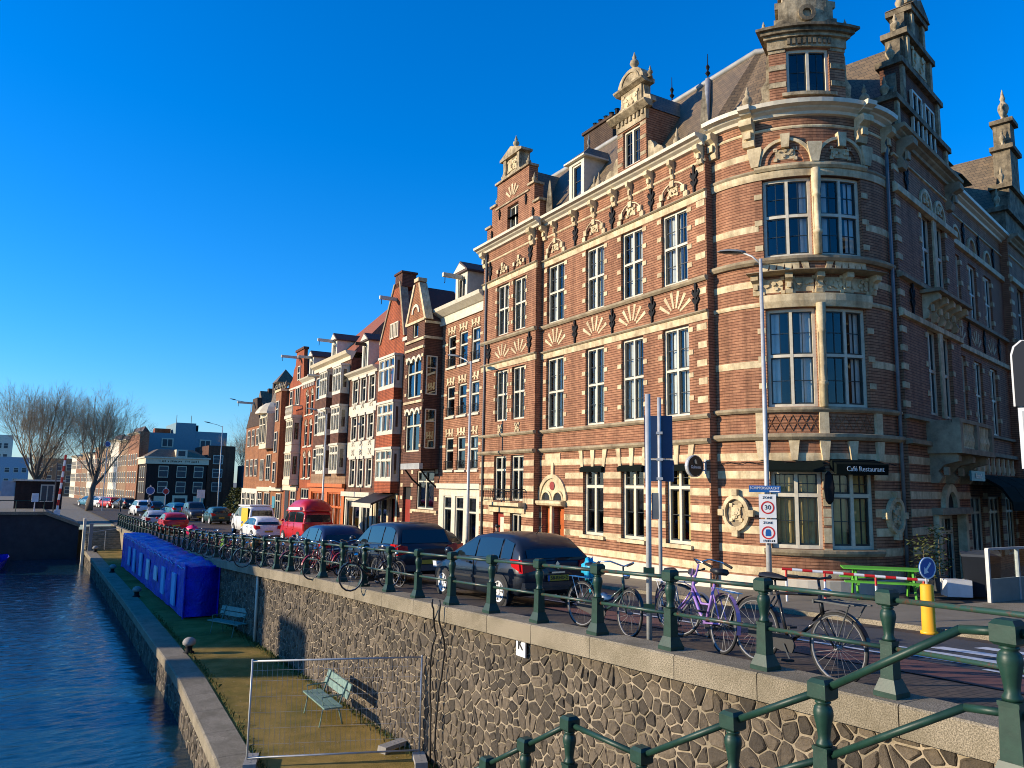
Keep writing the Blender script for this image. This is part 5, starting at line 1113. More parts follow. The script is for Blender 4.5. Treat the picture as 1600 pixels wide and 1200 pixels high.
    part(r, MB().tube([(39.3, .1, 13.9), (39.3, 1.4, 13.9)], .1, 4), 'hoist_beam', 'white_paint')
    # --- F red arched
    C = [(42.45, 43.3), (43.8, 44.65)]; hs = grid(C, [(11.4, 13.0), (8.9, 10.6), (6.4, 8.1)])
    r = house('canal_house', 42.1, 45.6, 14.0, 'brick_red', hs+[(42.6, 44.9, 3.0, 5.6)], 'narrow red brick canal house with arched white windows and a dentilled cornice')
    wins(r, hs, cols=1, tr=(.62,), bars=(0, 0)); sills(r, hs, 'white_paint')
    for a, b, z0, z1 in hs: part(r, MB().arcband((a+b)/2, z1, .0, .43, -.06, .0, 0, 180, 10), 'arched_head', 'white_paint'); part(r, MB().arcband((a+b)/2, z1, .43, .55, -.03, .04, 0, 180, 10), 'window_arch', 'brick_orange')
    window(r, 42.6, -.06, 3.0, 2.3, 2.6, 3, (.7,), (0, 0)); cornice(r, I, 42.0, 45.7, 13.9, 0, 'white_paint', [(-.02, 0), (.1, 0), (.12, .2), (.35, .4), (.4, .5), (-.3, .52)])
    for k in range(6): blk(r, I, 42.3+k*.58, 42.5+k*.58, .0, .12, 13.6, 13.9, 'dentil', 'white_paint')
    gable_roof(r, 42.1, 45.6, 14.2, 16.4, 'tile_dark', -.6); dormer(r, 43.9, 14.3, 1.2, 1.7, -.1); beam(r, 43.9, 15.9, .0, 1.4)
    # --- G neck gable + cream bays
    r = house('canal_house', 45.6, 50.2, 14.0, 'brick_red', [], 'red brick canal house with neck gable, cream bay windows and a balcony')
    part(r, MB().prism([(45.6, 14.0), (50.1, 14.0), (49.9, 14.5), (49.2, 14.8), (48.9, 15.6), (48.4, 15.9), (48.2, 17.0), (45.9, 17.0), (45.85, 15.9), (45.7, 15.2)], -.3, 0), 'gable', 'brick_red'); blk(r, I, 45.75, 48.35, -.35, .1, 17.0, 17.2, 'gable_cap', 'brick_brown')
    fwin(r, 46.6, .02, 14.5, .75, 1.2, 1, (.5,), (0, 0)); beam(r, 47.0, 16.3, .0, 2.2); fwin(r, 46.4, .03, 12.4, 1.2, 1.5, 2, (), (0, 0)); blk(r, I, 45.7, 50.1, -.02, .06, 13.9, 14.05, 'string_course', 'white_paint'); gable_roof(r, 45.6, 50.2, 14.0, 16.7, 'tile_dark', -.3)
    for s in (48.6,): [fwin(r, s, .03, z, .8, 1.6, 1, (.6,), (0, 0)) for z in (12.2, 9.6, 6.8)]
    for z0, z1 in ((9.2, 11.1), (6.4, 8.4)): bay(r, 43.0+2.7, 47.3+.4, z0, z1, .7, None, 'cream_paint', 3, (.72,))
    part(r, MB().box(45.7, 47.75, 0, .69, 8.55, 9.05), 'oriel_spandrel', 'cream_paint'); part(r, MB().box(45.65, 47.8, 0, .75, 5.85, 6.27), 'oriel_base', 'cream_paint'); part(r, MB().box(45.6, 47.9, 0, .85, 11.25, 11.5), 'balcony_slab', 'cream_paint')
    bl = MB(); bl.box(45.65, 47.85, .72, .8, 12.2, 12.3); bl.box(45.65, 45.73, 0, .72, 12.2, 12.3); [bl.lathe([(.05, 11.5), (.03, 11.6), (.07, 11.8), (.03, 12.1), (.05, 12.2)], (45.72+k*.19, .76, 0), 6) for k in range(12)]; part(r, bl, 'balcony_railing', 'cream_paint')
    fwin(r, 46.0, .03, 3.0, 1.6, 2.4, 2, (.7,), (0, 0)); blk(r, I, 48.4, 49.6, .0, .04, 2.5, 5.4, 'door', 'black'); blk(r, I, 45.7, 50.1, .0, .15, 5.4, 5.8, 'shop_cornice', 'cream_paint')
    # --- K red with corner bay
    r = house('canal_house', 50.2, 54.6, 13.7, 'brick_orange', [], 'orange brick canal house with a full height projecting bay and parapet urns')
    kb = MB().box(49.9+.4, 52.2, 0, .6, 5.6, 14.1); part(r, kb, 'bay_tower', 'brick_orange'); blk(r, I, 50.2, 52.3, 0, .7, 13.9, 14.1, 'string_course', 'stone_cream')
    for z in (11.3, 8.6, 6.0): fwin(r, 50.8, .63, z, .9, 1.8, 1, (.6,), (0, 0)); fwin(r, 52.7, .03, z, 1.2, 1.7, 2, (.6,), (0, 0))
    part(r, MB().box(50.2, 54.6, -.3, .1, 13.7, 14.2), 'parapet', 'brick_brown'); [finial(r, I, x, .2, 14.15, .7, .2, 'stone_grey') for x in (50.5, 51.3, 52.1, 53.2, 54.2)]
    blk(r, I, 50.3, 54.5, 0, .25, 5.3, 5.7, 'shop_cornice', 'white_paint'); fwin(r, 50.8, .05, 2.9, 1.6, 2.2, 2, (.7,), (0, 0)); blk(r, I, 53, 54, .0, .05, 2.4, 4.8, 'door', 'teal')
    # --- J cream oriel
    r = house('canal_house', 54.6, 60.0, 12.9, 'brick_orange', [], 'orange brick canal house with a large domed cream oriel and white lattice window')
    jb = MB(); jb.box(54.8, 57.6, 0, .7, 9.1, 12.3); jb.lathe([(1.5, 12.3), (1.45, 12.5), (1.1, 12.95), (.6, 13.3), (.1, 13.45)], (56.2, .0, 0), 12); part(r, jb, 'oriel', 'cream_paint')
    for x in (55.0, 56.3): fwin(r, x, .73, 9.6, 1.1, 2.4, 2, (.7,), (0, 0), frame='cream_paint')
    for z in (6.2,): fwin(r, 55.3, .03, z, 1.6, 2.4, 2, (.5,), (1, 1)); fwin(r, 58.0, .03, z, 1.4, 2.0, 3, (), (0, 0))
    blk(r, I, 54.7, 59.9, 0, .2, 5.2, 5.6, 'shop_cornice', 'cream_paint'); fwin(r, 55.0, .05, 2.8, 1.9, 2.3, 2, (.5,), (1, 1)); fwin(r, 58, .05, 2.8, 1.5, 2.3, 2, (.7,), (0, 0)); fwin(r, 57.9, .03, 9.4, 1.5, 1.9, 2, (.6,), (0, 0))
    gable_roof(r, 54.6, 60, 12.9, 15.0, 'slate', -.5); tw = MB(); tw.box(57.6, 59.2, -2.4, -.8, 13, 14.4); [tw.box(x, x+.14, y, y+.14, 14.4, 15.6, 1) for x in (57.75, 58.9) for y in (-2.25, -1.1)]; q = [tw.p(x, y, 15.6) for x, y in ((57.4, -2.6), (59.4, -2.6), (59.4, -.6), (57.4, -.6))]; a_ = tw.p(58.4, -1.6, 17.0); [tw.face((q[k], q[(k+1) % 4], a_), 2) for k in range(4)]; tw.face(q, 1); part(r, tw, 'roof_cupola', ['brick_brown', 'white_paint', 'slate'])
    # --- I dark gabled end house
    r = house('canal_house', 60.0, 67.2, 11.6, 'brick_orange', [], 'end house of the row with dark steep gable and white lower storey')
    part(r, MB().prism([(60.2, 11.6), (67.2, 11.6), (65.5, 13.2), (65.0, 13.2), (64.6, 14.5), (62.6, 14.5), (62.2, 13.2)], -.4, .05), 'gable', 'brick_dark'); gable_roof(r, 60, 67.2, 11.6, 15.3, 'slate', -.4); beam(r, 63.8, 13.9, .0, 2.4)
    for x in (60.8, 62.8, 64.8): [fwin(r, x, .03, z, 1.1, 1.7, 2, (.6,), (0, 0)) for z in (9.6, 6.6)]
    part(r, MB().box(60, 67.2, .0, .12, 2.2, 5.4), 'ground_storey', 'stucco'); [fwin(r, x, .15, 2.9, 1.4, 2.1, 2, (.7,), (0, 0)) for x in (60.6, 62.8, 65.0)]
    [part(r, MB().box(x, x+.6, -2, -1.2, 14, z), 'chimney', 'brick_dark') for x, z in ((61.2, 15.9), (63.4, 15.6))]
houses()
# ================================================================= FAR BACKGROUND
def block(name, x0, x1, y0, y1, z0, z1, mat, label, cols, rows, ww, wh, frame='white_paint', roof=None, side=None):
    r = thing(name, (x0, y0, z0), 0, label, 'building', None, off=(-x0, -y0, -z0)); part(r, MB().box(x0, x1, y0, y1, z0, z1), 'wall', mat)
    for x in cols:
        for z in rows:
            w = MB().box(x-ww/2, x+ww/2, y0-.06, y0, z, z+wh); W = part(r, w, 'window', frame); p = MB(); p.box(x-ww/2+.09, x+ww/2-.09, y0-.08, y0-.05, z+.1, z+wh*.55); p.box(x-ww/2+.09, x+ww/2-.09, y0-.08, y0-.05, z+wh*.6, z+wh-.1); obj('pane', p.mesh('pane', 'dark_grey'), W, (0, 0, 0))
    if side:
        for y in side[0]:
            for z in side[1]: w = MB().box(x0-.06, x0, y-.5, y+.5, z, z+wh); W = part(r, w, 'window', frame); p = MB().box(x0-.08, x0-.05, y-.4, y+.4, z+.1, z+wh-.1); obj('pane', p.mesh('pane', 'dark_grey'), W, (0, 0, 0))
    return r
def background():
    r = block('corner_house', 15.0, 23.0, 119, 127, 2.0, 8.4, 'brick_black', 'low black brick house with cream frieze facing the viewer at the end of the street', (17.2, 19.6, 21.9), (6.5, 4.3), 1.3, 1.65, 'cream_paint', side=((121, 123.2, 125.4), (6.4, 4.3)))
    part(r, MB().box(14.8, 23.2, 118.8, 127.2, 8.4, 9.2), 'frieze', 'cream_paint'); part(r, MB().box(14.6, 23.4, 118.6, 127.4, 9.2, 9.4), 'cornice', 'white_paint')
    rp = MB(); q = [rp.p(x, y, 9.4) for x, y in ((14.9, 118.9), (23.1, 118.9), (23.1, 127.1), (14.9, 127.1))]; t = [rp.p(x, y, 10.55) for x, y in ((16.6, 120.8), (21.4, 120.8), (21.4, 125.4), (16.6, 125.4))]
    [rp.face((q[k], q[(k+1) % 4], t[(k+1) % 4], t[k])) for k in range(4)]; rp.face(t); part(r, rp, 'roof', 'slate'); part(r, MB().box(18.7, 20.2, 118.8, 120.6, 9.4, 10.5), 'dormer', 'white_paint'); part(r, MB().box(19.0, 19.9, 118.74, 118.8, 9.6, 10.3), 'dormer_pane', 'dark_grey')
    part(r, MB().box(18.6, 20.6, 118.8, 119.1, 2.0, 4.0), 'door_surround', 'cream_paint'); part(r, MB().box(18.9, 20.3, 118.75, 118.8, 2.0, 3.6), 'door', 'black'); strokes(r, 16.6, 19.6, 118.79, 8.8, .36, 'stone_dark', 4); strokes(r, 20.0, 21.8, 118.79, 8.8, .36, 'stone_dark', 9); [part(r, MB().box(x-.7, x+.7, 118.92, 118.99, 2.3, 3.9), 'window', 'cream_paint') for x in (16.9, 22.1)]
    block('brown_block', 23.2, 27.0, 119.5, 130, 2.0, 11.3, 'brick_brown', 'plain brown brick block with pale square windows right of the black house', (24.6,), (8.6, 6.6, 4.6), 1.4, 1.3, 'stucco')
    b = thing('blue_building', (16.4, 135, 2), 0, 'blue grey rendered block with stepped roofline behind the black house', 'building', None, off=(-16.4, -135, -2))
    for x0, x1, z1 in ((16.4, 20.9, 13.7), (20.9, 24.0, 15.5), (24.0, 29, 14.2)): part(b, MB().box(x0, x1-.01, 135, 145, 2, z1), 'wall', 'bluewall')
    for x in (19.8, 25.6): W = part(b, MB().box(x-.9, x+.9, 134.9, 135, 11.4, 12.9), 'window', 'white_paint'); obj('pane', MB().box(x-.7, x-.08, 134.85, 134.9, 11.6, 12.7).box(x+.08, x+.7, 134.85, 134.9, 11.6, 12.7).mesh('pane', 'dark_grey'), W, (0, 0, 0))
    part(b, MB().box(24.5, 24.9, 138, 138.4, 14, 15.4), 'flue', 'iron'); [part(b, MB().tube([(x, 138, 14), (x, 138, 17)], .04, 4), 'mast', 'dark_grey') for x in (21.4, 23.7)]; part(b, MB().box(18.2, 20.6, 138, 140, 13.6, 14.6), 'chimney', 'brick_red')
    # sunlit terrace beyond
    P = Vector((14.9, 128)); d = Vector((-.064, .998)); mt = ['brick_main', 'brick_tan', 'stucco', 'brick_tan', 'brick_main', 'stucco', 'brick_tan', 'brick_main', 'stucco']
    nm = ['brick terrace house next to the black corner house', 'second tan terrace house beyond the black corner house', 'third terrace house beyond the black house, pale render', 'fourth terrace house beyond the black house, tan brick', 'fifth terrace house beyond the black house, red brick', 'sixth terrace house beyond the black house, pale render', 'seventh terrace house beyond the black house, tan brick behind the tree', 'red brick terrace house second from the far end behind the trees', 'last pale terrace house at the far end behind the trees']
    for k in range(9):
        y0, w, z1 = k*8.5, 8.4, [13.4, 12.6, 13, 11.8, 12.2, 11.2, 11.6, 11, 11.4][k]
        r = thing('terrace_house', (P.x+d.x*y0, P.y+d.y*y0, 2.0), math.atan2(d.y, d.x), nm[k], 'house', 'terrace beyond the trees')
        dp = -1.3 if k < 3 else -9; part(r, MB().box(0, w, dp, 0, 0, z1-2), 'wall', mt[k]); cornice(r, ident, 0, w, z1-2.4, 0, 'cream_paint'); part(r, MB().prism([(-.3, z1-2), (dp*.5, z1-1.2), (dp, z1-2)], 0, w, 0, 'a'), 'roof', 'tile_dark')
        for x in (1.3, 3.2, 5.1, 7.0):
            for z in (.7, 3.6, 6.3): W = part(r, MB().box(x-.5, x+.5, 0, .06, z, z+1.8), 'window', 'cream_paint'); obj('pane', MB().box(x-.4, x+.4, .06, .08, z+.1, z+.8).box(x-.4, x+.4, .06, .08, z+.9, z+1.7).mesh('pane', 'dark_grey'), W, (0, 0, 0))
    # distant city left
    block('distant_block', -8, 2.5, 300, 320, 2, 13, 'haze_blue', 'pale blue distant office block at the far left horizon', (-6, -3.5, -1, 1.2), (8, 4.5), 1.4, 1.6, 'stucco')
    block('distant_tower', -12, -3, 340, 352, 2, 22, 'stucco', 'pale distant tower block at the left picture edge', (-10, -7, -5), (17, 13, 9, 5), 1.4, 2, 'stucco')
    block('distant_row', 3.0, 12, 215, 230, 2, 11, 'brick_tan', 'distant sunlit houses closing the street behind the bare trees', (4, 6, 8, 10), (8, 5.2, 2.6), 1.1, 1.7, 'cream_paint')
    block('side_building', 28.5, 36, 112, 124, 2.0, 8.5, 'bluewall', 'low shaded blue grey building between brown block and the canal house row', (30, 32, 34), (5.6, 3), 1.4, 1.6, 'dark_grey')
    # left bank houses out of frame that throw the long shade on the quay
    k = 0
    for y0, y1, h in ((45.4, 55.5, 15.4), (55.5, 63.0, 15.4), (63, 71.5, 15.2), (71.5, 78.8, 14.4), (40.4, 42.3, 12.3)):  # the last, narrow block is added to cast a thin shade band
        nm2 = ['brick house on the opposite bank outside the left edge of view', 'second brick house on the opposite bank outside the view', 'third brick house on the opposite bank outside the view', 'fourth brick house on the opposite bank outside the view', 'narrow brick house on the opposite bank nearest the viewer'][k]; k += 1
        r = thing('opposite_house', (-30, y0, 2.2), rad(-90), nm2, 'house', 'houses on the opposite bank')
        w = y1-y0; hs = [(-(x+.5), -(x-.5), z, z+1.8) for x in [w*(j+.5)/3 for j in range(3)] for z in (1, 4, 7, 10)]
        part(r, wall(ident, -w, 0, 0, h-2.2, hs, 0, .15), 'wall', 'brick_brown'); part(r, MB().box(-w, 0, -2.6, -.16, 0, h-2.2), 'house_body', 'brick_brown')
        for a, b, z0, z1 in hs: window(r, a, -.05, z0, 1.0, 1.8, 1, (.5,), (0, 0))
    d2 = Vector((.975, .2215)); P = Vector((21.5, 2.2))
    for k, (w, h) in enumerate(((7, 16.5), (7, 18), (8, 17))):  # unseen houses added to keep sky light off the side street front
        q = P+d2*(k*7.1); nm3 = ['dark brick house across the side street outside the right edge of view', 'second dark brick house across the side street outside the view', 'third dark brick house across the side street outside the view'][k]
        r = thing('side_street_house', (q.x, q.y, 3.2), math.atan2(d2.y, d2.x), nm3, 'house', 'houses across the side street')
        hs = [(x-.5, x+.5, z, z+1.9) for x in [w*(j+.5)/3 for j in range(3)] for z in (1, 4.5, 8, 11.5)]
        part(r, wall(ident, 0, w-.05, -.5, h-3, hs, 0, .15), 'wall', 'brick_dark'); part(r, MB().box(0, w-.05, -8, -.16, -.5, h-3), 'house_body', 'brick_dark'); cornice(r, ident, 0, w-.05, h-3.4, 0)
        for a, b, z0, z1 in hs: window(r, a, -.05, z0, 1.0, 1.9, 1, (.5,), (0, 0))
background()
# ================================================================= CARS
def slope_at(X, Y): return math.atan2(zs(X, Y+1)-zs(X, Y-1), 2)
for n, c in (('car_black', (.012, .016, .024)), ('car_navy', (.010, .016, .05)), ('car_grey', (.035, .04, .045)), ('car_white', (.75, .75, .73)), ('car_red', (.5, .012, .016)), ('car_green', (.02, .06, .055)), ('car_silver', (.42, .44, .46)), ('car_blue', (.04, .2, .28)), ('van_yellow', (.8, .55, .04))): paint(n, c)
plain('lamp_red', (.55, .01, .012), None, .2); plain('lamp_clear', (.7, .72, .74), None, .15); plain('plate_yellow', (.5, .32, .02), None, .6); plain('alloy', (.72, .72, .7), None, .4, .1); plain('spoke', (.22, .22, .22), None, .5)
def wheel_meshes(R=.31, w=.2):
    t = MB(); t.lathe([(R*.68, -w/2), (R*.93, -w/2), (R, -w*.36), (R, w*.36), (R*.93, w/2), (R*.68, w/2)], (0, 0, 0), 20, 0, 'x', caps=False)
    m = MB(); [m.lathe([(R*.71, s_*w*.44), (R*.68, s_*w*.54), (R*.6, s_*w*.5), (R*.58, s_*w*.3)], (0, 0, 0), 20, 0, 'x', caps=False) for s_ in (-1, 1)]; m.lathe([(R*.62, -w*.25), (R*.62, w*.25)], (0, 0, 0), 20, 1, 'x')
    for s in (-1, 1):
        m.lathe([(R*.2, s*w*.3), (R*.17, s*w*.5), (.01, s*w*.5)], (0, 0, 0), 10, 0, 'x')
        for k in range(7):
            a = k*2*math.pi/7; c, d = math.cos(a), math.sin(a); q = []
            for rr, hw in ((R*.15, .045), (R*.64, .04)):
                for e in (-1, 1): q.append(m.p(s*w*.46, c*rr-d*hw*e, d*rr+c*hw*e))
            m.face((q[0], q[1], q[3], q[2]))
    return t.mesh('tyre', 'rubber', True), m.mesh('rim', ['alloy', 'black'])
TYRE, RIM = wheel_meshes(); TYRE2, RIM2 = wheel_meshes(.34, .22)
def loft(mb, st, ring, m=0):
    rs = [[mb.p(*p) for p in ring(s)] for s in st]; n = len(rs[0])
    for a, b in zip(rs, rs[1:]):
        for k in range(n-1): mb.face((a[k], a[k+1], b[k+1], b[k]), m)
    mb.face(rs[0][::-1], m); mb.face(rs[-1], m)
def car(label, pos, body, kind='hatch', L=4.2, W=1.76, H=1.5, rot=0, name='parked_car', plate=True, group='cars parked in the street', facing=1):
    """y axis = length, rear at y=0 ; facing=-1 turns nose to the viewer"""
    X, Y = pos; zc = zs(X, Y+L/2); r = thing(name, (X, Y+L/2, zc), rad(rot)+(math.pi if facing < 0 else 0), label, 'van' if kind == 'van' else 'car', group); r.rotation_euler[0] = slope_at(X, Y+L/2)*facing
    OFF[r.name] = (0, -L/2, 0); w = W/2
    wb0, wb1 = (.19*L, .80*L); R = .31 if L < 4.6 else .34
    if kind == 'van': hood, belt, h0 = 1.15, 1.2, [(0, .45, 1.25, .9), (.02, .3, 1.3, .97), (.1, .24, 1.3, 1), (.8, .24, 1.28, 1), (.93, .26, 1.1, .98), (.98, .3, .98, .92), (1, .45, .85, .8)]
    else: h0 = [(0, .5, .86, .84), (.015, .36, .95, .92), (.06, .24, 1.0, .98), (.2, .2, 1.0, 1), (.5, .19, .95, 1), (.72, .2, .93, 1), (.82, .21, .86, .985), (.93, .24, .76, .94), (.985, .32, .66, .82), (1, .42, .56, .7)]
    b = MB()
    def ring(s):
        y, zb, zt, f = s; y *= L; ww = w*f; zt *= H/1.5 if kind != 'van' else 1; P = [(0, zb), (.86, zb), (.96, zb+.06), (1, zb+(zt-zb)*.35), (.995, zb+(zt-zb)*.62), (.955, zt-.07), (.9, zt-.015), (.6, zt+.02), (0, zt+.035)]
        return [(ww*u, y, z) for u, z in P]+[(-ww*u, y, z) for u, z in P[-2::-1]]
    loft(b, h0, ring); B = part(r, b, 'body', body, True)
    # greenhouse
    if kind == 'van': g = [(.005, 1.22, 1.3), (.03, 1.22, H*.93), (.1, 1.22, H), (.5, 1.22, H), (.66, 1.22, H*.98), (.74, 1.22, H*.86), (.9, 1.15, 1.2)]
    elif kind == 'suv': g = [(.02, .95, .98), (.07, .95, H*.9), (.16, .95, H*.985), (.4, .95, H), (.55, .93, H*.97), (.76, .9, .95)]
    else: g = [(.012, .97, 1.0), (.05, .97, H*.81), (.1, .97, H*.925), (.2, .96, H*.985), (.38, .95, H), (.52, .94, H*.965), (.79, .88, .9)]
    def gw(z, f=1): t = (z-.95)/(H-.95) if kind != 'van' else (z-1.2)/(H-1.2)*.55; return w*(.93-.2*max(0, t)**1.15)*f
    gr = MB()
    def gring(s):
        y, z0, z1 = s; z0 *= 1 if kind == 'van' else H/1.5; y *= L; P = [(gw(z0), z0-.05), (gw(z0+(z1-z0)*.5), z0+(z1-z0)*.5), (gw(z1), z1-.05 if z1-z0 > .1 else z1), (gw(z1)*.9, z1-.005), (gw(z1)*.5, z1+.018), (0, z1+.025)]
        return [(u, y, z) for u, z in P]+[(-u, y, z) for u, z in P[-2::-1]]
    loft(gr, g, gring); G = part(r, gr, 'cabin', body, True)
    def topz(y):
        y /= L; return lerp_tab([q[0] for q in g], [q[2] for q in g], y)
    def pane(P, nm, mat='glass_car', backing=True):
        m = MB(); m.face([m.p(*p) for p in P]); k = part(r, m, nm, 'car_glass'); return k
    zb = (1.27 if kind == 'van' else .99*H/1.5)
    spans = {'van': ((.05, .36), (.38, .62), (.64, .8)), 'suv': ((.1, .26), (.28, .5), (.515, .70)), 'hatch': ((.105, .2), (.22, .45), (.465, .715))}[kind]
    for s in (-1, 1):
        for y0, y1 in spans:
            n = 4; ys = [L*(y0+(y1-y0)*k/n) for k in range(n+1)]; lo = [(s*(gw(zb)+.012), y, zb) for y in ys]; hi = []
            for y in ys: z = max(zb+.01, topz(y)-.085); hi.append((s*(gw(z)+.014), y, z))
            pane(lo+hi[::-1], 'side_window')
        m = MB(); yb = L*(spans[1][1]+spans[2][0])/2
        for y in (L*spans[1][0]+.0, yb, L*spans[2][1]*1.01): m.box(*sorted((s*w*.985, s*(w*1.0+.004))), y-.006, y+.006, .35, zb-.06)
        part(r, m, 'door_seam', 'black'); hd = MB(); [hd.box(*sorted((s*w*.985, s*(w+.03))), y-.12, y+.04, .82, .86) for y in (L*spans[1][0]+.2, yb+.25)]; part(r, hd, 'door_handle', body)
        mr = MB(); y = L*spans[2][1]*.97; mr.lathe([(.02, -.1), (.085, -.06), (.09, .04), (.03, .08)], (s*(w+.1), y, zb+.08), 8, 0, 'y'); part(r, mr, 'mirror', body, True)
        for y in (wb0, wb1):
            RR = R; a = MB(); a.lathe([(RR+.055, -.012), (RR+.055, .012)], (s*(w-.005), y, RR), 18, 0, 'x', -12, 192) if False else a.lathe([(RR+.06, -.02), (RR+.06, .008)], (s*(w*.995), y, RR), 22, 0, 'x'); part(r, a, 'wheel_arch', 'rubber')  # dark disc stands in for the shaded hollow of the wheel well
            W_ = obj('wheel', TYRE if R < .33 else TYRE2, r, (s*(w-.07), y-L/2, R)); obj('rim', RIM if R < .33 else RIM2, W_, (0, 0, 0))
        if kind == 'van': tl = [(s*(w*.97), .0, .85), (s*w*.8, -.02, .85), (s*w*.8, -.02, 1.3), (s*w*.965, .0, 1.3)]; T = [(s*w*.99, -.01, .8), (s*w*.84, -.02, .8), (s*w*.84, -.02, 1.2), (s*w*.99, -.01, 1.2)]
        t = MB(); z0, z1 = ((.75, 1.2) if kind == 'van' else (.72*H/1.5, .98*H/1.5)); y2 = .33 if kind != 'van' else .08
        Q = [(s*w*.62, -.012, z1-.05), (s*w*.62, .0, z0+.06), (s*w*.86, .0, z0), (s*w*.985, .1, z0+.05), (s*w*1.0, y2, z1-.02), (s*w*.92, .1, z1+.02)]
        t.prism([(0, 0)]*0 or [(s*w*.6, z0+.05), (s*w*.95, z0), (s*w*.97, z1), (s*w*.66, z1-.04)], -.03, .12); t.prism([(.02, z0+.03), (y2, z0+.12), (y2+.06, z1+.01), (.06, z1+.01)], *sorted((s*w*.9, s*(w*.985+.012))), 0, 'a'); part(r, t, 'tail_light', 'lamp_red')
        hl = MB(); hl.prism([(s*w*.45, .62), (s*w*.88, .62), (s*w*.9, .76), (s*w*.6, .74)], L*.94, L*.985); part(r, hl, 'headlight', 'lamp_clear')
    # windscreen, rear window
    y0, y1 = (g[0][0]*L, g[1][0]*L) if kind == 'van' else (g[0][0]*L, g[2][0]*L-.1)
    za, zc_ = (zb+.02, topz(y1)-.12); f = .86
    yr0 = -.012+g[0][0]*L; 
    def yat(z):   # rear slope
        for (a, b) in zip(g, g[1:]):
            k = 1 if kind == 'van' else H/1.5
            if a[2] <= z <= b[2]: return (a[0]+(b[0]-a[0])*(z-a[2])/(b[2]-a[2]+1e-6))*L
        return g[0][0]*L
    zz = [za+(zc_-za)*k/4 for k in range(5)]
    pane([(gw(z)*.86, yat(z)-.03, z) for z in zz]+[(-gw(z)*.86, yat(z)-.03, z) for z in zz[::-1]], 'rear_window')
    def yft(z):
        for (a, b) in zip(g[::-1], g[-2::-1]):
            if a[2] <= z <= b[2]: return (a[0]+(b[0]-a[0])*(z-a[2])/(b[2]-a[2]+1e-6))*L
        return g[-1][0]*L
    zz = [zb+.0+(H*.93-zb)*k/4 for k in range(5)]; pane([(gw(z)*.86, yft(z)+.035, z) for z in zz]+[(-gw(z)*.86, yft(z)+.035, z) for z in zz[::-1]], 'windscreen')
    part(r, MB().box(-w*.9, w*.9, -.05, .12, .36, .52), 'rear_bumper', body if kind == 'hatch' else 'dark_grey'); part(r, MB().box(-w*.75, w*.75, L-.1, L+.02, .28, .44), 'front_bumper', 'dark_grey')
    if plate:
        for y, s in ((-.062, 1), (L+.022, -1)):
            p = MB().box(-.26, .26, *sorted((y, y+.01*s)), .54 if s > 0 else .32, .65 if s > 0 else .43); part(r, p, 'number_plate', 'plate_yellow')
    return r
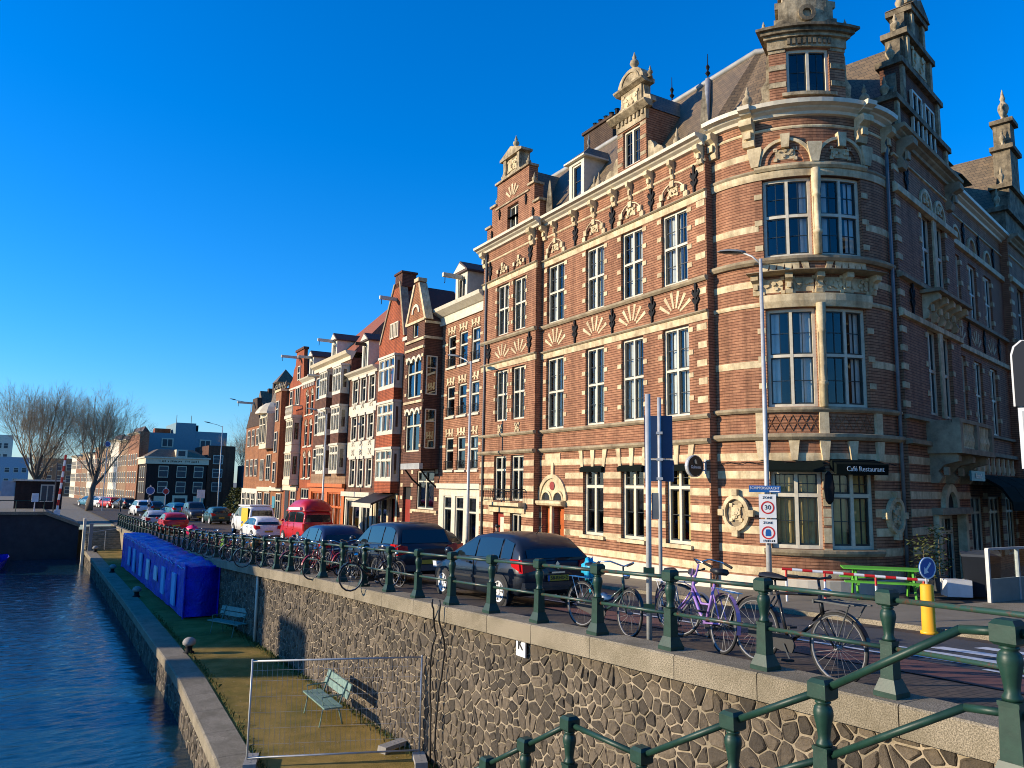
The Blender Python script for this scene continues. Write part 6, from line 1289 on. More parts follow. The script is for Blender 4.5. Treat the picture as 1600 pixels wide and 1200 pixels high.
def cars():
    t = NT('car_glass'); t.set(.05, 0, .5); t.b.inputs['Base Color'].default_value = (.01, .016, .018, 1); t.b.inputs['Coat Weight'].default_value = .4; t.b.inputs['Coat Roughness'].default_value = .03
    r = car('black five door hatchback parked beside the railing nearest the viewer', (9.42, 12.95), 'car_black', 'hatch', 4.2, 1.76, 1.47, -1)
    put_text(r, '58-RHD-2', .1, 'black', (.02, -2.168, .595), (rad(90), 0, 0)); part(r, MB().box(-.26, -.215, -.067, -.0625, .54, .65), 'plate_band', 'blue_sign'); part(r, MB().box(-.02, .3, .1, .12, 1.06, 1.075), 'rear_wiper', 'black'); part(r, MB().box(-.8, .8, -.075, -.045, .41, .425), 'bumper_line', 'black'); part(r, MB().tube([(0, .75, 1.44), (0, .45, 1.66)], .008, 4), 'aerial', 'black'); part(r, MB().box(-.16, .16, -.07, -.03, .69, .72), 'boot_handle', 'chrome'); part(r, MB().tube([(.5, -.04, .3), (.5, .1, .3)], .03, 8), 'exhaust', 'dark_grey'); [part(r, MB().box(*sorted((s*.885, s*.905)), .8, 3.3, .52, .57), 'side_moulding', 'black') for s in (-1, 1)]
    e = MB(); e.prism([(-.05, .8), (.03, .76), (.05, .88), (.0, .93), (-.04, .88)], -.035, .0); part(r, e, 'badge', 'chrome')
    car('dark grey estate car parked directly ahead of the nearest black hatchback', (9.55, 19.1), 'car_black', 'suv', 4.5, 1.84, 1.62, -1)
    car('dark navy hatchback with sticker on rear window parked third from the viewer', (9.6, 25.4), 'car_navy', 'hatch', 4.1, 1.74, 1.5, -1)
    car('dark saloon car just visible behind the grey estate across the street', (14.2, 27.2), 'car_green', 'hatch', 4.3, 1.76, 1.45, 1)
    # red camper van with high roof
    v = car('red high roof camper van parked in front of the orange shopfront', (14.9, 44.3), 'car_red', 'van', 4.6, 1.85, 1.95, 1, 'camper_van'); rf = MB(); loft(rf, [(.1, 1.9, .1), (.25, 1.9, .55), (1.0, 1.9, .72), (2.4, 1.9, .72), (3.1, 1.9, .5), (3.5, 1.9, .06)], lambda s: [(u*.84*(1 if z < .6 else .9), s[0], s[1]+s[2]*z) for u, z in ((1, 0), (.97, .5), (.85, .85), (.5, 1), (-.5, 1), (-.85, .85), (-.97, .5), (-1, 0))]); part(v, rf, 'high_roof', 'car_red', True)
    part(v, MB().box(-.98, -.86, .5, 2.6, 1.98, 2.14), 'awning_roll', 'white')
    car('white hatchback parked just behind the red camper van', (13.6, 50.0), 'car_white', 'hatch', 4.0, 1.74, 1.5, 1)
    y = car('white and yellow delivery van parked beyond the white hatchback', (14.9, 56.8), 'car_white', 'van', 4.9, 1.9, 2.0, 2, 'delivery_van'); pn = MB(); [pn.box(*sorted((s*.945, s*.965)), .3, 1.9, .55, 1.9) for s in (-1, 1)]; pn.box(-.8, .8, -.04, -.02, .6, 1.15); part(y, pn, 'yellow_panel', 'van_yellow'); part(y, MB().box(-.8, .8, .4, 3.4, 2.02, 2.1), 'roof_rack', 'white')
    car('dark green hatchback parked by the end of the canal house row', (15.9, 74.5), 'car_green', 'hatch', 4.1, 1.74, 1.55, 2); car('dark off road car parked facing the viewer beside the bush', (15.4, 82.0), 'car_grey', 'suv', 4.2, 1.8, 1.8, 2, facing=-1)
    car('blue and white car parked before the black house', (15.0, 92), 'car_blue', 'hatch', 4.2, 1.76, 1.5, 12); car('dark car half hidden behind the blue and white car', (13.7, 99), 'car_grey', 'hatch', 4.2, 1.76, 1.5, 6); car('white sports utility car seen from behind near the black house', (12.0, 95.0), 'car_white', 'suv', 4.5, 1.85, 1.7, 4)
    car('red hatchback parked beside the far railing', (9.9, 60.5), 'car_red', 'hatch', 4.0, 1.72, 1.48, -1); car('silver blue saloon ahead of the red hatchback by the railing', (9.6, 67.0), 'car_silver', 'hatch', 4.4, 1.76, 1.48, -1)
    for k, (X, Y, c, l) in enumerate(((11.2, 122, 'car_red', 'red car farthest away under the bare trees'), (10.2, 126, 'car_white', 'white car farthest away under the bare trees'), (9.2, 131, 'car_blue', 'blue car farthest away under the bare trees'), (12.6, 118, 'car_black', 'black car farthest away by the terrace houses'))): car(l, (X, Y), c, 'hatch', 4.1, 1.74, 1.5, 20)
cars()
# ================================================================= BICYCLES
for n, c in (('bike_black', (.012, .012, .013)), ('bike_purple', (.34, .2, .52)), ('bike_green', (.02, .05, .045)), ('bike_grey', (.16, .18, .2)), ('bike_blue', (.03, .09, .2)), ('bike_red', (.3, .02, .02)), ('fender_pink', (.55, .28, .5)), ('bag_cyan', (.02, .4, .62)), ('bag_pink', (.72, .02, .12)), ('basket', (.2, .1, .04)), ('crate_green', (.2, .5, .04))): paint(n, c, .4, .3)
def bike_wheel(R=.345, detail=True, fend=None):
    t = MB(); n = 28 if detail else 16
    t.lathe([(R-.028, -.014), (R-.004, -.017), (R, 0), (R-.004, .017), (R-.028, .014), (R-.04, .01), (R-.04, -.01), (R-.028, -.014)], (0, 0, 0), n, 0, 'x') if False else None
    for prof, mt in (([(R-.03, -.013), (R-.01, -.018), (R, 0), (R-.01, .018), (R-.03, .013)], 0), ([(R-.03, .012), (R-.042, .01), (R-.042, -.01), (R-.03, -.012)], 1)):
        k = len(prof); rings = []
        for r_, h in prof: rings.append([t.p(h, r_*math.cos(2*math.pi*i/n), r_*math.sin(2*math.pi*i/n)) for i in range(n)])
        for a, b in zip(rings, rings[1:]):
            for i in range(n): t.face((a[i], a[(i+1) % n], b[(i+1) % n], b[i]), mt)
    sp = MB(); m = 20 if detail else 10
    for k in range(m):
        a = 2*math.pi*k/m; b = a+(.5 if k % 2 else -.5); s = .025*(1 if k % 2 else -1); sp.tube([(s, .025*math.cos(b), .025*math.sin(b)), (0, (R-.035)*math.cos(a), (R-.035)*math.sin(a))], .0016 if detail else .0035, 3, 0, False)
    sp.lathe([(.022, -.04), (.022, .04)], (0, 0, 0), 8, 0, 'x')
    return t.mesh('wheel', ['rubber', 'spoke'], True), sp.mesh('spokes', 'spoke')
BW = bike_wheel(); BWF = bike_wheel(.345, False)
def bike(name, pos, yaw, lean, col, label, step=True, detail=True, rack=True, fender=None, steer=0, straight_bar=False, crate=False, group=None, z=None):
    """local y forward, rear hub at y=0, front hub at y=1.08"""
    X, Y = pos; r = thing(name, (X, Y, zs(X, Y) if z is None else z), rad(yaw), label, 'bicycle', group); r.rotation_euler = (0, rad(lean), rad(yaw)); R = .345
    n = 8 if detail else 4
    f = MB(); bb = (0, .46, .28); st = (0, .30, .80); hd0, hd1 = (0, .90, .62), (0, .86, .83)
    T = lambda P, rr, k=n: f.tube(P, rr, k)
    if step: T([hd0, (0, .66, .40), bb], .021); T([(0, .89, .70), (0, .62, .50), (0, .37, .52)], .015)
    else: T([hd0, bb], .019); T([hd1, (0, .315, .78)], .017)
    T([bb, st], .018); T([hd0, hd1], .022)
    for s in (-.05, .05): T([(s, 0, R), (s*.7, .3, .74)], .009); T([(s, 0, R), (s*.8, .46, .28)], .011)
    F = part(r, f, 'frame', col, True)
    fk = MB(); ax = Vector((0, .86, .83)); ca, sa = math.cos(rad(steer)), math.sin(rad(steer))
    def S(p):   # rotate about steering axis (vertical approx)
        x, y, zz = p; dx, dy = x, y-.9; return (dx*ca-dy*sa, .9+dx*sa+dy*ca, zz)
    for s in (-.05, .05): fk.tube([S((s, .905, .6)), S((s, .96, .5)), S((s, 1.08, R))], .011, n)
    fk.tube([S((0, .87, .82)), S((0, .84, .98))], .014, n); part(r, fk, 'fork', col, True)
    hb = MB()
    if straight_bar: hb.tube([S((-.3, .74, 1.0)), S((-.2, .82, 1.0)), S((0, .86, .99)), S((.2, .82, 1.0)), S((.3, .74, 1.0))], .012, n)
    else: hb.tube([S((-.27, .5, .98)), S((-.29, .66, 1.03)), S((-.2, .8, 1.05)), S((0, .86, .99)), S((.2, .8, 1.05)), S((.29, .66, 1.03)), S((.27, .5, .98))], .012, n)
    H = part(r, hb, 'handlebar', 'chrome' if not straight_bar else 'black', True); gp = MB()
    for s in (-1, 1): gp.tube([S((s*.27, .5, .98)), S((s*.285, .62, 1.02))] if not straight_bar else [S((s*.32, .72, 1.0)), S((s*.24, .79, 1.0))], .019, 6)
    obj('grips', gp.mesh('grips', 'rubber'), H, (0, 0, 0))
    sd = MB(); loft(sd, [(.1, .08, .05), (.16, .1, .06), (.26, .085, .05), (.36, .035, .04), (.42, .02, .03)], lambda s: [(s[1]*u, s[0], .93+s[2]*v) for u, v in ((1, .2), (.8, .9), (0, 1), (-.8, .9), (-1, .2), (-.6, -.4), (.6, -.4))]); sd.tube([(0, .28, .78), (0, .265, .93)], .013, 6); part(r, sd, 'saddle', 'black', True)
    W = BW if detail else BWF
    w = obj('wheel', W[0], r, (0, 0, R)); obj('spokes', W[1], w, (0, 0, 0)); q = S((0, 1.08, R)); w2 = obj('wheel', W[0], r, q, rad(steer)); obj('spokes', W[1], w2, (0, 0, 0))
    fm = fender or col; rr = R+.02
    for cy, a0, a1, S_ in ((0, 20, 190, lambda p: p), (1.08, 15, 150, S)):
        fd = MB(); P = [(cy+rr*math.cos(rad(a)), R+rr*math.sin(rad(a))) for a in range(a0, a1+1, 10)]
        for (y0, z0), (y1, z1) in zip(P, P[1:]): fd.quad(S_((-.026, y0, z0)), S_((.026, y0, z0)), S_((.026, y1, z1)), S_((-.026, y1, z1)))
        part(r, fd, 'mudguard', fm)
    cg = MB(); cg.prism([(-.05, .36), (-.05, .29), (.42, .2), (.56, .2), (.6, .28), (.55, .36), (.42, .37)], .05, .065, 0, 'a'); part(r, cg, 'chain_guard', 'black'); 
    for sx, y1, z1 in ((1, .55, .13), (-1, .37, .43)):
        cr = MB(); cr.tube([(sx*.08, .46, .28), (sx*.08, y1, z1)], .01, 5); c_ = part(r, cr, 'crank', 'dark_grey'); obj('pedal', MB().box(*sorted((sx*.07, sx*.17)), y1-.05, y1+.05, z1-.01, z1+.012).mesh('pedal', 'rubber'), c_, (0, 0, 0))
    if rack:
        k = MB(); [k.tube([(s, -.28, .745), (s, .2, .745)], .006, 4) for s in (-.06, -.02, .02, .06)]; [k.tube([(s, -.2, .745), (s, 0, R)], .006, 4) for s in (-.06, .06)]; k.tube([(-.06, -.28, .745), (.06, -.28, .745)], .006, 4); part(r, k, 'rack', 'alloy' if detail else 'black')
    ll = MB(); ll.lathe([(.05, 0), (.04, .05), (.01, .08)], S((0, .93, .86)), 8, 0, 'y'); part(r, ll, 'lamp', 'chrome')
    return r
def blob(mb, c, rx, ry, rz, seed, n=8, m=0):
    rnd = random.Random(seed); rings = []
    for i in range(n+1):
        ph = math.pi*i/n; ring = []
        for k in range(n*2):
            t = math.pi*k/n; q = 1+.55*noise.noise(Vector((math.cos(t)*2.6+seed, math.sin(t)*2.6, ph*2.4))); ring.append(mb.p(c[0]+rx*q*math.sin(ph)*math.cos(t), c[1]+ry*q*math.sin(ph)*math.sin(t), c[2]+rz*q*math.cos(ph)))
        rings.append(ring)
    for a, b in zip(rings, rings[1:]):
        for k in range(n*2): j = (k+1) % (n*2); mb.face((a[k], a[j], b[j], b[k]), m)
    return mb
def bikes():
    g = 'bicycles leaning along the quay railing'
    # rear at smaller x in picture = farther away ; yaw 180 -> nose toward the viewer
    big = bike('bicycle', (7.95, 6.75), 176, -3, 'bike_black', 'black bicycle with front carrier leaning on the railing nearest the viewer', step=False, straight_bar=True, group=g, rack=False); big.scale = (1.13, 1.13, 1.13)
    fc = MB(); [fc.box(-.16+k*.08, -.13+k*.08, .95, 1.35, .78, .795) for k in range(5)]; fc.box(-.2, .2, .93, .95, .76, .8); fc.tube([(-.12, 1.3, .78), (-.05, 1.08, .345)], .008, 5); fc.tube([(.12, 1.3, .78), (.05, 1.08, .345)], .008, 5); part(big, fc, 'front_carrier', 'dark_grey')
    p = bike('bicycle', (8.0, 7.35), -20, 6, 'bike_purple', 'lilac purple bicycle with pink mudguards leaning on the railing', fender='fender_pink', steer=35, group=g); p.scale = (1.1, 1.1, 1.1)
    bike('bicycle', (9.3, 9.7), 165, 3, 'bike_grey', 'grey bicycle standing behind the lilac bicycle near the sign poles', step=False, group=g, straight_bar=True)
    b = bike('bicycle', (7.98, 10.35), 184, -4, 'bike_green', 'dark green bicycle with a cyan bag on its carrier beside the two sign poles', steer=-14, group=g); b.scale = (1.06, 1.06, 1.06)
    bg = MB(); blob(bg, (-.02, .1, .88), .09, .12, .16, 4, 10); blob(bg, (-.1, .12, .7), .06, .1, .17, 9, 10); part(b, bg, 'bag', 'bag_cyan', True); bc = MB(); blob(bc, (0, .48, .5), .08, .2, .06, 6); part(b, bc, 'lock_cloth', 'bike_blue', True)
    cols = ['bike_black', 'bike_grey', 'bike_green', 'bike_blue', 'bike_red']; protos = [None]*5; rnd = random.Random(21)
    ords = ['first', 'second', 'third', 'fourth', 'fifth', 'sixth', 'seventh', 'eighth', 'ninth', 'tenth', 'eleventh', 'twelfth', 'thirteenth', 'fourteenth', 'fifteenth', 'sixteenth', 'seventeenth', 'eighteenth', 'nineteenth', 'twentieth', 'twenty first', 'twenty second', 'twenty third', 'twenty fourth', 'twenty fifth', 'twenty sixth', 'twenty seventh', 'twenty eighth', 'twenty ninth', 'thirtieth', 'thirty first', 'thirty second', 'thirty third', 'thirty fourth', 'thirty fifth', 'thirty sixth']
    nm = {'bike_black': 'black', 'bike_grey': 'grey', 'bike_green': 'dark green', 'bike_blue': 'dark blue', 'bike_red': 'dark red'}
    Y = 18.2; k = 0
    while k < 34:
        c = rnd.choice([0, 0, 0, 1, 2, 3, 4]) if k else 0; X = 8.0+rnd.uniform(-.05, .3); yaw = rnd.choice([0, 180])+rnd.uniform(-12, 12) if k % 3 else 90+rnd.uniform(-25, 25); lab = '%s bicycle in the crowd on the far railing, %s beyond the black hatchback' % (nm[cols[c]], ords[k])
        if protos[c] is None: protos[c] = o = bike('bicycle', (X, Y), yaw, rnd.uniform(-7, 7), cols[c], lab, detail=False, step=c % 2 == 0, group=g)
        else:
            o = dup(protos[c], None); o.location = (X+(.3 if abs(yaw-90) < 40 else 0), Y, zs(X, Y)); o.rotation_euler = (0, rad(rnd.uniform(-7, 7)), rad(yaw)); o['label'] = lab
        Y += rnd.uniform(.5, .95) if 23 < Y < 50 else rnd.uniform(1.0, 1.9); k += 1
    for (x, y, z, m, l, s) in ((7.9, 43.5, .95, 'bag_pink', 'bright pink bag piled on a parked bicycle by the railing', (.3, .5, .28)), (8.1, 31.5, .75, 'basket', 'brown wicker basket on a bicycle behind the railing', (.18, .25, .2)), (8.0, 36.5, .55, 'crate_green', 'lime green crate on a bicycle behind the railing', (.16, .22, .25))):
        m_ = MB(); blob(m_, (0, 0, 0), *s, int(y)); o = m_.build('bicycle_bag', m, None, True); o.location = (x, y, zs(x, y)+z); tag(o, l, 'bag')
bikes()
# ================================================================= QUAY THINGS
def quay_things():
    lab = ['white domed mooring bollard on the quay nearest the viewer', 'second white mooring bollard beside the blue container', 'third white mooring bollard beside the far half of the container', 'farthest white mooring bollard by the quay stair']
    bl = MB(); bl.lathe([(.17, 0), (.17, .05), (.11, .08), (.1, .2), (.14, .25)], (0, 0, 0), 14); hd = MB(); hd.lathe([(.14, .25), (.2, .29), (.21, .36), (.17, .44), (.09, .49), (.01, .505)], (0, 0, 0), 14)
    bm, hm = bl.mesh('base', 'iron', True), hd.mesh('head', 'concrete', True)
    for k, (x, y) in enumerate(((5.1, 27.27), (5.2, 41.3), (5.2, 52.6), (5.4, 67.7))):
        r = thing('mooring_bollard', (x, y, .5), 0, lab[k], 'bollard', 'mooring bollards on the quay'); obj('base', bm, r); obj('head', hm, r)
    # tarpaulin covered container
    c = thing('blue_container', (6.75, 45, .5), 0, 'long container wrapped in royal blue tarpaulin on the lower quay', 'container', off=(-6.75, -45, -.5))
    b = MB(); ny = 90; x0, x1 = 6.03, 7.36; rnd = random.Random(2)
    prof = lambda y: [(x0+.02*math.sin(y*2.1), .56), (x0+.025*math.sin(y*3.7+1), 1.2), (x0+.02*math.sin(y*2.9), 1.9), (x0-.03+.025*math.sin(y*5), 2.52), (x0-.01, 2.63+.03*math.sin(y*3.3)), (x0+.2, 2.6+.07*math.sin(y*4.2+.5)), (x0+.6, 2.6+.09*math.sin(y*2.7)), (x0+1.0, 2.61+.07*math.sin(y*3.6)), (x1, 2.63), (x1+.01, 2.5), (x1, .56)]
    ny = 150; nz = lambda x, y, z, k: k*noise.noise(Vector((x*1.6, y*.9, z*1.3)))+k*.6*noise.noise(Vector((x*4, y*2.6, z*3)))
    loft(b, [34+22*k/ny for k in range(ny+1)], lambda y: [(x+nz(x, y, z, .045), y, z+nz(x+9, y, z, .07 if z > 2 else .01)) for x, z in prof(y)]); part(c, b, 'tarpaulin', 'tarp', True)
    rp = MB(); rp.tube([(x0-.035+.02*math.sin(k*1.3), 34+22*k/60, 2.46+.04*math.sin(k*2.1)) for k in range(61)], .018, 5); part(c, rp, 'lashing_rope', 'strip_blue', True)
    for y in (34.02, 55.9): fr = MB(); [fr.tube([(x, y-.03, .5), (x, y-.03, 2.6)], .03, 5) for x in (x0, x1)]; part(c, fr, 'frame_pole', 'tarp')
    for k in range(12): part(c, MB().box(x0+.05, x1-.05, 34.3+k*1.9, 34.5+k*1.9, .5, .58), 'skid', 'dark_grey')
    for y, z0, z1, m in ((36.2, .78, 2.1, 'strip_blue'), (39.1, .9, 2.08, 'strip_blue'), (41.4, 1.25, 1.9, 'strip_white'), (44.1, 1.0, 2.0, 'strip_white'), (46.8, .9, 2.1, 'strip_blue'), (49.6, .85, 2.1, 'strip_blue'), (51.9, 1.0, 2.05, 'strip_blue')):  # pale blue pieces paint sunlit patches on the tarp; white ones are strips
        part(c, MB().box(x0-.09, x0-.03, y-.42, y+.42, z0, z1), 'hanging_panel', m)
    # benches
    def bench(pos, rz, tilt, label):
        r = thing('park_bench', (pos[0], pos[1], .5), 0, label, 'bench', 'green slatted benches on the quay'); r.rotation_euler = (rad(tilt), 0, rad(rz)); L = 1.75
        for k in range(3): part(r, MB().box(-L/2, L/2, -.22+k*.15, -.09+k*.15, .43, .465), 'seat_slat', 'bench_green')
        for k in range(2): m = MB(); m.prism([(.3+k*.055, .6+k*.17), (.335+k*.055, .6+k*.17), (.375+k*.055, .74+k*.17), (.34+k*.055, .74+k*.17)], -L/2, L/2, 0, 'a'); part(r, m, 'back_slat', 'bench_green')
        for s in (-.62, .62):
            part(r, MB().tube([(s, -.24, 0), (s, -.16, .43), (s, .2, .43), (s, .4, .95)], .02, 6), 'leg', 'bench_green', True); part(r, MB().tube([(s, .3, 0), (s, .18, .43)], .02, 6), 'leg', 'bench_green', True); part(r, MB().tube([(s, -.17, .43), (s, -.2, .64), (s, .26, .66)], .017, 6), 'arm_rest', 'bench_green', True)
        return r
    bench((6.5, 18.4), -92, 0, 'pale green slatted bench in the sun behind the wire fence'); bench((6.85, 29.9), -66, 0, 'green slatted bench in the shade at the end of the blue container')
    # construction fence
    A, B = Vector((4.22, 16.1, .5)), Vector((7.33, 14.85, .5)); d = (B-A); L = d.length; r = thing('construction_fence', tuple(A), math.atan2(d.y, d.x), 'galvanised wire mesh construction fence panel across the quay', 'fence')
    f = MB(); f.tube([(0, 0, 0), (0, 0, 2.02)], .021, 7); f.tube([(L, 0, .05), (L, 0, 2.02)], .021, 7); f.tube([(0, 0, 1.98), (L, 0, 1.98)], .019, 7); f.tube([(0, 0, .16), (L, 0, .16)], .019, 7); part(r, f, 'frame', 'galv', True)
    w = MB(); n = 34; [w.tube([(L*k/n, 0, .16), (L*k/n, 0, 1.98)], .0026, 3) for k in range(1, n)]; [w.tube([(0, .004, z), (L, .004, z)], .0026, 3) for z in (.4, .7, 1.0, 1.3, 1.6, 1.8)]; part(r, w, 'wire_mesh', 'galv')
    for k, (x, y, rz, l) in enumerate(((7.1, 15.6, 20, 'concrete fence foot lying on the quay by the wall'), (7.2, 14.55, 70, 'concrete fence foot under the end of the wire fence'), (4.3, 16.1, 70, 'concrete fence foot at the water end of the wire fence'))):
        ft = MB(); ft.prism([(-.35, 0), (-.2, 0), (-.2, .05), (.2, .05), (.2, 0), (.35, 0), (.33, .13), (-.33, .13)], -.12, .12); [ft.lathe([(.025, .131), (.025, .134)], (x_, 0, 0), 6) for x_ in (-.2, -.1, 0, .1, .2)]; o = ft.build('concrete_block', 'concrete'); o.location = (x, y, .505); o.rotation_euler = (0, 0, rad(rz)); tag(o, l, 'block', 'concrete fence feet')
    # far stair up to the street
    s = thing('far_stair', (6.2, 70, .5), 0, 'dark stone steps at the far end of the lower quay', 'stairs', off=(-6.2, -70, -.5))
    for k in range(10): part(s, MB().box(4.9, 7.6, 70+k*.3, 73.4, .5+k*.17, .5+(k+1)*.17-.012), 'step', 'mortar_wet')
    gt = thing('stair_gate_rail', (6.2, 69.8, .5), 0, 'thin metal handrail with centre post in front of the far steps', 'railing'); part(gt, MB().tube([(0, 0, 0), (0, 0, 1.5)], .03, 6), 'post', 'galv'); part(gt, MB().tube([(-1.3, .2, 1.35), (1.4, .2, 1.75)], .022, 6), 'rail', 'galv')
    # far bridge
    b = thing('far_bridge', (-8, 76, -.65), 0, 'dark stone canal bridge with pale coping beyond the quay', 'bridge', off=(8, -76, .65)); part(b, MB().prism([(-60, -2), (4.7, -2), (4.7, 2.0), (2.2, 3.05), (-60, 3.05)], 76.3, 84), 'bridge_wall', 'bridge_stone'); part(b, MB().prism([(-60, 3.05), (2.1, 3.05), (4.75, 1.98), (4.75, 2.25), (2.2, 3.3), (-60, 3.3)], 76.1, 84.2), 'coping', 'granite')
    rl = MB(); rl.tube([(-30, 76.5, 4.2), (2, 76.5, 4.2)], .035, 5); [rl.tube([(x, 76.5, 3.3), (x, 76.5, 4.2)], .03, 5) for x in range(-30, 3, 2)]; part(b, rl, 'railing', 'green_rail')
    g = thing('bridge_house', (1.3, 86, 3.2), 0, 'small dark bridge keeper cabin with pale roof edge and white window', 'hut'); part(g, MB().box(-1.5, 2.3, -1.5, 1.5, 0, 2.6), 'wall', 'brick_black'); part(g, MB().box(-1.7, 2.5, -1.7, 1.7, 2.6, 2.75), 'roof', 'stucco'); W = part(g, MB().box(.5, 1.6, -1.56, -1.5, .7, 2.3), 'window', 'white_paint'); obj('pane', MB().box(.6, 1.0, -1.6, -1.55, .8, 2.2).box(1.1, 1.5, -1.6, -1.55, .8, 2.2).mesh('pane', 'dark_grey'), W, (0, 0, 0)); cb = MB().box(-2.6, -1.5, -1.4, -.2, 1.2, 2.6); part(g, cb, 'lookout_glass', 'haze_blue')
    p = thing('bridge_barrier', (3.2, 80, 2.3), 0, 'red and white striped raised bridge barrier pole with dark post', 'barrier'); 
    for k in range(10): z0 = .9+k*.5; part(p, MB().tube([(-.1+.06*k*.5, 0, z0), (-.1+.06*(k*.5+.5), 0, z0+.5)], .11, 6), 'stripe', 'red' if k % 2 else 'white')
    part(p, MB().tube([(-.4, 0, 0), (-.4, 0, 5.2)], .06, 6), 'post', 'dark_grey'); part(p, MB().box(-.35, .15, -.2, .2, 0, 1.0), 'base', 'white')
    bx = MB().box(-.25, .25, -.2, .2, 0, .7); bx.tube([(0, 0, -.9), (0, 0, 0)], .05, 6); o = bx.build('white_cabinet', 'white'); o.location = (1.3, 76.6, 4.1); tag(o, 'small white cabinet fixed to the far bridge railing', 'cabinet')
    bb = MB(); loft(bb, [(66, .1, .2), (67, .8, .5), (70, 1.1, .55), (73, 1.0, .5), (74, .5, .4)], lambda s: [(-1.2+s[1]*u, s[0], -.7+(s[2]+.35)*v) for u, v in ((1, 1), (.7, .1), (0, -.2), (-.7, .1), (-1, 1), (0, 1.08))]); tag(bb.build('covered_boat', 'tarp', None, True), 'blue covered boat moored at the left edge in front of the far bridge', 'boat')
    gp = MB().box(5.0, 5.25, 69.2, 69.5, .5, 2.6); o = gp.build('graffiti_post', 'mid_grey'); tag(o, 'grey graffiti covered post at the foot of the far steps', 'post')
quay_things()
# ================================================================= STREET FURNITURE
def lamp_post(name, X, Y, H, arm, az, label, zb=None):
    zb = zs(X, Y) if zb is None else zb; r = thing(name, (X, Y, zb), az, label, 'street lamp', 'street lamps'); part(r, MB().tube([(0, 0, 0), (0, 0, H*.25), (0, 0, H)], [.075, .07, .045], 10), 'pole', 'galv', True); part(r, MB().tube([(0, 0, H-.15), (arm*.45, 0, H+.12), (arm, 0, H+.3)], .028, 7), 'arm', 'galv', True)
    h = MB(); loft(h, [(arm-.12, .03, .03), (arm, .12, .07), (arm+.3, .19, .09), (arm+.6, .14, .06), (arm+.76, .02, .02)], lambda s: [(s[0], s[1]*u, H+.3+(s[0]-arm)*.2+s[2]*v) for u, v in ((1, 0), (.7, .8), (0, 1), (-.7, .8), (-1, 0), (-.6, -.5), (.6, -.5))]); part(r, h, 'lamp_head', 'mid_grey', True); return r
def sign_plate(root, z0, z1, w, mat, x=.0, y=-.06, edge=None, name='sign_plate'):
    return part(root, MB().box(x-w/2, x+w/2, y-.012, y, z0, z1), name, mat)
def ringm(root, c, r0, r1, y, mat, n=24):
    return part(root, MB().arcband(c[0], c[1], r0, r1, y, y+.003, 0, 360, n), 'ring', mat)
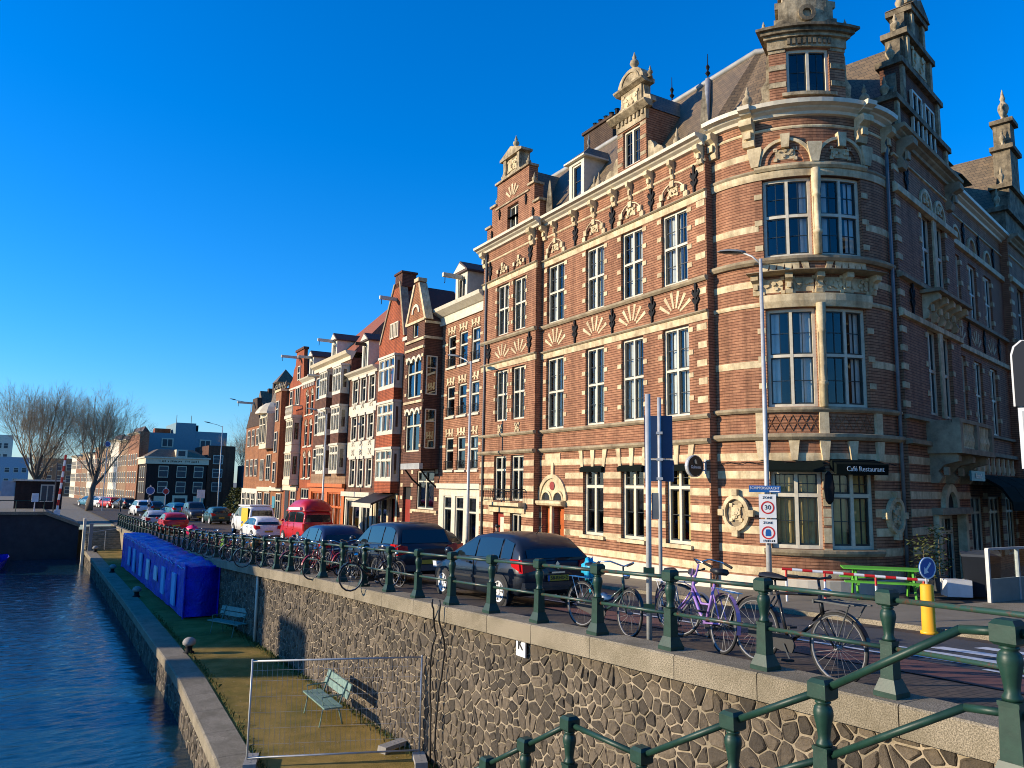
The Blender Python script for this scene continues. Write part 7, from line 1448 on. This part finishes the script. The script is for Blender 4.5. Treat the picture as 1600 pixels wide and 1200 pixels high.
def street_things():
    view = lambda X, Y: math.atan2(-Y, -X)+rad(90)     # local -y faces the viewer
    L = lamp_post('street_lamp', 17.0, 13.9, 9.25, .55, rad(105), 'tall pale street lamp with zone signs at the round corner')
    s = thing('zone_sign_post', (17.0-.07, 13.9-.06, zs(17, 13.9)+.0), view(17, 13.9), 'speed zone thirty plates and street name plate on the lamp post', 'sign')
    zb = s.location.z
    # plates, local z relative to ground (3.18)
    n = part(s, MB().box(-.46, .34, -.075, -.06, 5.95-zb, 6.13-zb), 'street_name_plate', 'blue_sign'); put_text(s, 'SCHIPPERSGRACHT', .1, 'white', (-.06, -.079, 6.06-zb), (rad(90), 0, 0), .86); part(s, MB().box(.06, .31, -.0785, -.0755, 5.965-zb, 5.995-zb), 'name_strip', 'white')
    for z0, z1, a, b in ((5.28, 5.9, 'ZONE', '30'), (4.62, 5.24, 'ZONE', '')):
        part(s, MB().box(-.22, .22, -.075, -.06, z0-zb, z1-zb), 'zone_plate', 'white'); zc = (z0+z1)/2-.04-zb
        ringm(s, (0, zc), .135, .17, -.081, 'red'); put_text(s, a, .09, 'black', (0, -.08, z1-.09-zb), (rad(90), 0, 0))
        if b: put_text(s, b, .17, 'black', (0, -.08, zc), (rad(90), 0, 0))
        else: strokes(s, -.17, .17, -.076, z0+.06-zb, .07, 'black', 6); part(s, MB().prism([(-.07, zc-.09), (.07, zc-.09), (.07, zc+.02), (.045, zc+.09), (-.045, zc+.09), (-.07, zc+.02)], -.08, -.0765), 'vehicle_mark', 'blue_sign')
    lamp_post('street_lamp', 16.1, 28.7, 8.6, .9, rad(100), 'slim street lamp in front of the white corniced canal house', zs(16.1, 28.7)); lamp_post('street_lamp', 16.3, 47.8, 8.0, .9, rad(120), 'slim street lamp in front of the red arched canal house'); lamp_post('street_lamp', 21.5, 103, 11, 1.5, rad(170), 'tall street lamp before the black house at the end of the street'); lamp_post('street_lamp', 25.6, 106, 14.5, 2.0, rad(170), 'tallest street lamp right of the brown block')
    # two sign poles by the railing
    p = thing('sign_pole', (7.87, 8.59, zs(7.87, 8.59)), view(7.87, 8.59), 'pale sign pole clamped to the railing left of the lilac bicycle', 'sign'); part(p, MB().tube([(0, 0, 0), (0, 0, 3.6)], .042, 10), 'pole', 'galv', True); part(p, MB().box(.05, .15, -.02, .02, 1.75, 2.13), 'side_plate', 'zinc'); cl = MB(); [cl.box(-.08, .08, -.07, .07, z, z+.12) for z in (.42, .93)]; part(p, cl, 'clamp', 'green_rail')
    zb = zs(10.44, 11.07); p = thing('sign_pole', (10.44, 11.07, zb), view(10.44, 11.07), 'taller sign pole carrying two dark blue boards seen from behind', 'sign'); part(p, MB().tube([(0, 0, 0), (0, 0, 4.18)], .038, 10), 'pole', 'galv', True); part(p, MB().box(-.29, .25, .045, .06, 6.58-zb, 7.42-zb), 'board', 'navy_sign'); part(p, MB().box(-.29, .27, .045, .06, 6.14-zb, 6.55-zb), 'board', 'navy_sign'); cl = MB(); [cl.box(-.06, .06, -.05, .05, z-zb, z-zb+.05) for z in (7.05, 6.54, 6.17)]; cl.box(-.29, .25, .03, .045, 6.55-zb, 6.57-zb); part(p, cl, 'clamp', 'galv')
    # yellow bollard with blue disc
    X, Y = 14.5, 8.25; r = thing('traffic_bollard', (X, Y, zs(X, Y)), view(X, Y)+rad(48), 'yellow traffic bollard with a round blue arrow sign on top', 'bollard'); b = MB(); b.lathe([(.15, 0), (.15, .05), (.12, .06), (.115, .88), (.09, .9), (.0, .905)], (0, 0, 0), 16); part(r, b, 'post', 'yellow', True); d = MB(); d.tube([(0, 0, .9), (0, 0, 1.3)], .02, 6); part(r, d, 'stem', 'galv'); f = MB(); f.lathe([(.2, -.012), (.2, .012)], (0, -.03, 1.2), 24, 0, 'y'); part(r, f, 'disc', 'blue_sign'); rg = MB(); rg.arcband(0, 1.2, .18, .202, -.047, -.04, 0, 360, 24); part(r, rg, 'disc_rim', 'white'); ar = MB(); ar.prism([(.06, 1.31), (.09, 1.28), (-.02, 1.16), (.02, 1.12), (-.1, 1.09), (-.08, 1.22), (-.05, 1.18)], -.048, -.043); part(r, ar, 'arrow', 'white')
    # red white barrier
    r = thing('barrier_rail', (17, 12, zs(17, 12)), 0, 'red and white striped safety barrier along the round corner', 'barrier'); L0 = Vector(r.location); A, B = Vector((16.0, 12.7, 4.1)), Vector((18.32, 10.38, 3.95)); n = 14
    for k in range(n): part(r, MB().tube([A+(B-A)*(k/n)-L0, A+(B-A)*((k+1)/n)-L0], .035, 7), 'stripe', 'white' if k % 2 else 'red')
    for t in (.03, .3, .65, .97):
        q = A+(B-A)*t
        for k in range(4): z = q.z-.2*(k+1)-.02; part(r, MB().tube([Vector((q.x, q.y, z))-L0, Vector((q.x, q.y, z+.2))-L0], .03, 6), 'stripe', 'red' if k % 2 == 0 else 'white')
    # picnic table
    X, Y = 18.6, 11.7; r = thing('picnic_table', (X, Y, zs(X, Y)+.1), rad(-50), 'lime green picnic table behind the striped barrier', 'table')
    for k in range(5): part(r, MB().box(-.95, .95, -.36+k*.145, -.23+k*.145, .71, .745), 'top_board', 'picnic_green')
    for s in (-1, 1):
        for k in range(2): part(r, MB().box(-.95, .95, s*.62-.14+k*.14, s*.62-.01+k*.14, .42, .455), 'seat_board', 'picnic_green')
    for x in (-.65, .65):
        for s in (-1, 1): part(r, MB().tube([(x, s*.6, 0), (x, s*.2, .71)], .035, 5), 'leg', 'picnic_green')
        part(r, MB().box(x-.03, x+.03, -.75, .75, .36, .42), 'cross_bar', 'picnic_green')
    o = MB().box(-.3, .3, -.22, .22, 0, .42).build('white_planter', 'white'); o.location = (20.7, 11.0, zs(20.7, 11)+.08); o.rotation_euler = (0, 0, rad(-40)); tag(o, 'white planter box right of the picnic table', 'planter')
    # terrace screen
    X, Y = 19.24, 9.47; r = thing('terrace_screen', (X, Y, zs(X, Y)), rad(-2), 'grey and glass terrace wind screen at the right edge', 'screen'); part(r, MB().box(0, 2.6, -.03, .03, .1, .68), 'lower_panel', 'screen_grey'); part(r, MB().box(.05, 2.6, -.008, .008, .7, 1.36), 'glass_pane', 'glass'); fr = MB(); [fr.box(x-.03, x+.03, -.04, .04, 0, 1.38) for x in (0, 1.3, 2.6)]; fr.box(0, 2.6, -.041, .041, 1.34, 1.39); part(r, fr, 'frame', 'galv'); o = MB().box(-.5, 3.2, -.7, .7, 0, .16).build('kerb_island', 'granite'); o.location = (18.2, 9.0, zs(18.2, 9.0)-.03); o.rotation_euler = (0, 0, rad(-8)); o['kind'] = 'structure'
    for k, (x, y, l) in enumerate(((21.3, 10.8, 'dark wheeled bin by the café door'), (22.1, 10.9, 'second dark wheeled bin deeper in the shaded terrace'))):
        b = thing('waste_bin', (x, y, zs(x, y)+.08), rad(-60), l, 'bin', 'bins by the café'); q = MB(); A_ = [q.p(a*.25, c*.3, 0) for a, c in ((-1, -1), (1, -1), (1, 1), (-1, 1))]; B_ = [q.p(a*.3, c*.36, 1.0) for a, c in ((-1, -1), (1, -1), (1, 1), (-1, 1))]; [q.face((A_[i], A_[(i+1) % 4], B_[(i+1) % 4], B_[i])) for i in range(4)]; q.face(B_); part(b, q, 'body', 'bin_dark'); part(b, MB().prism([(-.34, 1.0), (.38, 1.0), (.36, 1.1), (-.3, 1.06)], -.32, .32, 0, 'a'), 'lid', 'dark_grey')
    for k, (x, y, h, l) in enumerate(((20.3, 11.6, 1.5, 'potted shrub left of the café door'), (21.6, 11.9, 1.8, 'taller potted shrub right of the café door'))):
        b = thing('potted_shrub', (x, y, zs(x, y)+.08), 0, l, 'plant', 'potted shrubs'); part(b, MB().lathe([(.16, 0), (.22, .4), (.2, .42)], (0, 0, 0), 10), 'pot', 'dark_grey'); lf = MB(); rnd = random.Random(k)
        for i in range(260):
            p_ = Vector((rnd.gauss(0, .16), rnd.gauss(0, .16), .45+rnd.random()*(h-.45))); a = rnd.random()*6.3; s_ = .06; u = Vector((math.cos(a), math.sin(a), rnd.uniform(-.6, .6)))*s_; v = Vector((-math.sin(a), math.cos(a), rnd.uniform(-.6, .6)))*s_*.5; lf.quad(p_-u, p_+v, p_+u, p_-v)
        part(b, lf, 'foliage', 'leaf'); part(b, MB().tube([(0, 0, .3), (.03, 0, h*.8)], .015, 5), 'stem', 'bark')
    # traffic signal at the right edge
    X, Y = 10.0, 4.3; r = thing('traffic_light', (X, Y, zs(X, Y)), view(X, Y), 'black backed traffic light with white bordered plate cut by the right edge', 'traffic light'); zb = zs(X, Y)
    part(r, MB().tube([(.25, .1, 0), (.25, .1, 4.2)], .06, 9), 'pole', 'galv', True); hd = [(-.17, 7.04-zb), (.3, 7.04-zb), (.3, 7.68-zb), (.22, 7.8-zb), (-.06, 7.82-zb), (-.14, 7.75-zb), (-.17, 7.65-zb)]; part(r, MB().prism([(x+(.02 if x > 0 else -.02), z+(.015 if z > 7.4-zb else -.0)) for x, z in hd], .02, .03), 'border', 'white'); part(r, MB().prism(hd, -.02, .02), 'housing', 'black'); [part(r, MB().lathe([(.06, 0), (.05, .1), (.02, .12)], (-.0, .03, z-zb), 10, 0, 'y'), 'visor', 'black') for z in (7.2, 7.42, 7.62)]
    part(r, MB().box(-.15, .3, .0, .02, 6.3-zb, 7.02-zb), 'plate', 'white'); part(r, MB().box(-.11, .27, -.005, -.001, 6.34-zb, 6.98-zb), 'plate_back', 'galv')
    # far signs
    for x, y, h, m, l, c in ((10.6, 90, 3.2, 'blue_sign', 'blue oval traffic sign with white border on a striped post by the far railing', 'oval'), (16.6, 88, 3.0, 'white', 'white rectangular traffic sign before the black house', 'rect'), (9.3, 112, 9.0, 'blue_sign', 'round blue parking prohibition sign hanging near the bare tree', 'oval'), (14.3, 96, 3.2, 'red', 'red and white no entry sign before the black house', 'oval')):
        if y == 90: x, y, h = 9.9, 75, 3.5
        r = thing('traffic_sign', (x, y, zs(x, y)), 0, l, 'sign', 'distant traffic signs'); part(r, MB().tube([(0, .05, 0), (0, .05, h)], .06, 6), 'pole', 'galv')
        if c == 'oval': f = MB(); f.disc(0, h-.5, .36, -.03, 18); part(r, f, 'rim', 'white'); f = MB(); f.disc(0, h-.5, .3, -.04, 18); part(r, f, 'disc', m)
        else: part(r, MB().box(-.4, .4, -.03, 0, h-.9, h), 'plate', m)
        if y == 75: [part(r, MB().box(-.13, .13, -.02, .2, k*.4, k*.4+.2), 'stripe', 'white' if k % 2 else 'black') for k in range(8)]
street_things()
# ================================================================= TREES
def tree(name, pos, H, label, seed, spread=.5, levels=6, r0=.4, lean=(0, 0), trunk_h=.2, kids=(3, 4)):
    rnd = random.Random(seed); r = thing(name, pos, 0, label, 'tree', 'bare trees by the far bridge'); tr, cr = MB(), MB()
    def grow(p, d, L, rad_, lv):
        n = 3; pts = [p]; q = p.copy(); dd = d.copy()
        for i in range(n):
            dd = (dd+Vector((rnd.gauss(0, .08), rnd.gauss(0, .08), .1 if 0 < lv < 5 else .03))).normalized(); q = q+dd*(L/n); pts.append(q.copy())
        (tr if lv < 2 else cr).tube(pts, [rad_*(1-.4*i/n) for i in range(n+1)], 8 if lv < 1 else (5 if lv < 3 else 3), 0, lv == 0)
        if lv >= levels: return
        k_ = rnd.choice(kids)+(2 if lv == 0 else 0); ph = rnd.random()*6.28
        for k in range(k_):
            t = 1.0 if k == 0 else (rnd.uniform(.75, 1) if lv == 0 else rnd.uniform(.3, 1)); idx = min(n-1, int(t*n)); base = pts[idx].lerp(pts[idx+1], t*n-idx) if t < 1 else pts[-1]
            an = ph+k*2.4+rnd.gauss(0, .3); h = Vector((dd.y, -dd.x, 0)) if lv else Vector((1, 0, 0)); h = h.normalized() if h.length > .01 else Vector((1, 0, 0)); g_ = dd.cross(h).normalized(); ax = h*math.cos(an)+g_*math.sin(an)
            nd = (dd+ax*(spread*(.25 if k == 0 else rnd.uniform(.8, 1.3)))).normalized(); nd.z = max(nd.z, .05); nd.normalize()
            grow(base, nd, L*(rnd.uniform(.8, 1.0) if lv == 0 else rnd.uniform(.66, .84)), max(.008, rad_*(.6 if k == 0 else .42)), lv+1)
    grow(Vector((0, 0, 0)), Vector((lean[0], lean[1], 1)).normalized(), H*trunk_h, r0, 0)
    part(r, tr, 'trunk', 'bark', True); part(r, cr, 'crown', 'twig'); return r
def trees():
    tree('bare_tree', (7.9, 113, 2.1), 20.5, 'large bare winter tree with wide branching crown left of the black house', 8, .56, 7, .46, (.02, 0), trunk_h=.2, kids=(3, 3, 4))
    tree('bare_tree', (2.0, 120, 2.1), 20.5, 'second bare winter tree at the left behind the bridge keeper cabin', 14, .52, 7, .4, (-.04, 0), trunk_h=.2, kids=(3, 3, 4))
    tree('bare_tree', (3.4, 150, 2.1), 16, 'smaller bare tree between the two big bare trees far behind', 31, .55, 6, .3, trunk_h=.2, kids=(3, 4))
    tree('bare_tree', (31, 128, 2.1), 17, 'bare tree crown showing between the brown block and the canal house row', 5, .55, 6, .3, trunk_h=.22, kids=(3, 4))
    b = thing('bush', (20.2, 86.5, 2.1), 0, 'yellowish bush at the end of the canal house row', 'bush'); lf = MB(); rnd = random.Random(3)
    for i in range(1800):
        th, ph = rnd.random()*6.28, rnd.random(); R_ = 1.5*(.6+.4*rnd.random())*(1+.25*math.sin(th*3)); p = Vector((R_*math.cos(th)*math.sqrt(1-ph*.8), R_*math.sin(th)*math.sqrt(1-ph*.8), .3+ph*3.0)); a = rnd.random()*6.3; u = Vector((math.cos(a), math.sin(a), rnd.uniform(-.8, .8)))*.16; v = Vector((-math.sin(a), math.cos(a), rnd.uniform(-.8, .8)))*.08; lf.quad(p-u, p+v, p+u, p-v)
    part(b, lf, 'foliage', 'leaf'); part(b, MB().tube([(0, 0, 0), (.1, 0, 2)], .1, 6), 'stem', 'bark')
trees()
def person(pos, rz, label, top, trousers, seed):
    r = thing('person', (pos[0], pos[1], zs(*pos)), rad(rz), label, 'person', 'people in the street')
    b = MB(); rnd = random.Random(seed)
    def rg(z, cx, cy, a, c): return [(cx+a*math.cos(6.283*k/10), cy+c*math.sin(6.283*k/10), z) for k in range(10)]
    def chain(L, m):
        rs = [[b.p(*q) for q in rg(*l)] for l in L]
        for x, y in zip(rs, rs[1:]):
            for k in range(10): b.face((x[k], x[(k+1) % 10], y[(k+1) % 10], y[k]), m)
        b.face(rs[0][::-1], m); b.face(rs[-1], m)
    for s in (-1, 1):
        chain([(0, s*.1, -.03+.1*s, .05, .13), (.07, s*.1, .1*s, .045, .07), (.3, s*.1, .07*s, .065, .07), (.5, s*.1, .05*s, .06, .065), (.85, s*.09, 0, .09, .1)], 1)
        chain([(.8, s*.27, -.08*s, .035, .04), (1.1, s*.25, -.04*s, .045, .05), (1.38, s*.19, 0, .06, .07)], 0)
    chain([(.82, 0, 0, .17, .12), (.95, 0, 0, .165, .12), (1.15, 0, 0, .17, .12), (1.38, 0, 0, .2, .12), (1.45, 0, 0, .12, .09), (1.5, 0, .01, .06, .06)], 0); chain([(1.48, 0, .01, .05, .05), (1.53, 0, -.02, .06, .07), (1.62, 0, -.02, .078, .095), (1.7, 0, 0, .075, .09), (1.74, 0, 0, .04, .05)], 2)
    B = part(r, b, 'body', [top, trousers, 'skin'], True); h = MB(); blob(h, (0, .02, 1.69), .085, .1, .075, seed); obj('hair', h.mesh('hair', 'black', True), B, (0, 0, 0))
plain('skin', (.5, .28, .18), None, .6); plain('coat_dark', (.03, .03, .04), None, .8); plain('coat_tan', (.25, .16, .09), None, .8)
person((15.25, 24.9), 150, 'person in dark clothes standing by the orange door of the corner building', 'coat_dark', 'car_navy', 3); person((11.0, 108), 30, 'person in tan coat walking under the far bare trees', 'coat_tan', 'coat_dark', 5)
